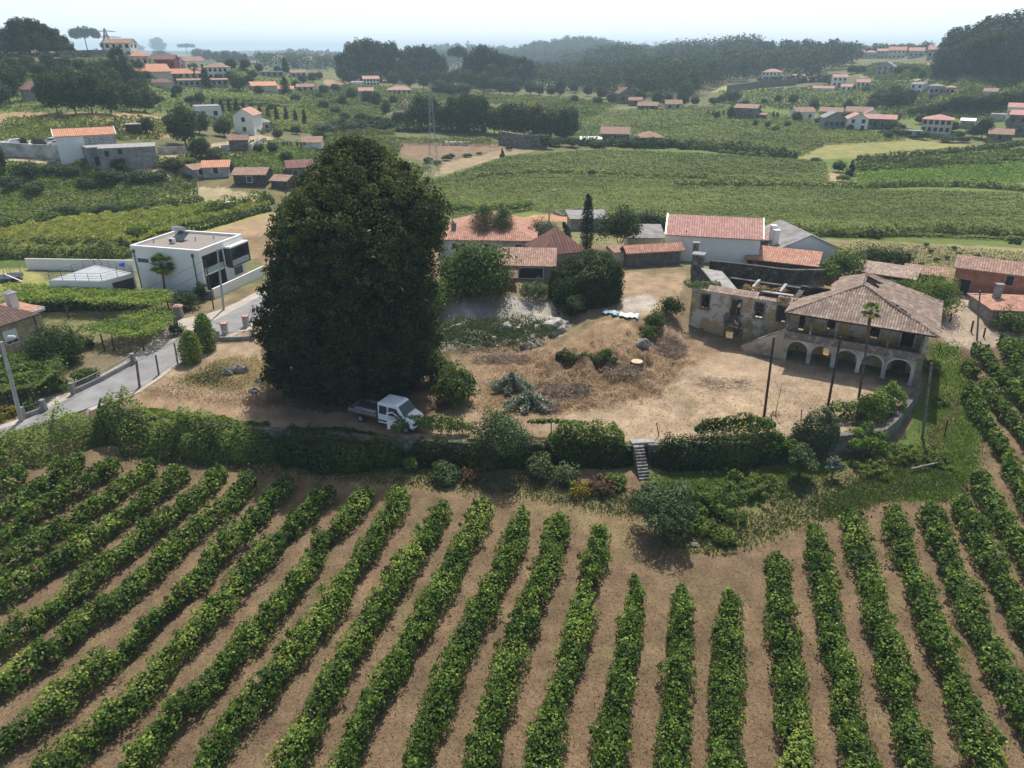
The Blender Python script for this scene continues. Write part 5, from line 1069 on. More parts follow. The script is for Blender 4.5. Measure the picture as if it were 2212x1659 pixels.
# left house faced with yellow tiles
def tile_house():
    A = G(122, 724); Bc = np.array(P(89, 742, 2.8)); Cc = P(-10, 783, 2.6); o = Bc.copy(); ex = (Bc - Cc)[:2]; W = 12.0; ex = ex / np.linalg.norm(ex); rz = math.atan2(ex[1], ex[0]); H = 3.4
    root = empty('tiled_house', o, 'house faced with yellow tiles under a dark brown roof at the left edge', 'house', rz=rz)
    mb = MB(); mb.box(-W, 0, 0, 8.5, -1, H); mb.build('wall', M['yellow_tile_wall'], root)
    mb = MB(); q = [(-W-.5,-.5,H),(.5,-.5,H),(.5,9,H),(-W-.5,9,H)]; mb.prism(q, [(a,b,c+.14) for a,b,c in q]); a,b,c,d = [(x,y,H+.142) for x,y,_ in q]; r0, r1 = (-W+4,4.3,H+3.0), (-4.3,4.3,H+3.0); mb.quad(a,b,r1,r0).quad(b,c,r1).quad(c,d,r0,r1).quad(d,a,r0); mb.build('roof', M['tile_brown'], root)
    for x, w_ in ((-3.0, 1.3), (-6.2, 1.4), (-9.4, 1.3)):
        mb = MB(); mb.box(x-w_/2-.1, x+w_/2+.1, -.07, .02, 1.1, 2.7); f = mb.build('window', M['white_paint'], root); mb = MB(); mb.box(x-w_/2, x-.05, -.09, -.05, 1.2, 1.55).box(x+.05, x+w_/2, -.09, -.05, 1.2, 1.55); mb.build('pane', M['glass'], f)
    mb = MB(); mb.tube((.02, -.08, -.4), (.02, -.08, H), .06, .06, 6); mb.build('downpipe', M['dark_wood'], root)
    mb = MB(); mb.box(-12, -5.4, -1.6, 0, -.3, .05); bt = mb.build('balcony', M['white_wall'], root); mb = MB()
    for i in range(18): mb.box(-12 + i * .37, -11.85 + i * .37, -1.6, -1.5, .05, .8)
    mb.box(-12, -5.4, -1.65, -1.45, .8, .92); mb.build('balustrade', M['white_paint'], bt)
    mb = MB(); mb.box(.0, 3.0, 3.2, 7.4, -1, 2.7); mb.build('annex_wall', M['yellow_tile_wall'], root); mb = MB(); mb.prism([(.52,2.8,2.7),(3.4,2.8,2.7),(3.4,7.8,2.7),(.52,7.8,2.7)], [(.52,2.8,2.85),(3.4,2.8,2.85),(3.4,7.8,3.2),(.52,7.8,3.2)]); mb.build('annex_roof', M['tile_orange'], root)
    mb = MB(); mb.box(1.6, 3.3, 2.7, 2.78, 2.6, 2.9).box(3.4, 3.48, 2.8, 7.8, 2.6, 2.95); mb.build('fascia', M['white_paint'], root)
    mb = MB(); mb.box(1.3, 2.2, 5.2, 6.0, 2.9, 4.7); ch = mb.build('chimney', M['white_wall'], root); mb = MB(); mb.prism([(1.1,5.0,4.85),(2.4,5.0,4.85),(2.4,6.2,4.85),(1.1,6.2,4.85)], [(1.7,5.5,5.25),(1.8,5.5,5.25),(1.8,5.6,5.25),(1.7,5.6,5.25)]).box(1.35, 2.15, 5.25, 5.95, 4.7, 4.85); mb.build('chimney_cap', M['concrete'], ch)
tile_house()
H_ = house
# middle group behind the tree and the cliff
def at(px, py, z): return P(px, py, z)
H_('farmhouse', 'wide farmhouse with large orange hipped tile roof right of the big tree', 1052, 556, w=14, dep=13, h=2.5, rise=3.0, roof='hip', wall='dirty_white_wall', roofm='tile_orange', rot=-6, nw=(3,0,1), chim=[(-5.2,2.5,1.9)])
H_('shed', 'long low shed with old tiled lean-to roof beside the fig tree', 1092, 536, w=6.4, dep=2.4, h=1.9, rise=.55, roof='shed', wall='wood_slats_plaster', roofm='tile_old', rot=4, cat='shed')
H_('shed', 'open sided shed with sagging old tile roof above the cliff', 1135, 604, w=7.4, dep=4.0, h=1.9, rise=1.1, roof='shed', wall='grey_wall', roofm='tile_old', rot=-3, cat='shed', wins=[('f', .6, .2, 3.2, 1.4, 'opening', 'dark_gap')])
H_('barn', 'barn with dark red brown hipped roof left of the ivy covered building', 1218, 577, w=6.2, dep=6.0, h=1.9, rise=3.1, roof='hip', wall='grey_wall', roofm='tile_dark_red', rot=26, cat='barn')
H_('brick_shed', 'tiny dark brick shed under the fig tree at the cliff top', 1086, 624, w=3.2, dep=2, h=1.4, rise=.2, roof='shed', wall='red_brick', roofm='rust_roof', rot=0, cat='shed')
H_('ivy_house', 'building completely smothered in ivy between the cliff and the dirt yard', 1282, 662, w=5.4, dep=6.4, h=1.9, rise=.3, roof='gx', wall='dark_stone', roofm='dark_stone', rot=12, cat='building')
H_('granary', 'long weathered plank granary with orange tile roof and white end wall', 1412, 574, w=7.8, dep=1.9, h=2.15, rise=.55, roof='gx', wall='slat_wall', roofm='tile_orange', rot=24, cat='granary', over=.45)
mb = MB(); p_ = G(1341, 574); mb.box(-1.1, 1.1, 0, 2, -1, 1.9); ob = empty('outhouse', p_, 'small cream outhouse with orange roof at the left end of the plank granary', 'outhouse', rz=R(20)); mb.build('wall', M['cream_wall'], ob); mb = MB(); mb.prism([(-1.3,-.2,1.9),(1.3,-.2,1.9),(1.3,2.2,1.9),(-1.3,2.2,1.9)], [(-1.3,-.2,2.0),(1.3,-.2,2.0),(1.3,2.2,2.5),(-1.3,2.2,2.5)]); mb.build('roof', M['tile_old'], ob)
H_('shed', 'low grey shed with fibre cement roof left of the white tiled house', 1392, 538, w=5.4, dep=5, h=1.7, rise=.8, roof='shed', wall='cream_wall', roofm='fibre_cement', rot=8, cat='shed')
pw = P(1535, 566, 6.0); pw[2] = 5.9
H_('white_house', 'long white house with rosy tiled gable roof behind the ruin', 0, 0, loc=pw, w=12.6, dep=7.0, h=3.75, rise=1.95, roof='gx', wall='white_wall', roofm='tile_rosy', rz=R(-2) - .2, fascia='white_paint', wins=[('f', .42, 2.5, .95, .7), ('f', .62, 2.5, .7, .5)], winmat='white_plastic', sink=2.5)
H_('shed', 'low annex with red tiled roof between the white house and the grey roofed house', 1650, 562, w=5.4, dep=4, h=2.9, rise=.5, roof='shed', wall='grey_wall', roofm='tile_old', rot=-8, cat='shed', wins=[('f', .15, 1.1, .6, .8)])
H_('outbuilding', 'stone outbuilding with broad orange tile roof overgrown at its right end', 1683, 593, w=9.0, dep=3.4, h=1.7, rise=.9, roof='shed', wall='dark_stone', roofm='tile_orange', rot=-5, cat='outbuilding', sink=2)
H_('grey_roof_house', 'pale house with grey corrugated gable roof and white chimneys', 1738, 578, w=8.8, dep=9.5, h=2.7, rise=1.9, roof='gy', wall='white_wall', roofm='fibre_cement', rot=28, chim=[(-4.0,2.0,2.2),(-4.0,3.2,2.6)], cat='house')
# right edge
H_('brick_barn', 'half rendered brick barn with tiled roof on the right edge', 2175, 652, w=12.5, dep=5.6, h=3.5, rise=.9, roof='gx', wall='red_brick', roofm='tile_old', rot=4, cat='barn', side='l', wins=[('f', .1, .0, 1.4, 2.1, 'doorway', 'dark_gap'), ('f', .47, 2.1, .8, 1.2, 'opening', 'dark_gap'), ('f', .66, 2.4, .8, .8, 'opening', 'dark_gap'), ('l', .25, 2.2, .6, 1.0, 'opening', 'dark_gap'), ('l', .7, 2.4, .8, 1.1, 'opening', 'dark_gap'), ('f', .3, .2, .1, .1)], winmat='dark_gap', shut='concrete')
H_('lean_to', 'low open lean-to with tiled roof attached left of the brick barn', 1994, 617, w=4.6, dep=2.2, h=1.5, rise=.4, roof='shed', wall='grey_wall', roofm='tile_old', rot=4, cat='shed', wins=[('f', .55, .3, 4.0, 1.2, 'opening', 'dark_gap')])
H_('cottage', 'grey rendered cottage with orange hipped roof at the right edge below the brick barn', 2197, 706, w=6.2, dep=5.8, h=1.9, rise=1.0, roof='hip', wall='grey_wall', roofm='tile_orange', rot=30, cat='cottage', chim=[(-1.6,3.0,2.2)])
H_('shed', 'low ruined shed with collapsed tile roof just behind the manor roof', 1905, 618, w=7, dep=3, h=1.5, rise=.6, roof='shed', wall='dark_stone', roofm='tile_ruin', rot=-6, cat='shed')
# walls, slab and chimney behind the roofless wing
wall_line('stone_wall', 'dark dry stone wall running below the white house and the orange outbuilding', [G(1530, 592), G(1620, 602), G(1700, 612), G(1775, 612)], 1.9, .6, M['dark_stone'])
ob = empty('masonry_chimney', G(1504, 604), 'stout grey masonry chimney stack left of the ruin', 'chimney', rz=R(-25)); mb = MB(); mb.box(-.65, .65, -.6, .6, -1, 3.3).box(-.75, .75, -.7, .7, 2.6, 2.75); mb.build('stack', M['grey_stone'], ob); mb = MB(); mb.box(-.8, .8, -.75, .75, 3.3, 3.5); mb.build('cap', M['concrete'], ob)
ob = empty('thin_chimney', G(1497, 590), 'narrow grey chimney standing behind the masonry stack', 'chimney', rz=R(-10)); mb = MB(); mb.box(-.35, .35, -.3, .3, -1, 4.1); mb.build('stack', M['grey_stone'], ob); mb = MB(); mb.box(-.45, .45, -.4, .4, 4.1, 4.2); mb.build('cap', M['concrete'], ob)
a_, b_, c_, d_ = P(1514, 578, 8.3), P(1560, 586, 8.3), P(1594, 626, 8.0), P(1550, 622, 8.0)
ob = empty('roof_slab', (*a_[:2], 5.0), 'tilted pale concrete roof slab behind the left end of the ruin', 'slab'); mb = MB(); q = [np.array(p) - np.array((a_[0], a_[1], 5.0)) for p in (a_, d_, c_, b_)]; mb.prism([tuple(p - np.array((0, 0, .18))) for p in q], [tuple(p) for p in q]); mb.build('slab', M['concrete'], ob)
mb = MB(); q2 = [p * .96 for p in q]; mb.prism([(p[0], p[1], -.5) for p in q2], [(p[0], p[1], p[2] - .2) for p in q2]); mb.build('wall', M['dark_stone'], ob)

# ------------------------------------------------------------------ houses of the valley: (label, px, py base, width px, depth m, wall h, rise, roof, wall, roof mat, rot, windows)
HS = [
 ('white house with brown gable roof above the terraces at the upper left, beside the poplar', 258,124,50,9,6.0,1.8,'gx','white_wall','tile_old',-20,(4,2,2)),
 ('small white house with orange roof alone on the left skyline', 391,123,36,8,4.2,2.0,'hip','white_wall','tile_bright',10,(3,0,1)),
 ('tiny house with orange roof hidden on the skyline left of the white skyline house', 321,116,22,6,2.5,1.5,'gx','cream_wall','tile_bright',0,(2,0,1)),
 ('grey white gabled house left of the dark red house', 302,144,38,8,4.5,1.6,'gx','dirty_white_wall','tile_orange',18,(3,1,1)),
 ('dark red painted house on the left hillside', 354,150,48,9,4.6,2.0,'gx','red_wall','tile_dark_red',-14,(4,2,1)),
 ('pale house with brown roof right behind the dark red house', 388,145,40,9,4.6,1.8,'hip','cream_wall','tile_old',8,(3,0,1)),
 ('white house with terracotta roof right of the dark red house', 424,153,40,9,4.6,2.0,'gx','white_wall','tile_old',20,(3,1,1)),
 ('cream building with a long bright orange roof left of the palm on the hillside', 332,168,72,12,2.6,3.0,'gx','cream_wall','tile_bright',14,(0,0,1)),
 ('low cream building with a long bright orange roof right of the taller orange roof', 406,171,64,9,2.6,2.0,'gx','cream_wall','tile_bright',2,(5,0,1)),
 ('white two storey villa with brown hipped roof at the right of the hillside group', 468,172,50,10,5.6,2.0,'hip','white_wall','tile_old',-10,(5,2,2)),
 ('small house with a brown hipped roof behind the white two storey villa', 476,152,36,8,3.0,1.8,'hip','cream_wall','tile_old',0,(2,0,1)),
 ('garden pavilion with red tiled roof below the orange roofed buildings', 355,191,44,8,2.2,1.8,'hip','cream_wall','tile_dark_red',4,(0,0,1)),
 ('long arcaded garden building below the white villa', 440,188,100,3,3.0,.5,'shed','dirty_white_wall','tile_old',2,(9,0,1)),
 ('barn with broad pale orange roof above the cypress row', 573,198,52,9,2.6,1.5,'shed','cream_wall','tile_bright',6,(0,0,1)),
 ('lower barn with slanting orange roof right of the broad orange barn', 606,202,54,8,2.0,1.2,'gx','cream_wall','tile_bright',-6,(0,0,1)),
 ('flat roofed pale grey house above the two orange barns', 588,167,48,7,3.2,.2,'flat','grey_wall','concrete',0,(4,0,1)),
 ('tiny orange roofed house on the slope right of the hillside group', 549,141,24,7,2.8,1.6,'hip','cream_wall','tile_bright',0,(2,0,1)),
 ('small pale house with brown roof on the terrace far left of the eucalyptus grove', 646,168,32,8,3.0,1.5,'gx','dirty_white_wall','tile_old',8,(3,0,1)),
 ('pale low house below the small brown roofed house, left of the eucalyptus grove', 660,199,36,7,2.6,1.3,'gx','dirty_white_wall','tile_old',-6,(3,0,1)),
 ('grey cottage with brown hipped roof among the trees at the far left', 83,219,44,8,3.4,2.6,'hip','grey_wall','tile_dark_red',8,(0,0,1)),
 ('low terrace house with brown roof in the woods at the upper left', 113,147,52,6,2.4,1.2,'gx','cream_wall','tile_old',4,(0,0,1)),
 ('white gable fronted house above the dirt track, left of the big tree', 530,291,40,10,5.6,1.8,'gy','white_wall','tile_rosy',-16,(1,0,2)),
 ('grey annex with hipped roof right of the white gable fronted house', 571,285,26,7,2.8,1.2,'hip','grey_wall','fibre_cement',4,(2,0,1)),
 ('flat white modern building left of the white gable fronted house', 455,260,50,9,4.4,.2,'flat','white_wall','concrete',8,(2,0,1)),
 ('raised slatted granary with brown roof beside the dirt track', 518,330,38,3,3.2,.9,'gx','slat_wall','tile_old',-4,(0,0,1)),
 ('low white shed with brown roof next to the washing line', 675,324,38,6,2.0,1.2,'gx','white_wall','tile_old',-8,(0,0,1)),
 ('tiny dark shelter on the dry slope above the stone house', 291,291,30,4,2.4,.2,'flat','dark_wood','concrete',-4,(0,0,1)),
 ('old house with sagging orange roof in the ivy clad farm group', 468,383,52,6,2.2,1.0,'gx','dirty_white_wall','tile_bright',-10,(1,0,1)),
 ('low brown roofed wing at the left end of the ivy clad farm group', 436,384,28,5,1.9,.8,'gx','dirty_white_wall','tile_old',30,(1,0,1)),
 ('ivy clad farm building with rusty tile roof', 541,402,64,6,2.4,1.0,'gx','dark_stone','tile_old',-18,(1,0,1)),
 ('small roof sloping down right of the rusty farm roof', 604,408,32,5,1.7,.8,'gx','dark_stone','tile_old',-30,(0,0,1)),
 ('old stone house with red tile roof touching the left edge of the big tree', 655,388,58,6,2.8,1.2,'gx','grey_stone','tile_dark_red',6,(2,0,1)),
 ('bright white house with red roof in front of the eucalyptus grove', 803,187,34,8,4.6,1.6,'gx','white_wall','tile_rosy',6,(5,0,2)),
 ('low white annex left of the bright white house by the eucalyptus', 772,188,22,6,2.6,.4,'shed','white_wall','concrete',0,(0,0,1)),
 ('small house with terracotta roof below the bright white house', 792,208,30,7,2.8,1.5,'gx','dirty_white_wall','tile_rosy',4,(2,0,1)),
 ('long low house with rosy roof below the eucalyptus grove', 863,206,52,8,2.8,2.0,'hip','cream_wall','tile_rosy',0,(5,0,1)),
 ('tiny orange gable peeping from the dark trees by the pylon', 876,236,12,6,2.5,1.8,'gy','cream_wall','tile_bright',0,(0,0,1)),
 ('tall stone gable house with brown roof at the foot of the right woods', 1354,224,32,8,5.5,3.0,'gy','grey_stone','tile_dark_red',24,(2,0,1)),
 ('stone cottage right below the tall stone gable house', 1372,229,28,6,3.0,1.4,'gx','grey_stone','tile_old',0,(1,0,1)),
 ('long low stone cottage with orange roof at the foot of the right woods', 1398,239,42,7,2.4,1.6,'gx','grey_stone','tile_old',-5,(2,0,1)),
 ('pinkish cottage at the right end of the stone hamlet below the woods', 1455,237,34,7,2.8,1.8,'gx','dirty_white_wall','tile_old',8,(2,0,1)),
 ('brown roofed farmhouse standing in the vine plain behind the dark hedge', 1327,310,60,9,3.4,2.0,'gx','grey_stone','tile_old',-3,(3,0,1)),
 ('stone farmhouse with hipped roof right of the brown roofed farmhouse in the plain', 1405,317,54,9,3.0,2.0,'hip','grey_stone','tile_old',10,(3,0,1)),
 ('low greenhouse sheds with pale sheets left of the brown roofed farmhouse', 1276,313,44,5,1.8,.5,'shed','dirty_white_wall','white_sheet',0,(0,0,1)),
 ('yellowish villa with red hipped roof above a tall dark hedge', 1664,175,38,10,6.4,2.2,'hip','white_wall','tile_rosy',-8,(5,2,2)),
 ('low rosy roof behind the hedge right of the yellowish villa', 1725,171,26,7,2.4,1.0,'gx','cream_wall','tile_rosy',0,(0,0,1)),
 ('white two storey house on the right hillside above the long orange roof', 1812,188,28,8,6.0,1.6,'gx','white_wall','tile_rosy',8,(3,0,2)),
 ('small white house with rosy roof just below the white two storey hillside house', 1827,198,22,7,3.0,1.4,'gx','white_wall','tile_rosy',-6,(2,0,1)),
 ('white cottage with rosy roof standing alone right of the white hillside house', 1863,189,26,8,3.2,1.6,'gx','white_wall','tile_rosy',4,(3,0,1)),
 ('very long low building with rosy roof on the right hillside', 1778,197,42,6,1.8,1.2,'gx','white_wall','tile_rosy',0,(0,0,1)),
 ('grey white gable house below the bare slope on the right hill', 1910,162,34,10,5.5,3.2,'gy','dirty_white_wall','fibre_cement',-12,(3,0,2)),
 ('house with open white front at the left end of the right hillside trio', 1976,205,24,8,5.4,1.0,'gx','white_wall','fibre_cement',-24,(2,0,2)),
 ('pale concrete house in the middle of the right hillside trio', 2021,206,28,8,4.5,1.2,'hip','dirty_white_wall','fibre_cement',4,(3,0,1)),
 ('small pinkish house at the right end of the right hillside trio', 2050,206,18,7,3.6,1.0,'hip','dirty_white_wall','tile_rosy',0,(2,0,1)),
 ('tiny ochre roof above the dark grove on the right edge', 2137,209,24,7,2.2,1.2,'gx','cream_wall','tile_old',0,(0,0,1)),
 ('grey brown field barn with tiled roof on the right plain', 1608,259,46,9,5.2,1.4,'gx','grey_stone','tile_old',-12,(0,0,1)),
 ('low lean-to on the right side of the field barn', 1642,259,22,4,2.2,.5,'shed','grey_stone','tile_old',0,(0,0,1)),
 ('white fronted house at the left end of the right hamlet', 1738,260,38,8,3.6,1.8,'gx','white_wall','tile_old',22,(2,1,1)),
 ('brown roofed house behind the white fronted house of the right hamlet', 1792,256,46,8,3.0,1.6,'gx','dirty_white_wall','tile_old',-4,(2,0,1)),
 ('grey plastered house with dark gable roof in the right hamlet', 1800,280,42,9,4.6,2.2,'gy','grey_wall','fibre_cement',14,(4,0,1)),
 ('long rear house with brown roof in the right hamlet', 1851,257,50,8,3.2,1.8,'gx','cream_wall','tile_old',-4,(3,0,1)),
 ('small white gable behind the big house of the right hamlet', 1884,264,34,8,3.4,2.0,'gy','white_wall','tile_old',8,(1,0,1)),
 ('big white cornered house with wide rosy roof in the right hamlet', 1850,284,40,10,4.8,2.0,'gy','white_wall','tile_rosy',10,(2,0,2)),
 ('stone wing with rosy roof right of the big white cornered house', 1896,280,62,8,4.2,1.4,'gx','grey_stone','tile_rosy',-2,(4,0,1)),
 ('white house with red hipped roof right of the hamlet', 2018,289,56,11,5.2,1.8,'hip','cream_wall','tile_rosy',-4,(5,1,2)),
 ('low white garden shed left of the red hipped roof house', 1963,297,48,4,2.4,.2,'flat','dirty_white_wall','concrete',0,(3,0,1)),
 ('metal roofed shelter right of the red hipped roof house', 2087,278,26,8,3.0,.8,'gx','grey_wall','white_sheet',0,(0,0,1)),
 ('low pale wall like building behind the round tree on the right', 2155,262,30,6,2.6,.2,'flat','dirty_white_wall','concrete',0,(0,0,1)),
 ('white house with rosy roof at the upper right edge', 2195,258,40,9,4.6,1.4,'gx','white_wall','tile_rosy',0,(3,0,1)),
 ('unfinished brown house with dark bays at the right edge', 2200,294,52,9,7.6,1.4,'gx','grey_stone','tile_rosy',-6,(3,0,2)),
 ('small stone house with orange roof below the round tree on the right', 2158,307,44,8,2.8,1.6,'gx','grey_stone','tile_old',4,(1,0,1)),
 ('white house at the left end of the right ridge village', 1853,126,22,9,6,2.2,'gx','white_wall','tile_rosy',0,(2,0,1)),
 ('pale house second from the left in the right ridge village', 1879,127,26,9,6,2,'hip','dirty_white_wall','tile_rosy',0,(3,0,1)),
 ('grey white house with the bare slope below it in the right ridge village', 1905,127,24,9,7,2,'gx','dirty_white_wall','tile_rosy',0,(3,0,2)),
 ('orange roofed house in the middle of the right ridge village', 1935,127,34,10,7.5,3,'gx','cream_wall','tile_bright',0,(4,0,2)),
 ('rosy roofed house right of the middle of the right ridge village', 1977,126,30,10,6,2.5,'gx','dirty_white_wall','tile_rosy',0,(3,0,1)),
 ('pale house at the right end of the right ridge village', 2017,127,28,10,6,2.4,'gx','dirty_white_wall','tile_rosy',0,(3,0,1)),
]
for (lb, px, py, wp_, dp, hh, rs, rf, wa, rm, rt, nw) in HS:
    far = np.hypot(*G(px, py)[:2]) > 260
    nm = 'shed' if 'shed' in lb or 'shelter' in lb else 'barn' if 'barn' in lb else 'granary' if 'granary' in lb else 'cottage' if 'cottage' in lb else 'house'
    house(nm, lb, px, py, wpx=wp_, dep=dp, h=hh, rise=rs, roof=rf, wall=wa, roofm=rm, rot=rt, nw=nw, cat=nm, over=.4, winsz=(1.1, 1.3) if not far else (1.3, 1.5), winmat='dark_gap' if far else 'glass', side='r' if rt < 0 else 'l')
# the house with the checkered granite front and its grey stone neighbour
p_ = G(196, 340)
r_ = house('stone_and_white_house', 'white house with granite block front and long orange roof on the left slope', 196, 343, wpx=112, dep=6.5, h=5.1, rise=1.2, roof='gx', wall='white_wall', roofm='tile_bright', rot=2, fascia='white_paint', wins=[('f', .23, 2.9, 1.2, 1.4), ('f', .62, 3.1, 1.0, 1.4), ('f', .82, 3.1, 1.0, 1.4)], winmat='white_plastic')
mb = MB(); w_ = 112 * depth_of(G(196, 343)) / FPX; mb.box(-w_/2 + w_*.46, w_/2 + .03, -.06, .3, .6, 5.0); mb.build('granite_front', M['granite_block'], r_)
house('stone_ruin', 'roofless grey block building with a dark red door on the left slope', 283, 368, wpx=110, dep=8, h=4.7, rise=.1, roof='flat', wall='grey_block', roofm='concrete', rot=-4, cat='ruin', wins=[('f', .15, 3.1, .9, 1.2), ('f', .38, 3.4, .9, 1.2), ('f', .3, .05, 1.2, 2.3, 'door', 'red_wall')], winmat='dark_gap', shut='concrete')
house('stone_ruin', 'low grey block wing left of the roofless block building', 216, 358, wpx=34, dep=6, h=3.8, rise=.1, roof='flat', wall='grey_block', roofm='concrete', rot=10, cat='ruin', wins=[('f', .5, .1, 1.6, 1.9, 'opening', 'dark_gap')], shut='concrete')
wall_line('retaining_wall', 'long pale stained retaining wall below the parked white cars', [G(-40, 333), G(20, 338), G(90, 342), G(150, 344)], 3.0, .5, M['dirty_white_wall'], below=2)
wall_line('roadside_wall', 'whitish wall along the track right of the roofless block building', [G(343, 333), G(415, 331)], 1.6, .4, M['dirty_white_wall'])
wall_line('roadside_wall', 'whitish wall curving along the track behind the raised granary', [G(480, 328), G(540, 326), G(566, 312)], 1.6, .4, M['dirty_white_wall'])
wall_line('field_wall', 'tall grey stone field wall right of the park trees', [G(1078, 312), G(1130, 321), G(1182, 322)], 4.6, .6, M['grey_stone'], below=2)
wall_line('vineyard_wall', 'grey stone wall between the two bright vineyard terraces behind the cypresses', [G(440, 232), G(600, 228), G(760, 231), G(830, 237)], 1.3, .5, M['grey_stone'])
wall_line('terrace_wall', 'long grey terrace wall under the pines on the left skyline', [G(130, 127), G(200, 124), G(245, 124)], 3.0, .6, M['grey_stone'])
wall_line('villa_wall', 'long dark stone wall below the yellowish villa', [G(1570, 200), G(1640, 190), G(1720, 184)], 4.5, .8, M['grey_stone'], below=4)
# fences by the road
def low_fence(label, pts, col='galvanised'):
    q, s = resample(np.array([G(*p) for p in pts]), .5); o = q[0].copy(); root = empty('low_fence', o, label, 'fence')
    b = wall_line('plinth', '', q, .5, .22, M['grey_wall'], parent=root, step=.5); 
    mb = MB()
    for i in range(len(q)): p = q[i] - o; mb.tube(p + np.array((0, 0, .45)), p + np.array((0, 0, 1.1)), .02, .02, 4)
    for i in range(len(q) - 1):
        p, r = q[i] - o, q[i + 1] - o; mb.tube(p + np.array((0, 0, 1.1)), r + np.array((0, 0, 1.1)), .045, .045, 4)
        for k in (.15, .3): m_ = p + (r - p) * k * 2; mb.tube(m_ + np.array((0, 0, .45)), m_ + np.array((0, 0, 1.1)), .015, .015, 4)
    mb.build('railing', M[col], root)
    for p in (q[0] - o, q[-1] - o): mb = MB(); mb.box(p[0]-.2, p[0]+.2, p[1]-.2, p[1]+.2, p[2]-.5, p[2]+1.25); mb.build('end_post', M['grey_wall'], root)
low_fence('long low grey railing on a plinth along the left side of the road', [(160,852),(225,822),(290,787)])
low_fence('short ornate railing by the concrete lamp post at the left edge', [(52,906),(98,889)], 'dark_trim')
low_fence('low wall with piers at the lane beside the big tree', [(472,737),(520,736),(548,733)])
# posts, poles
def pole(name, label, base, top, r0, r1, mat, cat='post', cross=None, n=8, z=None):
    b = G(*base) if z is None else P(*base, z); root = None
    x, y, v = ray(*top); dy = b[1] / y * 1.0; t = b[1] / y; tp = np.array((x * t, b[1], HC + v * t)); lean = tp - b
    root = empty(name, b, label, cat); mb = MB(); mb.tube((0, 0, -.4), tuple(lean), r0, r1, n); mb.build('shaft', M[mat], root)
    if cross: mb = MB(); L_ = cross; mb.box(lean[0]-L_/2, lean[0]+L_/2, lean[1]-.05, lean[1]+.05, lean[2]-.45, lean[2]-.35); mb.build('crossarm', M['galvanised'], root)
    return root, b, lean
PO = [('tall dark wooden pole in the yard beside the small bare sapling', (1650.7,901),(1672,729),.13,.1,'dark_wood'), ('tall dark pole in front of the arcade, left of the slender palm', (1786,891),(1816,727),.13,.1,'dark_wood'),
      ('grey leaning pole on the grass bank right of the terrace corner', (1993.5,947),(2012.7,784),.12,.09,'grey_wood'), ('wooden post at the roadside, left of the three posts by the railing', (301,838),(294,778),.13,.11,'grey_wood'),
      ('middle wooden post at the edge of the dry lot', (343,811),(336,767),.1,.09,'grey_wood'), ('wooden post nearest the creeper covered columns', (384,787),(376,741),.09,.08,'grey_wood'),
      ('short dark post leaning right behind the bramble hedge', (206,888),(218,861),.12,.11,'dark_wood'), ('short wooden post on the track above the ruin', (2052,696),(2056,676),.1,.09,'dark_wood'),
      ('paired short wooden post left of the tall wooden pole on the track', (2098,717),(2103,693),.1,.1,'dark_wood'), ('short wooden post right of the tall wooden pole on the track', (2125,728),(2129,708),.1,.09,'dark_wood'),
      ('thin dark stake in the grass beside the ruin side wall', (2028,768),(2032,746),.05,.04,'dark_wood'), ('thin stake in the grass right of the leaning grey pole', (2041,943),(2047,907),.06,.05,'dark_wood'),
      ('thin leaning stake beside the head of the garden steps', (1426,942),(1418,913),.05,.04,'dark_wood'), ('short thin stake between the two tall yard poles', (1731,909),(1732,884),.05,.04,'dark_wood'),
      ('slim stake by the eave of the ruin on the dirt', (2024,699),(2026,684),.05,.04,'dark_wood')]
for lb, b, t, r0, r1, mt in PO: pole('wooden_pole' if 'pole' in lb else 'wooden_post', lb, b, t, r0, r1, mt, 'pole' if 'pole' in lb else 'post')
pole('utility_pole', 'tall thin utility pole with crossarm on the track near the brick barn', (2112,733), (2117,628), .11, .08, 'grey_wood', 'utility pole', cross=1.6)
pole('wooden_pole', 'thin brown pole standing in front of the white tiled house', (1479,563), (1483,498), .09, .07, 'bark', 'pole')
pole('wooden_pole', 'thin pole rising above the overgrown orange outbuilding roof', (1770,560), (1773,497), .08, .06, 'bark', 'pole')
def lamp(label, base, top, arm, r0=.19, mat='pole_concrete'):
    r, b, l = pole('street_lamp', label, base, top, r0, r0 * .62, mat, 'street lamp'); mb = MB(); a = np.array(arm); mb.tube(l - np.array((0, 0, .3)), l + a, .035, .03, 5); mb.build('arm', M['galvanised'], r)
    h = l + a; mb = MB(); mb.prism([(h[0]-.35,h[1]-.1,h[2]-.06),(h[0]+.35,h[1]-.1,h[2]-.06),(h[0]+.35,h[1]+.1,h[2]-.06),(h[0]-.35,h[1]+.1,h[2]-.06)], [(h[0]-.25,h[1]-.06,h[2]+.07),(h[0]+.3,h[1]-.06,h[2]+.07),(h[0]+.3,h[1]+.06,h[2]+.07),(h[0]-.25,h[1]+.06,h[2]+.07)]); mb.build('lamp_head', M['white_plastic'], r); return b + l
t1 = lamp('concrete street lamp leaning left at the left edge of the road', (46,911), (3,738), (.9, .1, .45), .2)
t2 = lamp('concrete street lamp beside the white street wall of the modern house', (483,669), (469,538), (1.3, -.2, .25), .17)
t3 = lamp('pale street lamp rising above the farmhouse roof', (1186,477), (1187.5,411), (.9, 0, .1), .16)
pole('brace_post', 'dark slanting brace post beside the lamp at the modern house', (462,668), (443,561), .09, .07, 'bark', 'post')
def cable(label, a, b, sag, r=.018):
    mb = MB(); a, b = np.array(a, float), np.array(b, float); pr = None
    for i in range(15): f = i / 14; p = a * (1 - f) + b * f - a; p[2] -= sag * 4 * f * (1 - f); (mb.tube(pr, p, r, r, 4) if pr is not None else None); pr = p
    ob = mb.build('overhead_cable', M['rubber']); ob.location = a; tag(ob, label, 'cable')
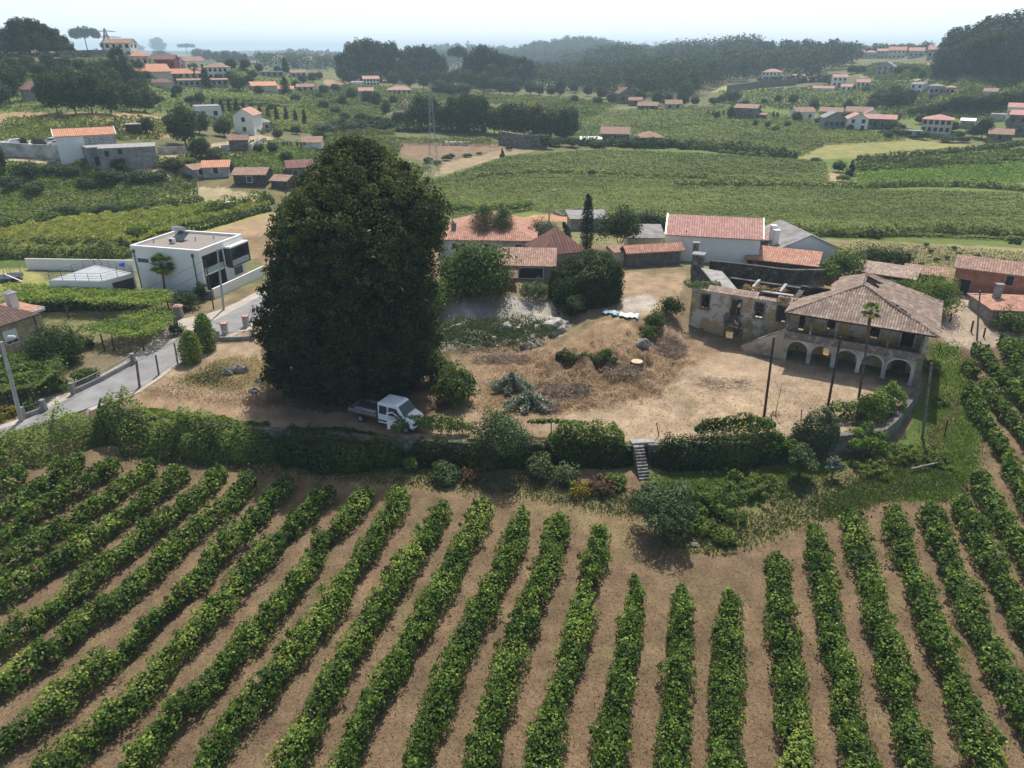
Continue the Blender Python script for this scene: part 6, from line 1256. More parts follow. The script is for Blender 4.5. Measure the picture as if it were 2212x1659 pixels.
cable('upper overhead cable running from the left edge lamp to the lamp at the modern house', t1 - np.array((0, 0, .4)), t2 - np.array((0, 0, .5)), .5)
cable('lower overhead cable running from the left edge lamp to the lamp at the modern house', t1 - np.array((0, 0, 1.3)), t2 - np.array((0, 0, 1.6)), .8)
cable('overhead cable from the lamp at the modern house into the big tree', t2 - np.array((0, 0, .5)), P(620, 560, 8.5), .4)
# pylons
def pylon(name, label, base, topy, wb, arms, r=.09):
    p = G(*base); dep = depth_of(p); x, y, v = ray(base[0], topy); h = HC + v * (p[1] / y) - p[2]; root = empty(name, p, label, 'pylon', rz=.3); mb = MB()
    def c(i, f): w = (wb * (1 - f) ** 1.3 + .5) / 2; s = ((-1, -1), (1, -1), (1, 1), (-1, 1))[i]; return (s[0] * w, s[1] * w, h * f)
    L_ = 12
    for k in range(L_):
        f0, f1 = k / L_, (k + 1) / L_
        for i in range(4): j = (i + 1) % 4; mb.tube(c(i, f0), c(i, f1), r, r, 4); mb.tube(c(i, f0), c(j, f1), r * .6, r * .6, 3); mb.tube(c(j, f0), c(i, f1), r * .6, r * .6, 3)
    mb.build('lattice', M['galvanised'], root)
    for f, L2 in arms: m2 = MB(); m2.tube((-L2, 0, h * f), (L2, 0, h * f), r * .9, r * .9, 4); m2.tube((-L2, 0, h * f), (0, 0, h * min(1, f + .06)), r * .6); m2.tube((L2, 0, h * f), (0, 0, h * min(1, f + .06)), r * .6); m2.build('crossarm', M['galvanised'], root)
    return p, h
pylon('pylon', 'tall slender lattice pylon in the plain right of the big tree', (937.5, 378), 178, 2.2, [(.86, 2.0), (.95, 1.8)], .045)
pylon('pylon', 'distant lattice pylon with two crossarms on the left skyline', (236, 112), 61, 5, [(.62, 6.5), (.86, 4.6)], .16)
pole('radio_mast', 'thin guyed mast on the left skyline', (310, 114), (307, 74), .16, .1, 'galvanised', 'mast')
# ------------------------------------------------------------------ vehicles
def truck():
    a = P(796, 897, 2.8); b = P(902, 923, 2.8); d = (b - a)[:2]; rz = math.atan2(d[1], d[0]); o = P(838, 912, 2.8); o[2] = zat(o[0], o[1])[0]
    root = empty('pickup_truck', o, 'white double cab flatbed pickup truck with an open door under the big tree', 'truck', rz=rz); root.scale = (1.06, 1.06, 1.06)
    prof = [(-.3,.42),(-.3,2.2),(-.15,2.3),(1.45,2.32),(1.65,2.25),(2.35,1.42),(2.95,1.22),(3.22,.98),(3.3,.6),(3.25,.42)]
    def hw(x, z): return (.98 - max(0, x - 1.6) * .06 - max(0, x - 2.7) * .12) * (1 - max(0, z - 1.25) * .13)
    mb = MB(); L_ = [(x, -hw(x, z), z) for x, z in prof]; Rr = [(x, hw(x, z), z) for x, z in prof]; mb.prism(L_[::-1], Rr[::-1]); mb.build('cab_body', M['white_paint'], root, bevel=.07)
    def sidep(nm, pts, mat, y, t=.03):
        m = MB(); A = [(x, -(hw(x, z) + .008) if y < 0 else hw(x, z) + .008, z) for x, z in pts]; B = [(p[0], p[1] + (t if y < 0 else -t), p[2]) for p in A]
        m.prism(A if y < 0 else B, B if y < 0 else A) if True else None; return m.build(nm, M[mat], root)
    for y in (-1, 1):
        sidep('side_window', [(-.1,1.32),(.62,1.32),(.62,2.02),(-.1,2.02)], 'glass', y); sidep('side_window', [(.82,1.32),(2.1,1.32),(1.55,2.02),(.82,2.02)], 'black_plastic', y)
        sidep('rub_strip', [(-.28,.62),(1.7,.62),(1.7,.74),(-.28,.74)], 'black_plastic', y)
        for x in (-2.1, 2.45):
            wh = MB(); wh.tube((x, y * .72, .36), (x, y * 1.0, .36), .37, .37, 18); w_ = wh.build('wheel', M['rubber'], root); rm = MB(); rm.tube((x, y * 1.0, .36), (x, y * 1.015, .36), .2, .2, 12); rm.build('rim', M['metal'], w_)
    mb = MB(); zf = lambda x: 2.25 + (x - 1.65) * (1.42 - 2.25) / .7
    q = [(1.72, -.74), (2.3, -.86), (2.3, .86), (1.72, .74)]; mb.prism([(x, y, zf(x) + .0) for x, y in q], [(x + .025, y, zf(x) + .03) for x, y in q]); mb.build('windscreen', M['glass'], root)
    mb = MB(); mb.box(3.18, 3.36, -.86, .86, .32, .62); mb.build('bumper', M['black_plastic'], root)
    for y in (-.68, .68): mb = MB(); mb.box(3.08, 3.27, y-.17, y+.17, .78, 1.0); mb.build('headlight', M['glass'], root)
    mb = MB(); mb.prism([(.8,-1.0,.5),(.83,-1.06,.5),(1.55,-1.85,.5),(1.5,-1.87,.5)], [(.8,-1.0,1.3),(.83,-1.06,1.3),(1.55,-1.85,1.3),(1.5,-1.87,1.3)]) if False else None
    hx, hy = 2.05, -.98; ux, uy = -.72, -.69
    def dp(s, z, t=0): return (hx + ux * s - uy * t * -1, hy + uy * s + ux * t * -1, z)
    mb = MB(); mb.prism([dp(0,.5),dp(1.15,.5),dp(1.15,.5,.07),dp(0,.5,.07)], [dp(0,1.28),dp(1.15,1.28),dp(1.15,1.28,.07),dp(0,1.28,.07)])
    for s0, s1, z0_, z1_ in ((1.08,1.15,1.28,1.98),): mb.prism([dp(s0,z0_),dp(s1,z0_),dp(s1,z0_,.07),dp(s0,z0_,.07)], [dp(s0,z1_),dp(s1,z1_),dp(s1,z1_,.07),dp(s0,z1_,.07)])
    mb.prism([dp(0,1.28),dp(.09,1.28),dp(.09,1.28,.07),dp(0,1.28,.07)], [dp(.62,1.98),dp(.7,1.98),dp(.7,1.98,.07),dp(.62,1.98,.07)]); mb.prism([dp(.62,1.92),dp(1.1,1.92),dp(1.1,1.92,.07),dp(.62,1.92,.07)], [dp(.62,2.0),dp(1.1,2.0),dp(1.1,2.0,.07),dp(.62,2.0,.07)])
    f = mb.build('open_door', M['white_paint'], root)
    mb = MB(); mb.box(-3.1, -.4, -.4, .4, .5, .7); mb.build('chassis', M['black_plastic'], root)
    mb = MB(); mb.box(-3.3, -.42, -1.0, 1.0, .78, .86); mb.build('load_bed', M['dark_wood'], root)
    for nm, (x0, x1, y0, y1) in (('side_board', (-3.3,-.42,-1.0,-.96)), ('side_board', (-3.3,-.42,.96,1.0)), ('tail_board', (-3.3,-3.26,-.96,.96)), ('head_board', (-.46,-.42,-.96,.96))): mb = MB(); mb.box(x0, x1, y0, y1, .86, 1.2 if nm != 'head_board' else 1.6); mb.build(nm, M['grey_wood'], root)
    c, s = math.cos(rz) * 1.06, math.sin(rz) * 1.06
    def wp(x, y, z): return (o[0] + c * x - s * y, o[1] + s * x + c * y, o[2] + z * 1.06)
    lad = empty('ladder', wp(-3.2, .25, .93), 'aluminium ladder lying in the truck bed', 'ladder', rz=rz); mb = MB()
    for y in (-.2, .2): mb.box(0, 2.7, y-.03, y+.03, 0, .08)
    mb.build('rail', M['metal'], lad); mb = MB()
    for i in range(9): mb.tube((.15 + i * .3, -.2, .04), (.15 + i * .3, .2, .04), .02, .02, 5)
    mb.build('rung', M['metal'], lad)
    for i, (yy, ln) in enumerate(((-.25, 2.6), (-.5, 2.2))):
        mb = MB(); mb.box(0, ln, -.08, .08, 0, .04); ob = mb.build('plank', M['white_plastic']); ob.location = wp(-3.2 + i * .2, yy, .93); ob.rotation_euler = (0, 0, rz + .03 * i); tag(ob, ['pale plank beside the ladder in the truck bed', 'pale plank nearest the side board of the truck bed'][i], 'plank')
truck()
def car(label, px, py, rot):
    p = G(px, py); az = math.atan2(p[0], p[1]); root = empty('parked_car', p, label, 'car', rz=-az + R(rot), group='cars parked behind the retaining wall')
    prof = [(-2.1,.35),(-2.15,.85),(-1.95,1.0),(-1.55,1.42),(.35,1.45),(1.05,.98),(1.95,.82),(2.1,.6),(2.08,.35)]
    mb = MB(); mb.prism([(x,-.85 + max(0,z-1)*.35,z) for x,z in prof][::-1], [(x,.85 - max(0,z-1)*.35,z) for x,z in prof][::-1]); mb.build('body', M['white_paint'], root, bevel=.06)
    for s in (-1, 1): mb = MB(); q = [(-1.6,1.0),(.85,1.0),(.3,1.36),(-1.4,1.36)]; a = [(x, s*(.865 - (z-1)*.35), z) for x,z in q]; b = [(x, s*.7, z) for x, _, z in a]; mb.prism(*((a, b) if s < 0 else (b, a))); mb.build('side_window', M['glass'], root)
    mb = MB(); mb.prism([(.42,-.66,1.4),(1.0,-.72,1.02),(1.0,.72,1.02),(.42,.66,1.4)], [(.45,-.66,1.43),(1.03,-.72,1.05),(1.03,.72,1.05),(.45,.66,1.43)]); mb.build('windscreen', M['glass'], root)
    for x in (-1.35, 1.35):
        for s in (-1, 1): mb = MB(); mb.tube((x, s*.68, .32), (x, s*.87, .32), .32, .32, 12); mb.build('wheel', M['rubber'], root)
car('white car parked alone at the far left behind the retaining wall', 41, 313, 8)
car('white car second from the left, partly behind the front car', 112, 311, 170); car('white car nearest the white and granite house', 124, 316, 175)

# ------------------------------------------------------------------ palms
def fan_palm(name, label, base_px, top_px, crown_r, n=26, dry=True, rt=.16, z=None):
    b = G(*base_px) if z is None else P(*base_px, z); x, y, v = ray(*top_px); t = b[1] / y; tp = np.array((x * t, b[1], HC + v * t)) - b; root = empty(name, b, label, 'palm'); mb = MB()
    mb.tube((0, 0, -.3), tuple(tp * .5 + np.array((.05, 0, 0))), rt, rt * .8, 9); mb.tube(tuple(tp * .5 + np.array((.05, 0, 0))), tuple(tp), rt * .8, rt * 1.15, 9); mb.build('trunk', M['bark'], root)
    for live in (1, 0):
        if not live and not dry: continue
        m2 = MB(); k = n if live else n // 2
        for i in range(k):
            a = rng.uniform(0, 2 * math.pi); el = rng.uniform(-.35, 1.25) if live else rng.uniform(-1.2, -.5); L_ = crown_r * rng.uniform(.8, 1.05) * (1 if live else .8)
            d = np.array((math.cos(a) * math.cos(el), math.sin(a) * math.cos(el), math.sin(el))); s = np.array((-math.sin(a), math.cos(a), 0)); u = np.cross(s, d); c = tp + d * L_ * .45; m2.tube(tp, c, .02, .015, 3)
            for j in range(13):
                f = -1.35 + 2.7 * j / 12; dd = d * math.cos(f) + s * math.sin(f); e_ = c + dd * L_ * .58 * (1 - .12 * abs(f)) + np.array((0, 0, -.12 * L_)); w_ = np.cross(dd, u) * .045 * crown_r
                m2.quad(c, c + (e_ - c) * .5 + w_, e_, c + (e_ - c) * .5 - w_)
        ob = m2.build('fronds' if live else 'dry_fronds', M['palm_leaf' if live else 'dry_palm_leaf'], root)
        at_ = ob.data.attributes.new('v', 'FLOAT', 'FACE'); at_.data.foreach_set('value', rng.uniform(.2, .9, len(ob.data.polygons)).astype(np.float32))
fan_palm('fan_palm', 'fan palm with some yellowed fronds against the white wall of the modern house', (357,637), (348,570), 2.1, 36)
fan_palm('slender_palm', 'slender palm with a small tuft of fronds in front of the arcade', (1855,862), (1881,672), 1.15, 22, rt=.13)
fan_palm('distant_palm', 'distant palm standing in front of the orange hillside roofs', (420,176), (419,147), 3.4, 22, dry=False, rt=.4)

# ------------------------------------------------------------------ trees of the valley (templates copied one by one)
def tmpl(kind, seed):
    global rng
    keep = rng; rng = np.random.default_rng(seed); root = empty(kind, (0, 0, -500)); C = []; mat = 'tree_leaf'; nC, per, sz = 60, 70, .027; tr = (.2, .03)
    if kind == 'round_tree':
        for _ in range(nC): d = rng.normal(size=3); d /= np.linalg.norm(d); q = rng.uniform(.45, .82); C.append((d[0]*.46*q, d[1]*.46*q, .53 + d[2]*.44*q))
        rr = rng.uniform(.11, .18, nC); tr = (.22, .025)
    elif kind == 'tall_tree':
        mat = 'eucalypt_leaf'; nC = 70
        for i in range(nC): z = rng.uniform(.16, .96); a = rng.uniform(0, 6.28); r = .44 * (1 - abs(z - .62) * 1.35) * rng.uniform(.3, 1); C.append((math.cos(a)*r, math.sin(a)*r, z - .03))
        rr = rng.uniform(.08, .14, nC); tr = (.6, .018)
    elif kind == 'cypress':
        mat = 'conifer_leaf'; nC = 34; per = 60; sz = .03
        for i in range(nC): z = .06 + .9 * i / nC; a = rng.uniform(0, 6.28); r = .25 * (1 - z) ** .4; C.append((math.cos(a)*r, math.sin(a)*r, z))
        rr = .26 * (1.05 - np.array(C)[:, 2]) ** .5 + .03; tr = (.1, .02)
    elif kind == 'umbrella_pine':
        mat = 'conifer_leaf'
        for _ in range(nC): a = rng.uniform(0, 6.28); r = .48 * math.sqrt(rng.random()); C.append((math.cos(a)*r, math.sin(a)*r, .72 + .2 * math.sqrt(max(0, 1 - (r/.52)**2)) * rng.uniform(.3, 1)))
        rr = rng.uniform(.08, .13, nC); tr = (.75, .022)
    elif kind == 'conifer':
        mat = 'conifer_leaf'
        for _ in range(nC): z = rng.random() ** 1.3 * .9 + .06; a = rng.uniform(0, 6.28); r = .4 * (1 - z) * rng.uniform(.6, 1.0); C.append((math.cos(a)*r, math.sin(a)*r, z))
        rr = .05 + .1 * (1 - np.array(C)[:, 2]); tr = (.3, .02)
    elif kind == 'poplar':
        nC = 50
        for _ in range(nC): z = rng.uniform(.08, .95); a = rng.uniform(0, 6.28); r = .38 * math.sin(math.pi * min(1, z * .9 + .1)) ** .8 * rng.uniform(.4, 1); C.append((math.cos(a)*r, math.sin(a)*r, z))
        rr = rng.uniform(.07, .11, nC); tr = (.2, .02)
    elif kind == 'shrub':
        nC = 22; per = 80; sz = .04
        for _ in range(nC): d = rng.normal(size=3); d /= np.linalg.norm(d); q = rng.uniform(.4, .8); C.append((d[0]*.48*q, d[1]*.48*q, .42 + abs(d[2])*.42*q - .1))
        rr = rng.uniform(.16, .24, nC); tr = (.2, .03)
    C = np.array(C); t = clumps(C, rr, per, sz, centre=(0, 0, .45), vbase=np.clip(.42 + rng.normal(size=nC) * .13 + (C[:, 2] - .5) * .25, 0, 1))
    t[0][:, 2] = np.clip(t[0][:, 2], .005, 1.05); Leaves().add(t).build('crown', M[mat], root)
    mb = MB(); mb.tube((0, 0, -.06), (0, 0, tr[0]), tr[1], tr[1]*.7, 6); mb.tube((0, 0, tr[0]), (.05, .03, min(.85, tr[0]+.25)), tr[1]*.6, .008, 5)
    for i in range(4): c = C[rng.integers(len(C))]; mb.tube((0, 0, tr[0]*.85), tuple(c*.9), tr[1]*.4, .006, 4)
    mb.build('trunk', M['bark'], root); rng = keep; return root
TM = {k: [tmpl(k, 11 + i * 7 + len(k)) for i in range(n)] for k, n in (('round_tree', 4), ('tall_tree', 3), ('cypress', 2), ('umbrella_pine', 2), ('conifer', 2), ('poplar', 2), ('shrub', 3))}
def variant(kind, mat):
    r = TM[kind][0]; n = r.copy(); COL.objects.link(n)
    for ch in r.children:
        c = ch.copy(); c.data = ch.data.copy() if ch.name.startswith('crown') else ch.data; COL.objects.link(c); c.parent = n
        if ch.name.startswith('crown'): c.data.materials[0] = M[mat]
    return n
TM['pale_tree'] = [variant('round_tree', 'pale_tree_leaf')]; TM['olive_tree'] = [variant('round_tree', 'olive_leaf')]; TM['pale_shrub'] = [variant('shrub', 'weed_leaf')]; TM['yellow_tree'] = [variant('round_tree', 'yellow_leaf')]; TM['bright_shrub'] = [variant('shrub', 'canopy_leaf')]
USED = set(); tcount = 0
def tree(kind, label, px, pyb, pyt, wpx, group=None, name=None):
    global tcount
    p = G(px, pyb); dep = depth_of(p); x, y, v = ray(px, pyt); h = max(.8, HC + v * (p[1] / y) - p[2]); w = wpx * dep / FPX * 1.05
    L_ = TM[kind]; k = tcount % len(L_); tcount += 1
    wr = {'round_tree': .95, 'tall_tree': .8, 'cypress': .72, 'umbrella_pine': 1.1, 'conifer': .8, 'poplar': .85, 'shrub': 1.0, 'pale_tree': .95, 'olive_tree': .95, 'pale_shrub': 1.0, 'yellow_tree': .95, 'bright_shrub': 1.0}[kind]
    r = copy_tree(L_[k], p, random.uniform(0, 6.28), (w / wr, w / wr, h), label, 'shrub' if 'shrub' in kind else 'tree', group)
    r.name = name or {'pale_shrub': 'shrub', 'bright_shrub': 'shrub'}.get(kind, kind); return r
T = tree
def grp(kind, label, lst, group, name=None):
    if len(label.split()) > 12 and len(lst) < 17: print('LONG', label)
    for i, q in enumerate(sorted(lst)): T(kind, label + (', %s from left' % ORD[i] if len(lst) < 17 else ''), *q, group, name)
# skyline left
grp('tall_tree', 'dark pine of the tall grove at the top left corner', [(x, 116, t, w) for x, t, w in [(8,72,30),(28,60,40),(48,42,44),(66,38,44),(86,42,42),(104,50,42),(122,60,40),(140,76,34)]], 'pines of the top left grove', 'pine_tree')
grp('round_tree', 'lower dark tree along the foot of the top left grove', [(x, 120, t, w) for x, t, w in ((18,84,30),(58,76,34),(96,80,34),(130,88,30),(154,92,24))], 'lower trees of the top left grove')
T('umbrella_pine', 'big umbrella pine on the left skyline', 188, 104, 57, 58); T('shrub', 'shrub under the big umbrella pine', 204, 106, 95, 18); T('round_tree', 'dark round tree between the umbrella pine and the skyline pylon', 232, 109, 85, 26)
T('poplar', 'tall pointed poplar in front of the left hillside houses', 266, 180, 98, 46, name='poplar_tree'); T('poplar', 'broad lower tree leaning on the tall pointed poplar', 284, 185, 135, 38)
T('round_tree', 'round tree with airy top on the skyline between the white houses', 343, 114, 80, 36); T('round_tree', 'low dark tree on the skyline left of the airy round tree', 297, 114, 93, 34); T('umbrella_pine', 'flat topped dark pine right of the orange roofed skyline house', 405, 122, 93, 38)
T('round_tree', 'dark round tree alone on the upper left terrace', 109, 156, 111, 40)
grp('round_tree', 'dark tree on the skyline right of the left hillside village', [(430,130,104,30),(452,133,106,28),(470,136,108,26),(492,138,108,30),(512,138,110,26),(530,140,114,24)], 'skyline trees right of the hillside village')
T('round_tree', 'dark round tree below the white villa on the left hillside', 518, 196, 157, 42); T('cypress', 'dark cypress in front of the white villa', 447, 190, 147, 18); T('conifer', 'small cypress in the terraces below the red roofed pavilion', 376, 211, 190, 12)
T('conifer', 'tall dark cypress above the orange barns', 617, 156, 122, 20); T('cypress', 'dark cypress in front of the lower orange barn', 617, 205, 167, 20); T('round_tree', 'dark olive coloured tree left of the cypress row', 433, 226, 199, 26); T('conifer', 'wider conifer within the cypress row', 513, 243, 212, 17)
for i, (x, b, h) in enumerate([(1363,713,80),(1412,715,76),(1463,717,76),(1550,720,66),(1603,735,70),(1655,750,68),(1708,762,72),(1762,775,92),(1822,777,88),(1880,782,74),(1937,797,92)]):
    X, Y = c1(x, b); T('cypress', 'slim cypress of the long row beside the drive, ' + ORD[i] + ' from the left', X, Y, Y - h * .38, 9.5, 'cypresses of the long row beside the drive')
grp('round_tree', 'dark tree on the far left edge above the dry slope', [(2,200,95,54),(22,222,128,60),(40,190,120,46),(4,232,165,52)], 'dark trees at the far left edge')
grp('round_tree', 'dense green tree of the clump above the dry slope', [(125,245,150,66),(165,248,158,62),(200,245,150,60),(150,210,132,56),(215,205,138,54),(240,248,165,52),(105,230,160,50)], 'trees of the big clump above the dry slope')
grp('round_tree', 'dark tree between the poplar and the dry slope', [(262,235,172,48),(285,243,178,54),(315,243,190,50),(298,215,165,44),(250,205,145,42),(330,232,196,40)], 'trees between the poplar and the dry slope')
T('round_tree', 'big dark tree beside the dirt track right of the stone and white house', 402, 316, 223, 78); T('round_tree', 'dark tree right behind the biggest tree of the left slope', 432, 290, 235, 52); T('round_tree', 'dark rounded bush below the biggest tree of the left slope', 435, 342, 295, 52); T('olive_tree', 'greyish olive tree left of the raised granary', 466, 348, 315, 38)
T('round_tree', 'dark tree left of the white gable house', 485, 295, 254, 48); T('pale_tree', 'small round tree in front of the white gable house', 547, 290, 270, 26); T('round_tree', 'small dark tree below the tiny shelter', 320, 288, 252, 34); T('pale_tree', 'thin green tree on the dry slope', 362, 270, 247, 22)
T('olive_tree', 'grey green tree beside the retaining wall and the cars', 85, 318, 293, 30); T('round_tree', 'small dark tree between the far car and the grey green tree', 54, 318, 293, 16)
T('round_tree', 'dark conifer like tree at the left edge below the cars', 2, 372, 310, 40); T('round_tree', 'dark shrub cluster on the slope below the track', 262, 372, 340, 40)
grp('shrub', 'dark shrub on the bank below the track on the left', [(60,385,340,60),(30,410,370,56),(110,372,350,50),(150,380,350,50),(245,395,358,60),(300,392,362,60),(340,388,362,50),(75,420,385,50),(190,412,375,40)], 'shrubs on the bank below the track')
grp('bright_shrub', 'brambly shrub around the grey block ruin', [(180,356,338,36),(370,362,338,60),(400,355,335,46),(350,352,340,40)], 'brambles around the grey block ruin')
grp('pale_shrub', 'bright green willow shrub on the bank above the corn field', [(125,466,438,40),(155,468,432,42),(205,463,440,32),(240,462,430,40),(315,458,440,28),(355,452,435,30),(20,478,460,22)], 'willow shrubs above the corn field')
grp('shrub', 'dark bush between the corn field and the white modern house', [(110,548,522,34),(150,550,535,26),(205,545,505,46),(235,545,512,36),(290,520,490,30)], 'bushes at the lower edge of the corn field')
grp('round_tree', 'garden tree among the hillside houses on the left', [(297,178,150,36),(320,175,152,24),(355,175,158,20),(385,178,160,16),(300,150,130,30),(350,128,108,40),(480,150,128,24),(500,152,126,30),(530,150,128,30),(430,165,150,22),(475,178,158,20),(560,158,134,20),(540,182,160,20)], 'garden trees of the left hillside')
grp('round_tree', 'roadside tree on the terraces right of the orange barns', [(655,180,160,22),(675,178,156,24),(690,172,155,22),(700,205,180,24),(640,190,172,20),(690,215,200,20),(725,200,180,22),(600,160,142,18),(640,150,134,18)], 'trees right of the orange barns')
grp('pale_tree', 'pale round tree in the terraces below the hillside village', [(310,205,180,34),(345,220,205,26),(410,222,206,22),(420,235,218,20),(280,225,200,30)], 'pale trees below the hillside village')
T('round_tree', 'dark tree in the vineyard above the cypress row', 415, 224, 206, 14)
grp('olive_tree', 'grey green bush at the right end of the cypress drive', [(700,292,262,50),(758,285,258,40),(725,275,255,30)], 'grey green bushes by the cypress drive')
# eucalyptus grove
EU_ = [(748,112,44),(768,92,46),(790,84,50),(812,86,50),(832,92,40),(852,90,24),(873,108,44),(895,100,46),(915,98,44),(935,104,40),(952,120,34)]
grp('tall_tree', 'tall eucalyptus of the grove left of the centre', [(x, 176, t, w) for x, t, w in EU_], 'eucalyptus trees of the left grove', 'eucalyptus_tree')
grp('round_tree', 'lower tree along the foot of the eucalyptus grove', [(742,178,140,30),(760,182,150,30),(790,184,156,30),(815,184,154,28),(850,186,150,32),(885,190,150,34),(915,192,150,34),(940,190,150,30),(870,180,130,30),(965,195,152,40),(900,170,128,40),(780,170,128,40),(825,170,128,40)], 'lower trees of the eucalyptus grove')
T('umbrella_pine', 'solitary umbrella shaped pine in the gap of the centre groves', 991, 168, 99, 44); T('round_tree', 'dark tree below the solitary umbrella shaped pine', 986, 185, 142, 34)
grp('tall_tree', 'tall pine of the grove right of the umbrella pine', [(x, 190, t, w) for x, t, w in ((1018,112,36),(1040,98,46),(1062,106,40),(1085,116,36),(1105,120,34),(1125,122,34),(1144,130,26),(1030,130,50),(1075,135,50))], 'pines of the centre grove', 'pine_tree')
grp('round_tree', 'lower tree at the foot of the centre pine grove', [(1010,196,150,44),(1045,200,155,44),(1080,204,160,44),(1110,206,165,40),(1145,205,170,36),(1165,206,178,26),(950,205,172,40),(975,208,178,36),(1000,206,175,40),(1190,208,182,26),(1210,210,170,26),(1060,196,135,44),(1100,196,140,40)], 'lower trees of the centre pine grove')
# park trees
PT = [(882,278,236,38),(912,280,200,60),(935,276,208,50),(962,282,214,46),(985,284,205,54),(1015,286,197,56),(1040,286,202,52),(1068,290,222,50),(1098,296,218,56),(1130,300,222,54),(1160,304,222,54),(1190,305,226,54),(1215,304,230,48),(1236,300,230,36),(860,278,240,32),(836,282,250,28),(800,276,248,28)]
grp('round_tree', 'tall park tree of the belt right of the near pylon', [q for q in PT if q[0] > 925], 'park trees right of the pylon'); grp('round_tree', 'park tree of the belt left of the near pylon', [q for q in PT if q[0] <= 925], 'park trees left of the pylon')
T('yellow_tree', 'park tree with a yellowing crown top', 1151, 290, 212, 34); T('conifer', 'dark pine with bare trunk in front of the park trees', 1000, 282, 205, 34)
grp('shrub', 'shrub at the right foot of the park trees', [(1200,316,290,40),(1235,318,288,40),(1180,322,280,36),(1260,312,295,36),(1290,318,298,40),(1220,300,270,50)], 'shrubs right of the park belt')
grp('round_tree', 'tree along the hedges left of the park belt', [(795,225,195,30),(812,232,198,26),(835,250,212,22),(760,215,188,28),(740,230,205,22),(725,250,228,24),(780,262,240,30),(818,270,250,22),(745,262,242,26),(850,228,205,20)], 'trees left of the park belt')
T('shrub', 'small dark bush alone in the wide vineyard', 1278, 380, 362, 18); T('shrub', 'tiny bush right of the lone dark bush in the wide vineyard', 1321, 382, 372, 12); T('conifer', 'small dark conifer at the end of the dirt path in the plain', 1085, 340, 320, 12)
grp('shrub', 'dark shrub on the bank between the brown field and the path', [(965,347,330,24),(975,342,328,16),(1035,335,326,14),(1010,340,328,20),(925,352,336,26),(945,356,342,18),(1100,325,312,16)], 'shrubs on the bank by the brown field')
# right side of the plain
grp('round_tree', 'tree at the foot of the right woods', [(1215,195,168,22),(1240,200,176,24),(1270,208,180,26),(1300,214,186,28),(1330,216,190,26),(1240,222,205,22),(1290,226,205,26),(1320,226,200,24),(1380,222,190,32),(1420,228,196,28),(1440,232,200,28),(1475,230,198,28),(1500,228,205,22)], 'trees at the foot of the right woods')
T('pale_tree', 'bright green tree above the stone hamlet', 1392, 205, 160, 42); T('pale_tree', 'pale green tree at the lower end of the right woods', 1478, 218, 170, 40); T('pale_tree', 'broad pale green tree right of the lower end of the right woods', 1580, 222, 190, 40)
grp('round_tree', 'single tree dotted over the right plain', [(1548,258,240,16),(1578,258,228,18),(1543,226,208,30),(1560,222,204,24),(1630,275,258,12),(1657,276,260,14),(1640,252,238,12),(1680,222,204,20),(1712,225,202,22),(1757,238,214,24),(1722,258,230,26),(1795,240,226,16),(1830,242,212,22),(1845,240,222,20),(1908,258,242,24),(1650,224,212,16),(1675,284,272,22),(1610,226,214,18)], 'trees dotted over the right plain')
grp('cypress', 'tiny cypress in the hedge line near the field barn', [(1540,250,238,5),(1529,248,238,5),(1562,250,238,5),(1612,235,225,6),(1670,255,240,6),(1679,255,242,6),(1643,248,238,6)], 'tiny cypresses near the field barn')
grp('round_tree', 'tree of the dark grove on the right hillside', [(1890,235,198,34),(1915,238,192,40),(1940,238,188,40),(1962,228,190,30),(1900,222,190,36),(1930,212,182,30),(1880,240,212,24)], 'trees of the dark grove on the right hillside')
grp('round_tree', 'tree of the band on the lower right hillside', [(1990,250,226,34),(2010,252,222,30),(2030,248,214,36),(2060,240,206,36),(2085,238,204,36),(2110,238,202,36),(2140,236,200,36),(2165,234,196,38),(2195,232,190,40),(1970,250,232,28),(1935,258,240,24),(2075,235,212,40),(2125,232,206,36)], 'trees of the band on the lower right hillside')
T('round_tree', 'large round tree in front of the buildings near the right edge', 2119, 300, 252, 44)
grp('round_tree', 'tree planted around the right hamlet', [(1720,262,240,24),(1700,275,262,18),(1765,268,252,18),(1823,262,242,22),(1835,285,268,16),(1925,282,258,34),(1942,288,266,26),(1918,300,282,22),(1868,256,236,26),(1990,268,244,30),(2040,262,240,32),(2058,284,262,26),(2070,300,282,26),(2100,296,272,30),(2180,282,250,26)], 'trees planted around the right hamlet')
grp('round_tree', 'tree on the field edges of the right plain', [(1425,320,300,18),(1445,318,300,26),(1470,322,306,22),(1350,318,300,30),(1375,320,302,26),(1300,320,304,22)], 'trees on the field edges of the right plain')
grp('round_tree', 'tree on the terraces of the left hillside', [(140,150,122,40),(175,150,126,34),(210,160,130,40),(85,165,130,40),(60,150,118,44),(232,150,124,34),(310,200,168,30),(385,205,182,24),(500,178,152,30),(545,170,148,26),(560,205,184,24),(640,222,202,26),(700,238,214,26),(585,240,224,16)], 'trees on the terraces of the left hillside')
grp('round_tree', 'tree on the slope between the track and the ivy clad farm', [(380,372,340,44),(330,352,326,30),(590,330,306,26),(620,350,326,30),(560,330,308,26),(600,300,278,26),(640,290,268,24),(690,310,282,34),(500,372,350,26)], 'trees on the slope by the ivy clad farm')
grp('shrub', 'shrub around the red hipped roof house', [(1995,302,278,26),(2020,300,285,24),(1940,295,270,50),(1910,290,278,30),(1960,290,272,34),(2045,308,288,40),(2080,308,290,30),(2100,262,248,22),(1975,300,288,22),(2140,312,300,30),(2180,316,300,30)], 'shrubs around the red hipped roof house')
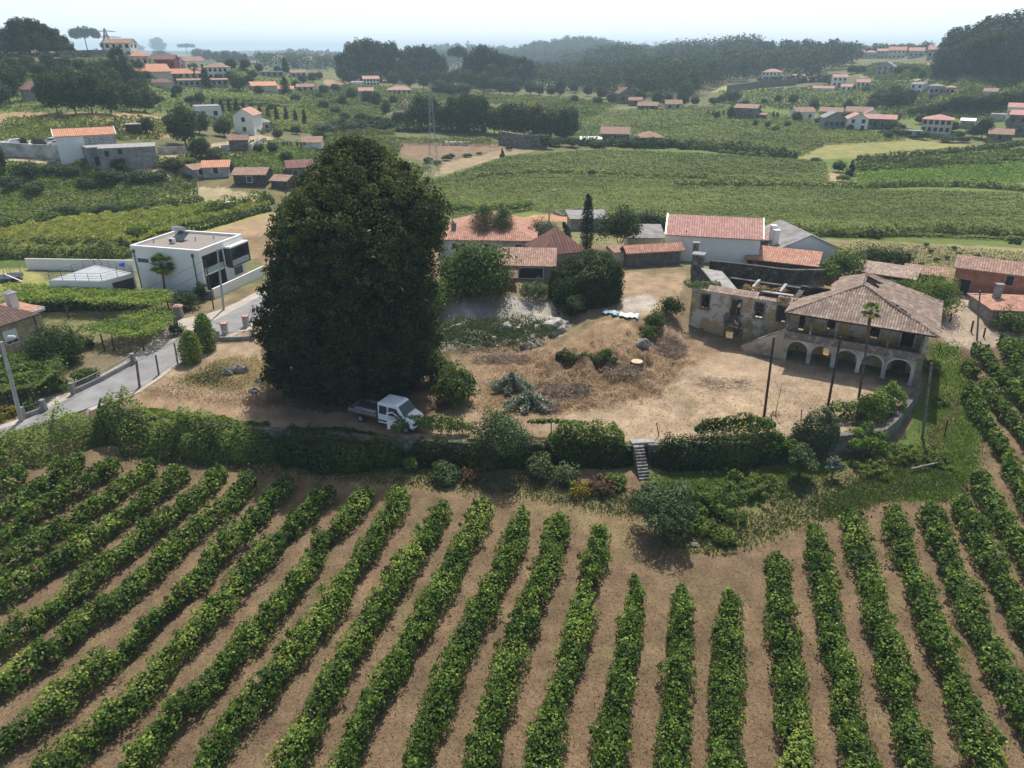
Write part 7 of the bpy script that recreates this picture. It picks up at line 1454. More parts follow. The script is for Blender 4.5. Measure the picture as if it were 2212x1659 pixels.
grp('round_tree', 'small tree among the right hillside houses', [(1838,160,140,22),(1850,158,138,24),(1862,158,142,18),(1783,178,160,20),(1795,185,168,20),(1805,172,158,30),(1840,196,182,14),(1870,198,186,20),(1760,160,140,26),(1720,168,148,18),(1975,158,142,20),(1940,162,140,22),(1990,172,150,16),(1960,152,140,24)], 'small trees among the right hillside houses')
grp('round_tree', 'tree of the group behind the ridge village', [(1925,118,96,24),(1942,118,94,26),(1960,118,92,26),(1975,118,96,22),(1905,120,102,20),(1890,122,104,16)], 'trees behind the right ridge village')
T('shrub', 'bright bush beside the dark one at the field corner on the right', 1811, 372, 340, 34); T('conifer', 'dark narrow bush right of the bright bush at the field corner', 1836, 380, 345, 20); T('bright_shrub', 'pale bramble below the two bushes at the field corner', 1822, 392, 372, 30); T('olive_tree', 'grey bush left of the two bushes at the field corner', 1761, 352, 338, 26)
grp('bright_shrub', 'bramble clump along the dark hedge of the right plain', [(1620,340,325,24),(1600,336,322,22),(1650,342,330,20),(1575,334,320,20),(1560,330,320,20),(1540,326,316,20),(1770,316,308,20)], 'brambles of the hedge in the right plain')
# just behind the yard
bush('broad_tree', 'dense dark round tree left of the granary', G(1337, 542), 3.6, 7.0, 'tree_leaf', 'tree', n=6500, size=.13, nclump=34, v0=.3, trunk=.8)
bush('dark_conifer', 'dark bluish conifer between the round tree and the white tiled house', G(1402, 516), 2.9, 5.0, 'conifer_leaf', 'tree', n=4200, size=.13, nclump=26, v0=.35, trunk=.3)
bush('olive_tree', 'silvery olive tree in front of the farmhouse', G(1163, 534), 3.2, 4.6, 'olive_leaf', 'tree', n=5000, size=.1, nclump=30, v0=.35, trunk=.6)
def column(name, label, p, r, h, mat, n, lean=0, cat='tree', v0=.3):
    o = np.array(p, float); root = empty(name, o, label, cat); k = 40; C = np.array([(lean * (i / k) ** 1.5 + rng.normal() * .08, rng.normal() * .08, .3 + (h - .6) * i / k) for i in range(k)]); rr = r * np.sin(np.pi * np.clip(.22 + .76 * np.arange(k) / k, 0, 1)) ** .8 * rng.uniform(.85, 1.1, k)
    Leaves().add(clumps(C, rr, n // k, .09, inner=.8, vbase=v0 + rng.normal(size=k) * .1)).build('crown', M[mat], root); mb = MB(); mb.tube((0, 0, -.2), (lean * .5, 0, h * .7), .12, .05, 6); mb.build('trunk', M['bark'], root)
column('tall_cypress', 'tall dark cypress standing behind the brown hipped roof', G(1266, 540), 1.15, 8.8, 'conifer_leaf', 5200)
column('upright_tree', 'pale upright tree in front of the farmhouse roof, left of the twin pair', G(1047, 545), 2.5, 7.2, 'pale_tree_leaf', 8000, v0=.6); column('upright_tree', 'pale upright tree in front of the farmhouse roof, right of the twin pair', G(1088, 545), 2.2, 6.8, 'pale_tree_leaf', 7000, v0=.6)
column('bent_cypress', 'small bent cypress left of the tall dark cypress', G(1228, 520), .55, 3.4, 'conifer_leaf', 1400, lean=-1.0)
bush('fig_tree', 'spreading fig tree at the cliff top right of the big tree', G(1030, 640), 4.9, 7.6, 'bramble_leaf', 'tree', n=12000, size=.17, nclump=64, v0=.42, ry=3.6)
bush('shrub', 'light green shrub hanging over the cliff left of the fig tree', G(950, 668), 2.4, 4.4, 'bramble_leaf', n=3000, size=.13, nclump=22, v0=.6)
bush('cliff_shrub', 'light green shrub on the cliff edge left of the ivy building', G(1155, 645), 2.0, 3.0, 'willow_leaf', n=2600, size=.1, nclump=20, v0=.5)
bush('small_conifer', 'small pale conifer on the cliff in front of the ivy building', G(1240, 686), 1.2, 3.7, 'weed_leaf', 'tree', n=1900, size=.09, nclump=18, v0=.5, trunk=.3)
# ivy shell of the smothered building
iv = G(1282, 662); root = empty('ivy_mantle', iv + np.array((0, 0, 0)), 'thick mantle of dark ivy covering the building above the yard', 'ivy', rz=-math.atan2(iv[0], iv[1]) + R(12))
C = []; 
for _ in range(330):
    f = rng.random()
    if f < .38: x = rng.uniform(-4.4, 3.2); C.append((x, -.1 - .3 * rng.random(), rng.uniform(-.6, np.interp(x, [-4.4, -2, 0, 2, 3.2], [2.0, 3.2, 4.6, 4.6, 3.6]))))
    elif f < .6: s_ = rng.choice([-1, 1]); C.append((3.1 if s_ > 0 else -4.2, rng.uniform(0, 7.0), rng.uniform(.1, 3.6 if s_ > 0 else 2.2)))
    else: y = rng.uniform(-.3, 7.0); x = rng.uniform(-4.2, 3.4); C.append((x, y, np.interp(x, [-4.4, -2, 0, 2, 3.4], [2.0, 3.1, 4.4, 4.4, 3.4]) + .5 * (1 - abs(y - 3.5) / 3.9) + rng.uniform(-.2, .6)))
C = np.array(C); 
Leaves().add(clumps(C, rng.uniform(.4, .75, len(C)), 95, .11, up=.2, vbase=.25 + .2 * np.clip((C[:, 2] - 3) / 4, 0, 1) + rng.normal(size=len(C)) * .12, centre=(0, 3.7, 2))).build('foliage', M['ivy_leaf'], root)
# ------------------------------------------------------------------ plants of the yard and the grassy bank
bush('round_bush', 'broad green bush right of the big tree trunk', G(985, 868), 2.2, 4.4, 'bramble_leaf', n=5200, size=.12, nclump=30, v0=.35)
bush('bush', 'green bush hugging the right foot of the big tree', G(940, 830), 1.8, 4.6, 'ivy_leaf', n=3600, size=.12, nclump=24, v0=.5)
bush('bush', 'green bush at the right flank of the big tree below the cliff', G(930, 770), 1.9, 5.2, 'ivy_leaf', n=3600, size=.13, nclump=24, v0=.55)
def cut_branches(label, px, py, rx, h, n, mat='silver_leaf'):
    o = G(px, py); root = empty('cut_branches', o, label, 'branches'); t = rng.uniform(0, 1, n); br = rng.integers(0, 22, n); a = br * .9 + rng.normal(size=n) * .07; cx = np.cos(a); cy = np.sin(a) * .6
    Pn = np.stack([cx * t * rx, cy * t * rx, (.12 + h * np.clip(1.05 - t * .85, .1, 1) * (.45 + .55 * np.sin(br * 2.1) ** 2)) * rng.uniform(.15, 1, n) ** .6], 1) + rng.normal(size=(n, 3)) * .09; Pn[:, 2] = np.maximum(Pn[:, 2], .04)
    link('foliage', leafmesh('branch_leaves', Pn, rng.normal(size=(n, 3)) + np.array((0, 0, .9)), .1, .35 + .35 * t + rng.normal(size=n) * .2), M[mat], root); mb = MB()
    for i in range(22): a = i * .9; mb.tube((0, 0, .1), (math.cos(a) * rx * .8, math.sin(a) * .6 * rx * .8, .1 + h * .6), .05, .015, 4)
    mb.build('limbs', M['dead_twig'], root)
cut_branches('upper heap of felled silver green branches in the yard', 1105, 842, 2.2, 1.9, 3200); cut_branches('lower heap of felled silver leaved branches in the yard', 1142, 880, 2.4, 1.7, 3800)
def twig_pile(label, px, py, rx, ry, h, n, mat='dead_twig', cat='brush pile'):
    o = G(px, py); mb = MB()
    for _ in range(n):
        a = rng.uniform(0, 6.28); r = math.sqrt(rng.random()); c = np.array((math.cos(a) * r * rx, math.sin(a) * r * ry, h * (1 - r) * rng.uniform(.3, 1) + .03)); d = rng.normal(size=3); d[2] *= .45; d = d / np.linalg.norm(d) * rng.uniform(.25, .8); c[2] = max(.03, zat(o[0] + c[0], o[1] + c[1])[0] - o[2] + c[2] * .9 + .02)
        mb.tube(c - d, c + d, rng.uniform(.012, .03), .008, 3)
    ob = mb.build('brush_pile', M[mat]); ob.location = o; tag(ob, label, cat)
twig_pile('long heap of brown dead twigs right of the felled silver branches', 1225, 850, 2.6, 1.7, .9, 700); twig_pile('small grey tangle of twigs at the right of the lower silver heap', 1185, 884, 1.1, .8, .8, 300)
twig_pile('brown brush heap on the slope below the left corner of the ruin', 1448, 752, 1.8, 2.2, .8, 500); twig_pile('thin scatter of dry twigs in the middle of the yard', 1560, 830, 3.0, 1.6, .12, 160); twig_pile('flat brown brush heap below the chalky ledge', 1080, 778, 3.2, 1.4, .5, 500)
twig_pile('brown brush spread left of the tree stump', 1345, 800, 2.2, 1.3, .5, 350)
for i, (px, py, lb, rx, h, mt, v) in enumerate([(1322,782,'low green ivy clump left of the tree stump',.6,.6,'ivy_leaf',.5),(1415,705,'dark green shrub below the left corner of the ruin',1.4,2.0,'ivy_leaf',.6),(1445,680,'dark ivy shrub against the left end of the ruin',1.5,2.6,'ivy_leaf',.45),(1400,725,'green shrub lower on the slope left of the ruin',1.2,1.5,'bramble_leaf',.5),
    (386,724,'round dark clipped bush beside the road',.95,1.9,'ivy_leaf',.5),(412,738,'small dark shrub behind the round clipped bush',.6,.8,'bramble_leaf',.4),(1880,878,'small dark shrub at the foot of the arcade corner',1.1,1.2,'ivy_leaf',.4),(405,668,'leafy shrub in front of the dark garden wall',1.7,2.6,'tree_leaf',.5),(438,650,'narrow shrub at the right end of the garden wall',.8,3.4,'tree_leaf',.45),
    (120,790,'dark dense bush below the yellow tiled house',2.8,5.4,'ivy_leaf',.45),(150,780,'dark bush right of the tiled house beneath the arbour',2.2,4.0,'bramble_leaf',.25),(190,822,'straggly bush behind the long railing',1.4,1.6,'bramble_leaf',.5),(120,846,'wild bush at the near end of the long railing',1.6,1.6,'bramble_leaf',.45),
    (16,902,'bush with orange flowers at the left edge',1.3,1.3,'flower_petal',.2),(60,886,'small green bush behind the short railing',.9,1.2,'bramble_leaf',.6),(180,755,'shaded shrub under the arbour posts',1.6,1.6,'ivy_leaf',.4),(1530,566,'small dark bush right of the chimneys at the white house wall',.9,1.6,'ivy_leaf',.5)]):
    bush('bush', lb, G(px, py), rx, h, mt, n=int(900 * rx * max(1, h * .7)), size=.1, nclump=int(12 + 6 * rx), v0=v)
# creepers over old gate columns
column('creeper_column', 'taller column of yellow green creeper by the road', G(449, 757), 1.15, 4.6, 'vine_pale', 5200, cat='creeper', v0=.45); column('creeper_column', 'lower pale creeper column leaning left by the road', G(414, 782), 1.2, 3.8, 'vine_pale', 4600, lean=.3, cat='creeper', v0=.55)
# shrubs on the bank below the wall
BK = [('broad_willow', 'big grey green willow bush in front of the terrace wall', 1078,1012,2.7,6.2,'willow_leaf',7500,.35,.2),('round_tree', 'small round willowy tree casting a round shadow beside the vineyard', 1436,1157,2.7,4.6,'willow_leaf',9500,.35,.9),
 ('small_conifer','young bluish conifer below the yellow shrub on the wall',1725,1032,1.25,3.4,'weed_leaf',2600,.3,.1),('sapling','young pale leaved sapling right of the bluish conifer',1795,1034,.75,2.2,'silver_leaf',900,.2,.5),
 ('bush','round green and yellow bush in front of the wall left of the willow',962,1038,1.5,1.9,'weed_leaf',2400,.4,0),('bush','small yellowish shrub right of the dark hedge foot',890,1012,.9,1.3,'bramble_leaf',900,.7,0),
 ('bush','reddish brown weeds left of the big willow',1015,1035,1.1,1.1,'red_leaf',900,.5,0),('bush','pointed grey green weeds right of the big willow',1165,1030,1.2,2.6,'weed_leaf',2200,.5,0),('bush','pale weeds with arching stems between the willow and the steps',1222,1040,1.1,2.0,'weed_leaf',1500,.65,0),
 ('bush','green leafy plant left of the garden steps',1330,1050,1.0,1.3,'bramble_leaf',1200,.75,0),('bush','dry reddish bush below the garden steps',1300,1062,1.3,1.4,'red_leaf',1500,.35,0),('bush','yellow green weeds left of the dry reddish bush',1255,1068,1.2,1.2,'yellow_leaf',700,.1,0),
 ('bush','large bramble mound right of the small round tree',1545,1100,2.6,2.1,'bramble_leaf',6000,.6,0),('bush','lower bramble patch behind the small round tree',1500,1145,2.2,1.3,'bramble_leaf',4200,.62,0),('bush','bramble mound on the bank right of the steps',1620,1060,2.7,1.5,'bramble_leaf',5200,.68,0),
 ('bush','leafy bramble at the tip of the bank near the short vine rows',1560,1165,1.1,1.1,'bramble_leaf',1300,.75,0),('bush','bright green weeds at the foot of the terrace corner',1880,1015,1.8,1.0,'bramble_leaf',2600,.85,0),('bush','weeds on the slope between the terrace corner and the leaning pole',1945,985,1.8,1.1,'bramble_leaf',2600,.8,0),
 ('bush','bushy weeds right of the leaning grey pole',2020,1000,1.6,.9,'bramble_leaf',1900,.65,0),('bush','green weeds beside the ruin side wall',2012,800,1.2,1.2,'bramble_leaf',1700,.8,0),('bush','weeds in the grass right of the ruin',2030,870,1.0,.7,'bramble_leaf',1000,.7,0),
 ('bush','grey blue shrub at the dark foot of the hedge',800,1000,1.8,2.2,'weed_leaf',2600,.05,0),('bush','low grey weeds at the vineyard end below the dark hedge',700,985,1.6,.9,'weed_leaf',1500,.2,0),('bush','brown dead weeds and roots below the steps',1380,1095,.9,.7,'red_leaf',600,.3,0)]
for nm, lb, px, py, rx, h, mt, n, v, tr in BK: bush(nm, lb, G(px, py), rx, h, mt, 'tree' if nm in ('broad_willow', 'round_tree', 'small_conifer', 'sapling') else 'bush', n=n, size=.095, nclump=int(12 + 7 * rx), v0=v, trunk=tr)
bush('round_bush', 'dark bushy tree by the grey roofed house', G(1820, 600), 3.1, 4.6, 'bramble_leaf', 'tree', n=4600, size=.13, nclump=28, v0=.5); bush('bush', 'green tree between the stone wall and the dark bushy tree', G(1782, 606), 2.1, 3.0, 'bramble_leaf', n=2400, size=.13, nclump=18, v0=.65)
bush('bush', 'olive green tree left in the dry meadow hedge', G(1875, 568), 2.0, 2.9, 'tree_leaf', n=2000, size=.13, nclump=16, v0=.6); bush('bush', 'twin dark green tree in the dry meadow hedge', G(1930, 578), 2.9, 3.4, 'tree_leaf', n=3400, size=.13, nclump=22, v0=.5)
bush('bush', 'greyish low hedge bush below the twin dark tree', G(1898, 594), 2.4, 1.8, 'weed_leaf', n=1900, size=.13, nclump=18, v0=.4); bush('spreading_shrub', 'spreading yellow green tree behind the right end of the manor roof', G(2005, 678), 3.1, 5.4, 'bramble_leaf', 'tree', n=5600, size=.12, nclump=34, v0=.75)
bush('climber', 'green climber between the manor ridge and the low ruined shed', G(1948, 628), 3.0, 1.9, 'bramble_leaf', n=2200, size=.12, nclump=18, v0=.7, ry=1.4); bush('bush', 'green vine bush hiding the corner of the right edge cottage', G(2185, 718), 2.2, 3.0, 'bramble_leaf', n=3000, size=.12, nclump=20, v0=.5)
bush('bush', 'rounded bush at the upper edge of the dry meadow', G(1886, 514), 1.9, 1.7, 'tree_leaf', n=1200, size=.15, nclump=14, v0=.6); bush('bush', 'smaller rounded bush left of the meadow edge bush', G(1852, 512), 1.2, 1.1, 'tree_leaf', n=700, size=.15, nclump=10, v0=.5); bush('bush', 'low round bush at the far right meadow edge', G(2188, 526), 1.6, 1.0, 'tree_leaf', n=800, size=.15, nclump=10, v0=.5)
# bare sapling in the yard
b = G(1674, 898); ob = empty('bare_sapling', b, 'bare thin sapling next to the tall dark pole in the yard', 'sapling'); mb = MB(); mb.tube((0, 0, -.1), (.1, 0, 3.2), .04, .015, 5)
for i in range(9): z = 1.2 + i * .22; a = i * 2.3; mb.tube((.05, 0, z), (.05 + math.cos(a) * .7, math.sin(a) * .5, z + .7), .015, .006, 4)
mb.build('stem', M['dead_twig'], ob); Leaves().add(clumps([(0, 0, .2)], .5, 90, .06, squash=.4)).build('leaves', M['red_leaf'], ob)
# tree stump with a fresh cut
b = G(1375, 792); ob = empty('tree_stump', b, 'fresh cut tree stump with a pale top on the mound', 'stump'); mb = MB(); mb.tube((0, 0, -.4), (0, 0, .6), .8, .62, 14); mb.build('bark', M['bark'], ob); mb = MB(); mb.tube((0, 0, .601), (0, 0, .62), .6, .6, 14); mb.build('cut_face', M['cut_wood'], ob)
def rock(label, px, py, r, h, mat='rock', n=1):
    b = G(px, py); me = bpy.data.meshes.new('rock'); import bmesh; bm = bmesh.new(); bmesh.ops.create_icosphere(bm, subdivisions=3, radius=1)
    s = rng.uniform(0, 50)
    for v in bm.verts: k = .55 + .55 * float(vnoise(np.array([v.co.x * 1.2 + s]), np.array([v.co.y * 1.2 + v.co.z]), 1.3, 3)[0]) + .45 * float(vnoise(np.array([v.co.x * 3 + s]), np.array([v.co.y * 3 + v.co.z * 2]), 1.3, 5)[0]); v.co = Vector((v.co.x * r * k, v.co.y * r * .8 * k, max(-.2, v.co.z) * h * k))
    bm.to_mesh(me); bm.free(); ob = link('rock', me, M['chalk' if 'chalk' in label or 'boulder' in label else mat]); ob.location = b; tag(ob, label, 'rock')
for q in [('left of the two grey rocks in the dry lot',493,808,.6,.75),('right and larger of the two grey rocks in the dry lot',516,803,.8,.95),('low pale stone between the grey rocks and the tree',563,824,.5,.4),('small rock by the tree in the dry lot',548,846,.5,.35),
    ('chalky white boulder at the left of the weedy ledge',985,720,1.3,1.0),('chalky white outcrop in the middle of the weedy ledge',1100,716,1.6,1.3),('chalky white outcrop at the right of the weedy ledge',1195,712,1.8,1.2),('small pale boulder at the bottom of the weedy ledge',1060,742,1.2,.7),('pale boulder pile end near the silver heap',1150,745,1.2,.6),('pale streaked rock on the slope left of the ruin',1388,745,.8,.7),
    ('large white boulder wrapped in plastic under the vines by the road',311,696,1.1,.9),('pale stone below the small round tree',1500,1178,.3,.2),('pale rock left of the steps',1313,1040,.4,.4)]: rock(*q)
def sheet(label, pts, mat, name='tarpaulin', lift=.12):
    W = [G(*p) for p in pts]; o = W[0].copy(); n = 12; V = []
    for i in range(n):
        for j in range(n):
            a, b = i / (n-1), j / (n-1); p = (W[0] * (1-a) + W[1] * a) * (1-b) + (W[3] * (1-a) + W[2] * a) * b; p = p.copy(); p[2] = zat(p[0], p[1])[0] + lift + rng.uniform(0, .22); V.append(p - o)
    id_ = np.arange(n*n).reshape(n, n); F = np.stack([id_[:-1,:-1].ravel(), id_[1:,:-1].ravel(), id_[1:,1:].ravel(), id_[:-1,1:].ravel()], 1)
    ob = link(name, npmesh(name, V, F, smooth=True), M[mat]); ob.location = o; tag(ob, label, 'tarpaulin'); so_ = ob.modifiers.new('s', 'SOLIDIFY'); so_.thickness = .03
sheet('light blue tarpaulin lying at the top of the mound', [(1300,681),(1332,685),(1340,680),(1306,672)], 'blue_sheet'); sheet('crumpled white tarpaulin right of the light blue one', [(1336,686),(1378,694),(1380,682),(1340,677)], 'white_sheet'); sheet('white plastic sheeting by the hedge in the left valley', [(480,445),(515,444),(513,439),(484,440)], 'white_sheet', lift=.3)
# grape arbours
def arbour(label, pts, z, mat, n, size, posts, v0, drop=.5, thick=.5):
    W = np.array([P(*p, z) for p in pts]); o = W.mean(0); o[2] = zat(o[0], o[1])[0]; root = empty('grape_arbour', o, label, 'arbour'); mn, mx = W[:, :2].min(0), W[:, :2].max(0); Q = []
    while len(Q) < n:
        q = rng.uniform(mn, mx, (n, 2)); q = q[inpoly(q[:, 0] + rng.normal(size=n) * .35, q[:, 1] + rng.normal(size=n) * .35, W[:, :2])]; Q += list(q)
    Q = np.array(Q[:n]); zz = z + (vnoise(Q[:, 0], Q[:, 1], .8, 4) - .5) * thick + rng.normal(size=n) * .12 - (rng.random(n) < .12) * rng.uniform(0, drop, n)
    link('foliage', leafmesh('arbour_leaves', np.stack([Q[:, 0], Q[:, 1], zz], 1) - o, rng.normal(size=(n, 3)) * .45 + np.array((0, 0, 1)), size, v0 + (vnoise(Q[:, 0], Q[:, 1], .6, 8) - .5) * .35 + rng.normal(size=n) * .16), M[mat], root)
    for (a, b) in posts: p = G(a, b); mb = MB(); mb.tube(p - o - np.array((0, 0, .3)), (p[0]-o[0] + rng.normal() * .1, p[1]-o[1], z - o[2]), .1, .08, 6); mb.build('post', M['bark'], root)
    mb = MB(); wv = [p - o for p in W]
    for i in range(len(wv)): mb.tube(wv[i], wv[(i+1) % len(wv)], .035, .035, 4)
    mb.build('wires', M['bark'], root)
arbour('low grape arbour on posts beside the road, left of the driveway', [(165,705),(215,716),(296,727),(330,722),(378,690),(368,676),(310,668),(250,690)], 4.9, 'vine_leaf', 6500, .12, [(227,758),(284,773),(312,758),(384,700),(246,757)], .62)
arbour('upper bright grape arbour between the garage and the yellow tiled house', [(15,650),(120,645),(230,652),(330,660),(368,648),(372,632),(250,625),(150,620),(60,615),(10,612)], 5.0, 'vine_leaf', 13000, .13, [(60,690),(150,688),(225,690),(316,682),(366,670)], .72, drop=1.2)
arbour('broad kiwi arbour in front of the balcony of the tiled house', [(-40,842),(60,836),(100,820),(135,800),(120,770),(80,748),(20,768),(-60,790)], 4.6, 'bramble_leaf', 9500, .14, [(80,862),(20,872),(110,850)], .55, drop=1.4, thick=.9)
hedge('vine_hedge', 'dark vine hedge wall under the upper arbour', [G(30,672), G(130,668), G(230,668), G(330,660)], .8, 1.6, 'ivy_leaf', per=240, size=.14, v0=.4)
# garden bits behind the garage
b = G(24, 605); ob = empty('trampoline', b, 'round dark trampoline in the garden at the left edge', 'trampoline'); mb = MB(); mb.tube((0, 0, .55), (0, 0, .65), 1.7, 1.7, 18); mb.build('mat', M['black_plastic'], ob)
for i in range(6): a = i * 1.05; mb = MB(); mb.tube((math.cos(a) * 1.65, math.sin(a) * 1.65, -.1), (math.cos(a) * 1.65, math.sin(a) * 1.65, 2.2), .04, .04, 5); mb.build('pole', M['galvanised'], ob)
b = G(54, 608); ob = empty('slide', b, 'white children slide next to the trampoline', 'slide', rz=.6); mb = MB(); mb.prism([(-.3,-.25,.0),(-.3,.25,.0),(-2.1,.25,1.4),(-2.1,-.25,1.4)][::-1], [(-.3,-.25,.08),(-.3,.25,.08),(-2.1,.25,1.48),(-2.1,-.25,1.48)][::-1]); mb.build('chute', M['white_plastic'], ob); mb = MB(); mb.tube((-2.3,-.25,-.1),(-2.1,-.25,1.9),.04).tube((-2.3,.25,-.1),(-2.1,.25,1.9),.04); mb.build('ladder', M['canopy_leaf'] if 0 else M['blue_plastic'], ob)
b = G(388, 686); mb = MB(); mb.box(-.45, .45, -.3, .3, -.5, 1.5); ob = empty('gate_pillar', b, 'concrete gate pillar with a tiled top at the driveway', 'pillar'); mb.build('shaft', M['concrete'], ob); mb = MB(); mb.prism([(-.6,-.45,1.5),(.6,-.45,1.5),(.6,.45,1.5),(-.6,.45,1.5)], [(-.3,-.2,1.7),(.3,-.2,1.7),(.3,.2,1.7),(-.3,.2,1.7)]); mb.build('cap', M['tile_rosy'], ob)
for i, (a, bb) in enumerate(((487, 722), (533, 706))): b = G(a, bb); mb = MB(); mb.box(-.3, .3, -.3, .3, -.4, 1.3); ob = empty('gate_pier', b, ['left white gate pier at the lane beside the big tree', 'right white gate pier touching the big tree'][i], 'pillar'); mb.build('shaft', M['dirty_white_wall'], ob); mb = MB(); mb.box(-.38, .38, -.38, .38, 1.3, 1.42); mb.build('cap', M['tile_rosy'], ob)
for i, x in enumerate((962, 977, 988.5, 997, 1006.5)): b = G(x, 313.5); mb = MB(); mb.box(-.9, .9, -.5, .5, .15, 1.0).box(-1.0, 1.0, -.6, .6, 1.0, 1.15); ob = mb.build('beehive', M['white_plastic']); ob.location = b; tag(ob, ORD[i] + ' white beehive from the left at the edge of the brown field', 'beehive', 'white beehives by the brown field')
b = G(1238, 462); mb = MB(); 
for q in ((-3.6,3.6,-2,-1.8),(-3.6,3.6,1.8,2),(-3.6,-3.4,-1.8,1.8),(3.4,3.6,-1.8,1.8)): mb.box(*q, -.3, .6)
ob = mb.build('raised_bed', M['concrete']); ob.location = b; ob.rotation_euler = (0, 0, .5); tag(ob, 'rectangular concrete tank in the garden behind the tall cypress', 'tank')
house('flat_shed', 'low flat grey roof seen behind the tall cypress', 1272, 500, w=6.5, dep=5, h=2.2, rise=.4, roof='shed', wall='grey_wall', roofm='fibre_cement', rot=10, cat='shed')
b = G(640, 322); ob = empty('washing_line', b, 'washing line with dark clothes near the low white shed', 'washing line'); mb = MB(); mb.tube((-4, 0, 0), (-4, 0, 1.9), .06).tube((4, 0, 0), (4, 0, 1.9), .06).tube((-4, 0, 1.85), (4, 0, 1.85), .02); mb.build('frame', M['grey_wood'], ob)
for i in range(8): mb = MB(); mb.box(-3.6 + i * .95, -3.0 + i * .95, -.03, .03, 1.0, 1.83); mb.build('garment', M[['black_plastic', 'dark_trim', 'red_plastic', 'white_sheet'][i % 4]], ob)
mb = MB(); mb.box(-1.6, 1.6, -.05, .1, 0, .12); ob = mb.build('fallen_plank', M['grey_wood']); b = G(2001, 1014); ob.location = b + np.array((0, 0, .35)); ob.rotation_euler = (0, -.08, .25); tag(ob, 'grey plank lying in the weeds on the bank right of the terrace', 'plank')
mb = MB(); mb.box(-1.7, 1.7, -.05, .05, 0, .08); ob = mb.build('white_stick', M['cut_wood']); b = G(1902, 857); ob.location = b + np.array((0, 0, .1)); ob.rotation_euler = (0, 0, .8); tag(ob, 'pale stick lying on the dirt before the last arch', 'stick')
# ------------------------------------------------------------------ hedges and rows of the fields (screen-measured, built on the ground)
def field_row(label, pts, hw, hh, mat='canopy_leaf', per=None, v0=.4, name='field_hedge', cat='hedge'):
    w = [G(*p) for p in pts]; d = np.mean([np.hypot(q[0], q[1]) for q in w]); sz = d * .0016
    L_ = sum(np.linalg.norm(w[i+1] - w[i]) for i in range(len(w) - 1)); per = per or (hw * 2 + hh * 2) / (sz * sz) * .9; per = min(per, 26000 / L_)
    return hedge(name, label, w, hw, hh, mat, cat, per=per, size=sz, v0=v0)
for lb, pts, hw, hh, mt, v in [
 ('thick bushy hedge in front of the park trees', [(700,290),(800,282),(900,284),(1050,285)], 1.6, 4.0, 'ivy_leaf', .5), ('hedge of vines along the near edge of the corn field', [(270,520),(330,505),(420,478),(520,452),(590,438)], 1.1, 2.6, 'vine_leaf', .6),
 ('clipped dark hedge running up right of the corn field', [(400,505),(470,487),(540,466),(585,455)], .7, 1.6, 'ivy_leaf', .65), ('bright vine hedge below the corn field at the left', [(-60,560),(60,556),(180,558),(285,555)], 1.6, 2.2, 'canopy_leaf', .6), ('second vine hedge between the corn field and the garage', [(-60,540),(60,538),(180,538),(285,535)], 1.4, 2.0, 'canopy_leaf', .4),
 ('scrubby vine line on the far edge of the corn field', [(-60,498),(60,482),(200,462),(330,448),(440,436)], 1.2, 1.6, 'bramble_leaf', .6), ('dark hedge below the yellowish villa', [(1632,187),(1700,181),(1745,178),(1795,176)], 3, 6, 'conifer_leaf', .4),
 ('bushy hedge line across the wide plain', [(1470,320),(1520,323),(1580,330),(1650,338),(1720,342)], 2.4, 3.6, 'ivy_leaf', .6), ('long dark hedge behind the farmhouses of the plain', [(1250,314),(1330,316),(1400,320),(1470,318)], 2.0, 3.2, 'ivy_leaf', .6),
 ('vine hedge along the upper edge of the striped field', [(1850,347),(1960,338),(2080,328),(2212,312)], 1.4, 1.8, 'canopy_leaf', .3), ('pale vine hedge below the bright green field', [(1450,402),(1650,404),(1850,406),(2000,401),(2100,404),(2212,412)], 1.8, 2.0, 'canopy_leaf', .75),
 ('dark vine hedge across the middle of the wide vineyard', [(1010,385),(1150,376),(1300,378),(1500,388),(1780,400)], 1.2, 1.6, 'canopy_leaf', .75), ('dark row closing the wide vineyard towards the meadow', [(1420,496),(1600,505),(1800,510),(2000,506),(2212,516)], 1.8, 2.2, 'canopy_leaf', .6),
 ('short vine row behind the farmhouse roof', [(960,458),(1050,457),(1120,456),(1150,448)], 1.2, 1.7, 'vine_leaf', .45), ('vine row above the bright terrace behind the cypresses', [(450,222),(600,225),(700,226),(800,232)], 1.4, 2.0, 'canopy_leaf', .3)]:
    field_row(lb, pts, hw, hh, mt, v0=v)
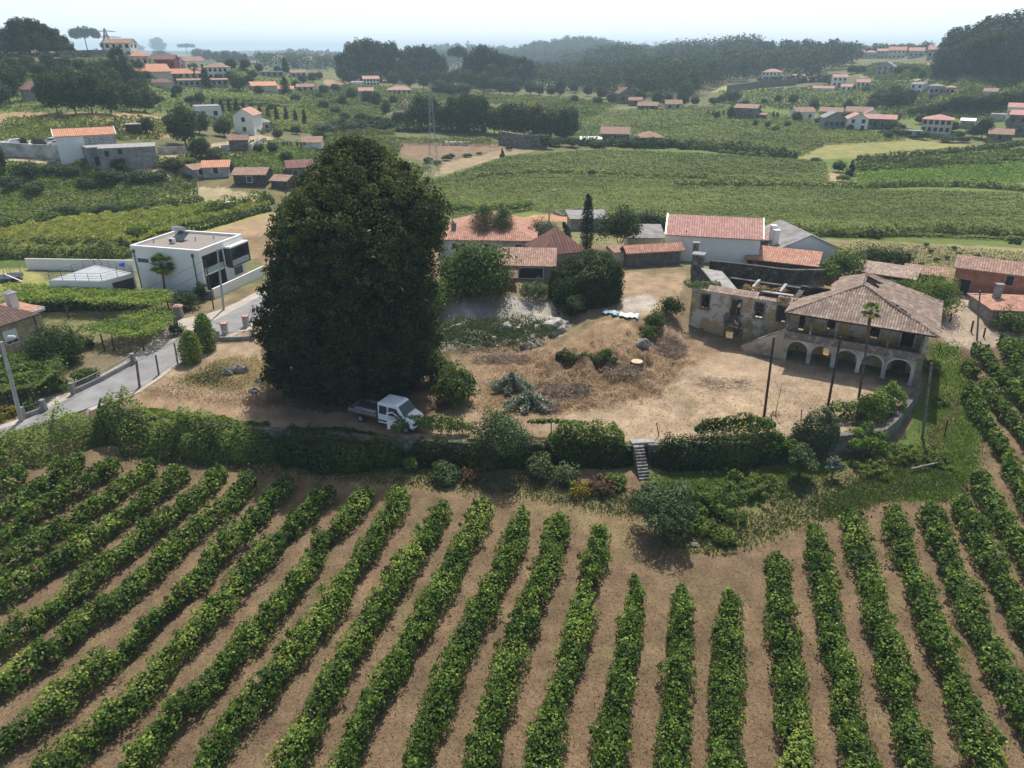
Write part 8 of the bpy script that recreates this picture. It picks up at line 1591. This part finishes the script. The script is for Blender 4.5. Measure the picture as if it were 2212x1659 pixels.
def scatter(name, label, polys, n, size, height, mat, v0=.5, vs=.18, upn=.8, lines=None, kindz='stuff', patch=.05, vert=False, asp=.75):
    """leaves strewn over a field; denser where nearer; size is metres per metre of distance"""
    out = []
    for poly, sh in polys:
        poly = np.array(poly, float); k = int(n * sh * 1.6); mn, mx = poly.min(0), poly.max(0); got = []; tot = 0
        while tot < n * sh:
            q = rng.uniform(mn, mx, (k, 2)); q = q[inpoly(q[:, 0], q[:, 1], poly)]; got.append(q); tot += len(q)
            if not len(q): break
        q = np.concatenate(got)[:int(n * sh)]; q = q + rng.normal(size=q.shape) * (np.array((14, 5)) if size > .02 else np.array((4, 1.0))); p, ok = hits(q[:, 0], q[:, 1], height * .5); out.append(p[ok])
    p = np.concatenate(out); d = np.hypot(p[:, 0], p[:, 1]); sz = size * d if size < .02 else np.full(len(p), size)
    if lines is not None:
        a, spc = lines; c, s = math.cos(a), math.sin(a); u = p[:, 0] * c + p[:, 1] * s; w = -p[:, 0] * s + p[:, 1] * c; w = np.round(w / spc) * spc + rng.normal(size=len(p)) * spc * .13
        p[:, 0] = u * c - w * s; p[:, 1] = u * s + w * c; p[:, 2] = zat(p[:, 0], p[:, 1])
    b = vnoise(p[:, 0], p[:, 1], 2.2 / (d.mean() * .02), 3); p[:, 2] += height * (.35 + .65 * b) * rng.uniform(.55, 1, len(p))
    nn = rng.normal(size=(len(p), 3)) * .6 + np.array((0, 0, upn)); 
    if vert: nn[:, 2] *= .25
    ob = link(name, leafmesh(name, p, nn, sz, aspect=asp, v=v0 + (vnoise(p[:, 0], p[:, 1], patch, 7) - .5) * .4 + (vnoise(p[:, 0] * .35, p[:, 1], patch * 2, 17) - .5) * .3 + (b - .5) * .35 + rng.normal(size=len(p)) * vs), M[mat]); return tag(ob, label, kind=kindz)
scatter('vineyard_canopy', 'wide vine covered plain beyond the hamlet', [([(860,440),(900,392),(950,385),(1100,336),(1300,322),(1500,330),(1780,348),(1790,398),(1500,388),(1300,380),(1010,386)], .4), ([(850,500),(880,430),(1000,388),(1300,382),(1500,392),(1850,408),(2212,416),(2212,515),(1950,506),(1650,505),(1420,494),(1150,450)], .6)], 190000, .0013, 1.0, 'canopy_leaf', .45, upn=1.8, vs=.14)
scatter('vineyard_canopy', 'vines and meadows of the right part of the plain', [([(1250,240),(1560,228),(1780,262),(1960,300),(1780,310),(1720,338),(1600,325),(1450,305),(1250,300)], 1)], 44000, .0013, 1.2, 'canopy_leaf', .5, upn=1.3)
scatter('corn_field', 'bright yellow green corn field on the left', [([(-20,545),(-20,498),(60,485),(200,466),(330,452),(440,440),(580,440),(400,482),(280,518),(180,536),(60,538)], 1)], 30000, .0019, 1.7, 'corn_leaf', .5, vert=True)
scatter('vineyard_terraces', 'bright vineyard terraces behind the cypress row', [([(445,207),(760,209),(830,234),(600,226),(445,220)], .4), ([(460,230),(830,240),(830,258),(760,262),(600,250),(460,236)], .4), ([(560,250),(700,262),(780,275),(700,285),(600,278)], .2)], 34000, .0014, 1.5, 'canopy_leaf', .75, upn=1.3)
scatter('green_field', 'bright green grass field on the right', [([(1855,398),(1850,373),(2212,347),(2240,347),(2240,392)], 1)], 16000, .0013, .3, 'field_grass', .45, upn=1.5)
scatter('striped_vineyard', 'vineyard with fine stripes above the bright green field', [([(1852,366),(1852,350),(2212,322),(2240,322),(2240,343)], 1)], 9000, .0018, 1.5, 'canopy_leaf', .35, lines=(.15, 3.2))
scatter('scrub', 'scrub and weeds on the left valley slopes', [([(-20,480),(-20,345),(340,372),(420,380),(430,420),(320,440),(100,470)], .3), ([(340,345),(620,388),(700,380),(700,310),(560,300)], .2), ([(700,290),(850,292),(860,345),(930,360),(870,420),(700,440)], .2), ([(-20,300),(340,300),(400,262),(280,250),(20,250)], .12), ([(0,240),(700,245),(700,200),(600,150),(250,120),(0,130)], .23)], 40000, .0015, .9, 'bramble_leaf', .62)
scatter('scrub', 'terraces, hedges and orchards on the far right slopes', [([(1560,225),(1560,195),(1700,190),(1900,175),(2000,175),(2212,172),(2240,250),(1960,255)], .7), ([(1840,150),(1900,135),(2000,140),(2030,165),(1900,172)], .3)], 24000, .0014, 1.4, 'canopy_leaf', .3)
scatter('scrub', 'hedges and gardens between the groves of the centre', [([(620,205),(760,180),(960,200),(1250,212),(1330,225),(1250,262),(1150,225),(960,215),(830,240),(700,262)], .7), ([(690,262),(850,258),(850,285),(700,292)], .2), ([(430,238),(560,248),(600,268),(570,285),(440,262)], .1), ([(700,290),(860,296),(1060,298),(1070,311),(870,306),(850,345),(700,340)], .15)], 36000, .0015, 2.0, 'canopy_leaf', .4)
scatter('meadow_weeds', 'dry meadow weeds behind the ruin on the right', [([(1850,520),(2240,545),(2240,590),(1950,570),(1840,540)], 1)], 5000, .0007, .3, 'weed_leaf', .5, vert=True)
for i, (px, py) in enumerate([(2010,542),(2022,560),(2045,556),(2070,548),(2085,555),(2110,552),(2140,560),(2165,562),(2190,565),(1990,570),(2060,535),(2000,528)]): T('pale_shrub', 'small dark weed tuft in the dry meadow on the right', px, py + 5, py - 7, 13, 'weed tufts in the dry meadow')
g_ = scatter('weeds', 'grey green weeds on the chalky ledge below the cliff', [([(948,745),(948,695),(1040,690),(1190,690),(1210,705),(1150,735),(1060,745)], 1)], 14000, .085, 1.7, 'weed_leaf', .35, vert=True)
scatter('grass', 'lush grass on the bank and the track right of the terrace', [([(1860,1040),(2000,950),(2010,860),(2000,760),(2015,738),(2070,740),(2125,900),(2115,1020),(2050,1085),(1920,1080),(1800,1120),(1760,1080)], .75), ([(1400,1020),(1880,975),(1700,1080),(1500,1090)], .25)], 44000, .06, .14, 'grass_blade', .55, vert=True)
scatter('weeds', 'low weeds on the bank between the terrace wall and the vineyard', [([(230,975),(850,1000),(1130,1030),(1400,1060),(1380,1120),(1100,1065),(800,1040),(300,1000)], .5), ([(1400,1060),(1640,1110),(1700,1050),(1960,1000),(2080,1030),(1900,1085),(1700,1150),(1560,1200),(1440,1180)], .5)], 15000, .09, .22, 'weed_leaf', .55, vert=True)
scatter('dry_grass', 'dry grass and straw between the vine rows', [([(0,1659),(2212,1659),(2212,1000),(1700,1130),(1400,1130),(1100,1060),(600,1010),(230,975),(0,1100)], 1)], 60000, .06, .05, 'dry_grass', .3, asp=.3, vs=.3)
scatter('dry_grass', 'dry tufts in the lot left of the big tree', [([(300,850),(480,770),(600,770),(620,880),(450,870)], .4), ([(1000,880),(1100,770),(1230,770),(1440,720),(1500,780),(1400,850),(1200,900)], .6)], 26000, .05, .14, 'dry_grass', .5)
scatter('weeds', 'green weeds around the rocks in the dry lot', [([(390,825),(470,785),(500,800),(480,835)], 1)], 1500, .07, .25, 'weed_leaf', .5, vert=True)
scatter('twig_litter', 'dead twigs and straw littering the yard and the brown mound', [([(1020,890),(1060,770),(1230,745),(1440,700),(1510,770),(1440,860),(1300,890)], .8), ([(1300,940),(1450,860),(1700,800),(1900,860),(1700,930)], .2)], 9000, .2, .1, 'dry_grass', .45, asp=.1, vs=.3)
hedge('ivy_ledge', 'curved ledge of green ivy on the brown mound', [G(1203,772), G(1240,785), G(1285,788), G(1318,765)], .5, 1.3, 'ivy_leaf', per=420, size=.09, v0=.6)
# ------------------------------------------------------------------ far woods that read as one mass
def woods(name, label, poly, n, hm, rm, per, mat, v0=.4, sz=None):
    poly = np.array(poly, float); mn, mx = poly.min(0), poly.max(0); q = rng.uniform(mn, mx, (n * 4, 2)); q = q[inpoly(q[:, 0], q[:, 1], poly)][:n]; p, ok = hits(q[:, 0], q[:, 1]); p = p[ok]
    d = np.hypot(p[:, 0], p[:, 1]); C = p.copy(); h = hm * rng.uniform(.7, 1.2, len(p)); L_ = Leaves()
    for f, rr in ((.45, 1.0), (.72, .85), (.95, .5)): c = C.copy(); c[:, 2] += h * f; L_.add(clumps(c, rm * rr * rng.uniform(.8, 1.2, len(p)), int(per * .75), 1.0, vbase=v0 + rng.normal(size=len(p)) * .14 + (f - .6) * .15, inner=.6))
    L_.a = [(t[0], t[1], np.clip(np.hypot(t[0][:, 0], t[0][:, 1]) * (sz or .00105), .4, 4), t[3]) for t in L_.a]
    return tag(L_.build(name, M[mat]), label, kind='stuff')
woods('forest', 'dark woods along the right ridge', [(1235,172),(1300,165),(1420,150),(1520,132),(1600,121),(1700,121),(1800,126),(1845,134),(1835,150),(1740,162),(1640,168),(1560,184),(1500,210),(1420,215),(1330,205),(1250,185)], 900, 15, 6, 60, 'eucalypt_leaf', .45)
woods('forest', 'wooded centre hill on the horizon', [(1100,140),(1130,118),(1180,108),(1230,98),(1300,102),(1360,118),(1400,128),(1390,150),(1300,152),(1200,150)], 900, 20, 11, 30, 'eucalypt_leaf', .45)
woods('forest', 'far hills along the horizon', [(750,140),(900,118),(960,108),(1000,104),(1060,115),(1110,122),(1120,150),(900,150)], 420, 18, 13, 24, 'eucalypt_leaf', .45)
woods('forest', 'far ridge right of the centre hill', [(1380,125),(1450,108),(1530,108),(1600,116),(1650,125),(1500,135),(1400,140)], 420, 18, 12, 24, 'eucalypt_leaf', .45)
woods('forest', 'conifer forest on the hill at the right edge', [(2015,165),(2035,128),(2075,105),(2110,92),(2160,80),(2215,68),(2260,65),(2260,172),(2120,172)], 620, 15, 4.6, 70, 'conifer_leaf', .45)
woods('forest', 'distant belt of trees behind the centre groves', [(1150,165),(1250,165),(1300,180),(1340,205),(1230,200),(1160,190)], 170, 12, 6, 45, 'eucalypt_leaf', .5)
woods('forest', 'wooded slope on the horizon left of the eucalyptus grove', [(540,145),(600,122),(650,115),(700,117),(745,124),(760,135),(760,160),(640,152)], 300, 11, 9, 24, 'eucalypt_leaf', .5)
woods('forest', 'tree line on the skyline at the right', [(1760,124),(1840,124),(1860,126),(2010,120),(2010,112),(1880,116),(1780,118)], 120, 9, 6, 30, 'eucalypt_leaf', .5)
grp('tall_tree', 'tall pine at the edge of the right hill forest', [(2035,168,104,34),(2050,170,100,36),(2068,168,92,40),(2020,166,118,24),(2085,166,86,40),(2105,166,76,44),(2130,166,70,44),(2160,166,66,44),(2190,168,58,46),(2212,168,52,46)], 'edge pines of the right hill forest', 'pine_tree')
grp('tall_tree', 'tall tree rising over the right ridge woods', [(1590,128,97,26),(1605,128,94,26),(1622,130,100,24),(1663,128,100,26),(1575,132,104,24),(1855,128,108,18),(1480,132,118,20),(1330,118,100,16),(1350,120,98,16)], 'tall trees over the ridge woods', 'eucalyptus_tree')
# far specks of villages: tiny houses on the horizon hills
for i in range(60):
    px, py = (rng.uniform(590, 745), rng.uniform(118, 152)) if i < 40 else (rng.uniform(1080, 1600), rng.uniform(112, 145))
    p, ok = hits([px], [py])
    if not ok[0] or np.hypot(p[0][0], p[0][1]) < 900: continue
    s = rng.uniform(5, 9); mb = MB(); mb.box(-s, s, -s*.7, s*.7, -2, s * .9); root = empty('distant_house', p[0], 'tiny pale house of the distant hill town' if i < 40 else 'tiny pale house scattered on the far wooded hills', 'house', rz=rng.uniform(-.4, .4), group='houses of the distant hill town' if i < 40 else 'houses on the far wooded hills')
    mb.build('wall', M['white_wall'], root); mb = MB(); h = s * .9; mb.prism([(-s*1.1,-s*.8,h),(s*1.1,-s*.8,h),(s*1.1,s*.8,h),(-s*1.1,s*.8,h)], [(-s*.6,-.1,h*1.6),(s*.6,-.1,h*1.6),(s*.6,.1,h*1.6),(-s*.6,.1,h*1.6)]); mb.build('roof', M['tile_rosy'], root)
# templates are no longer needed
for L_ in TM.values():
    for r in L_:
        for c in list(r.children): bpy.data.objects.remove(c)
        bpy.data.objects.remove(r)
# ------------------------------------------------------------------ haze
mb = MB(); mb.box(-6800, 6800, -120, 6900, float(GZ.min()) - 6, 88); hz = mb.build('haze', bpy.data.materials.new('haze')); tag(hz, kind='stuff')
hm_ = hz.data.materials[0]; hm_.use_nodes = True; hn = hm_.node_tree; hn.nodes.clear(); o_ = hn.nodes.new('ShaderNodeOutputMaterial'); pv = hn.nodes.new('ShaderNodeVolumePrincipled')
pv.inputs['Color'].default_value = (.66, .85, 1.0, 1); pv.inputs['Density'].default_value = .00027; pv.inputs['Anisotropy'].default_value = .2; hn.links.new(pv.outputs[0], o_.inputs['Volume'])
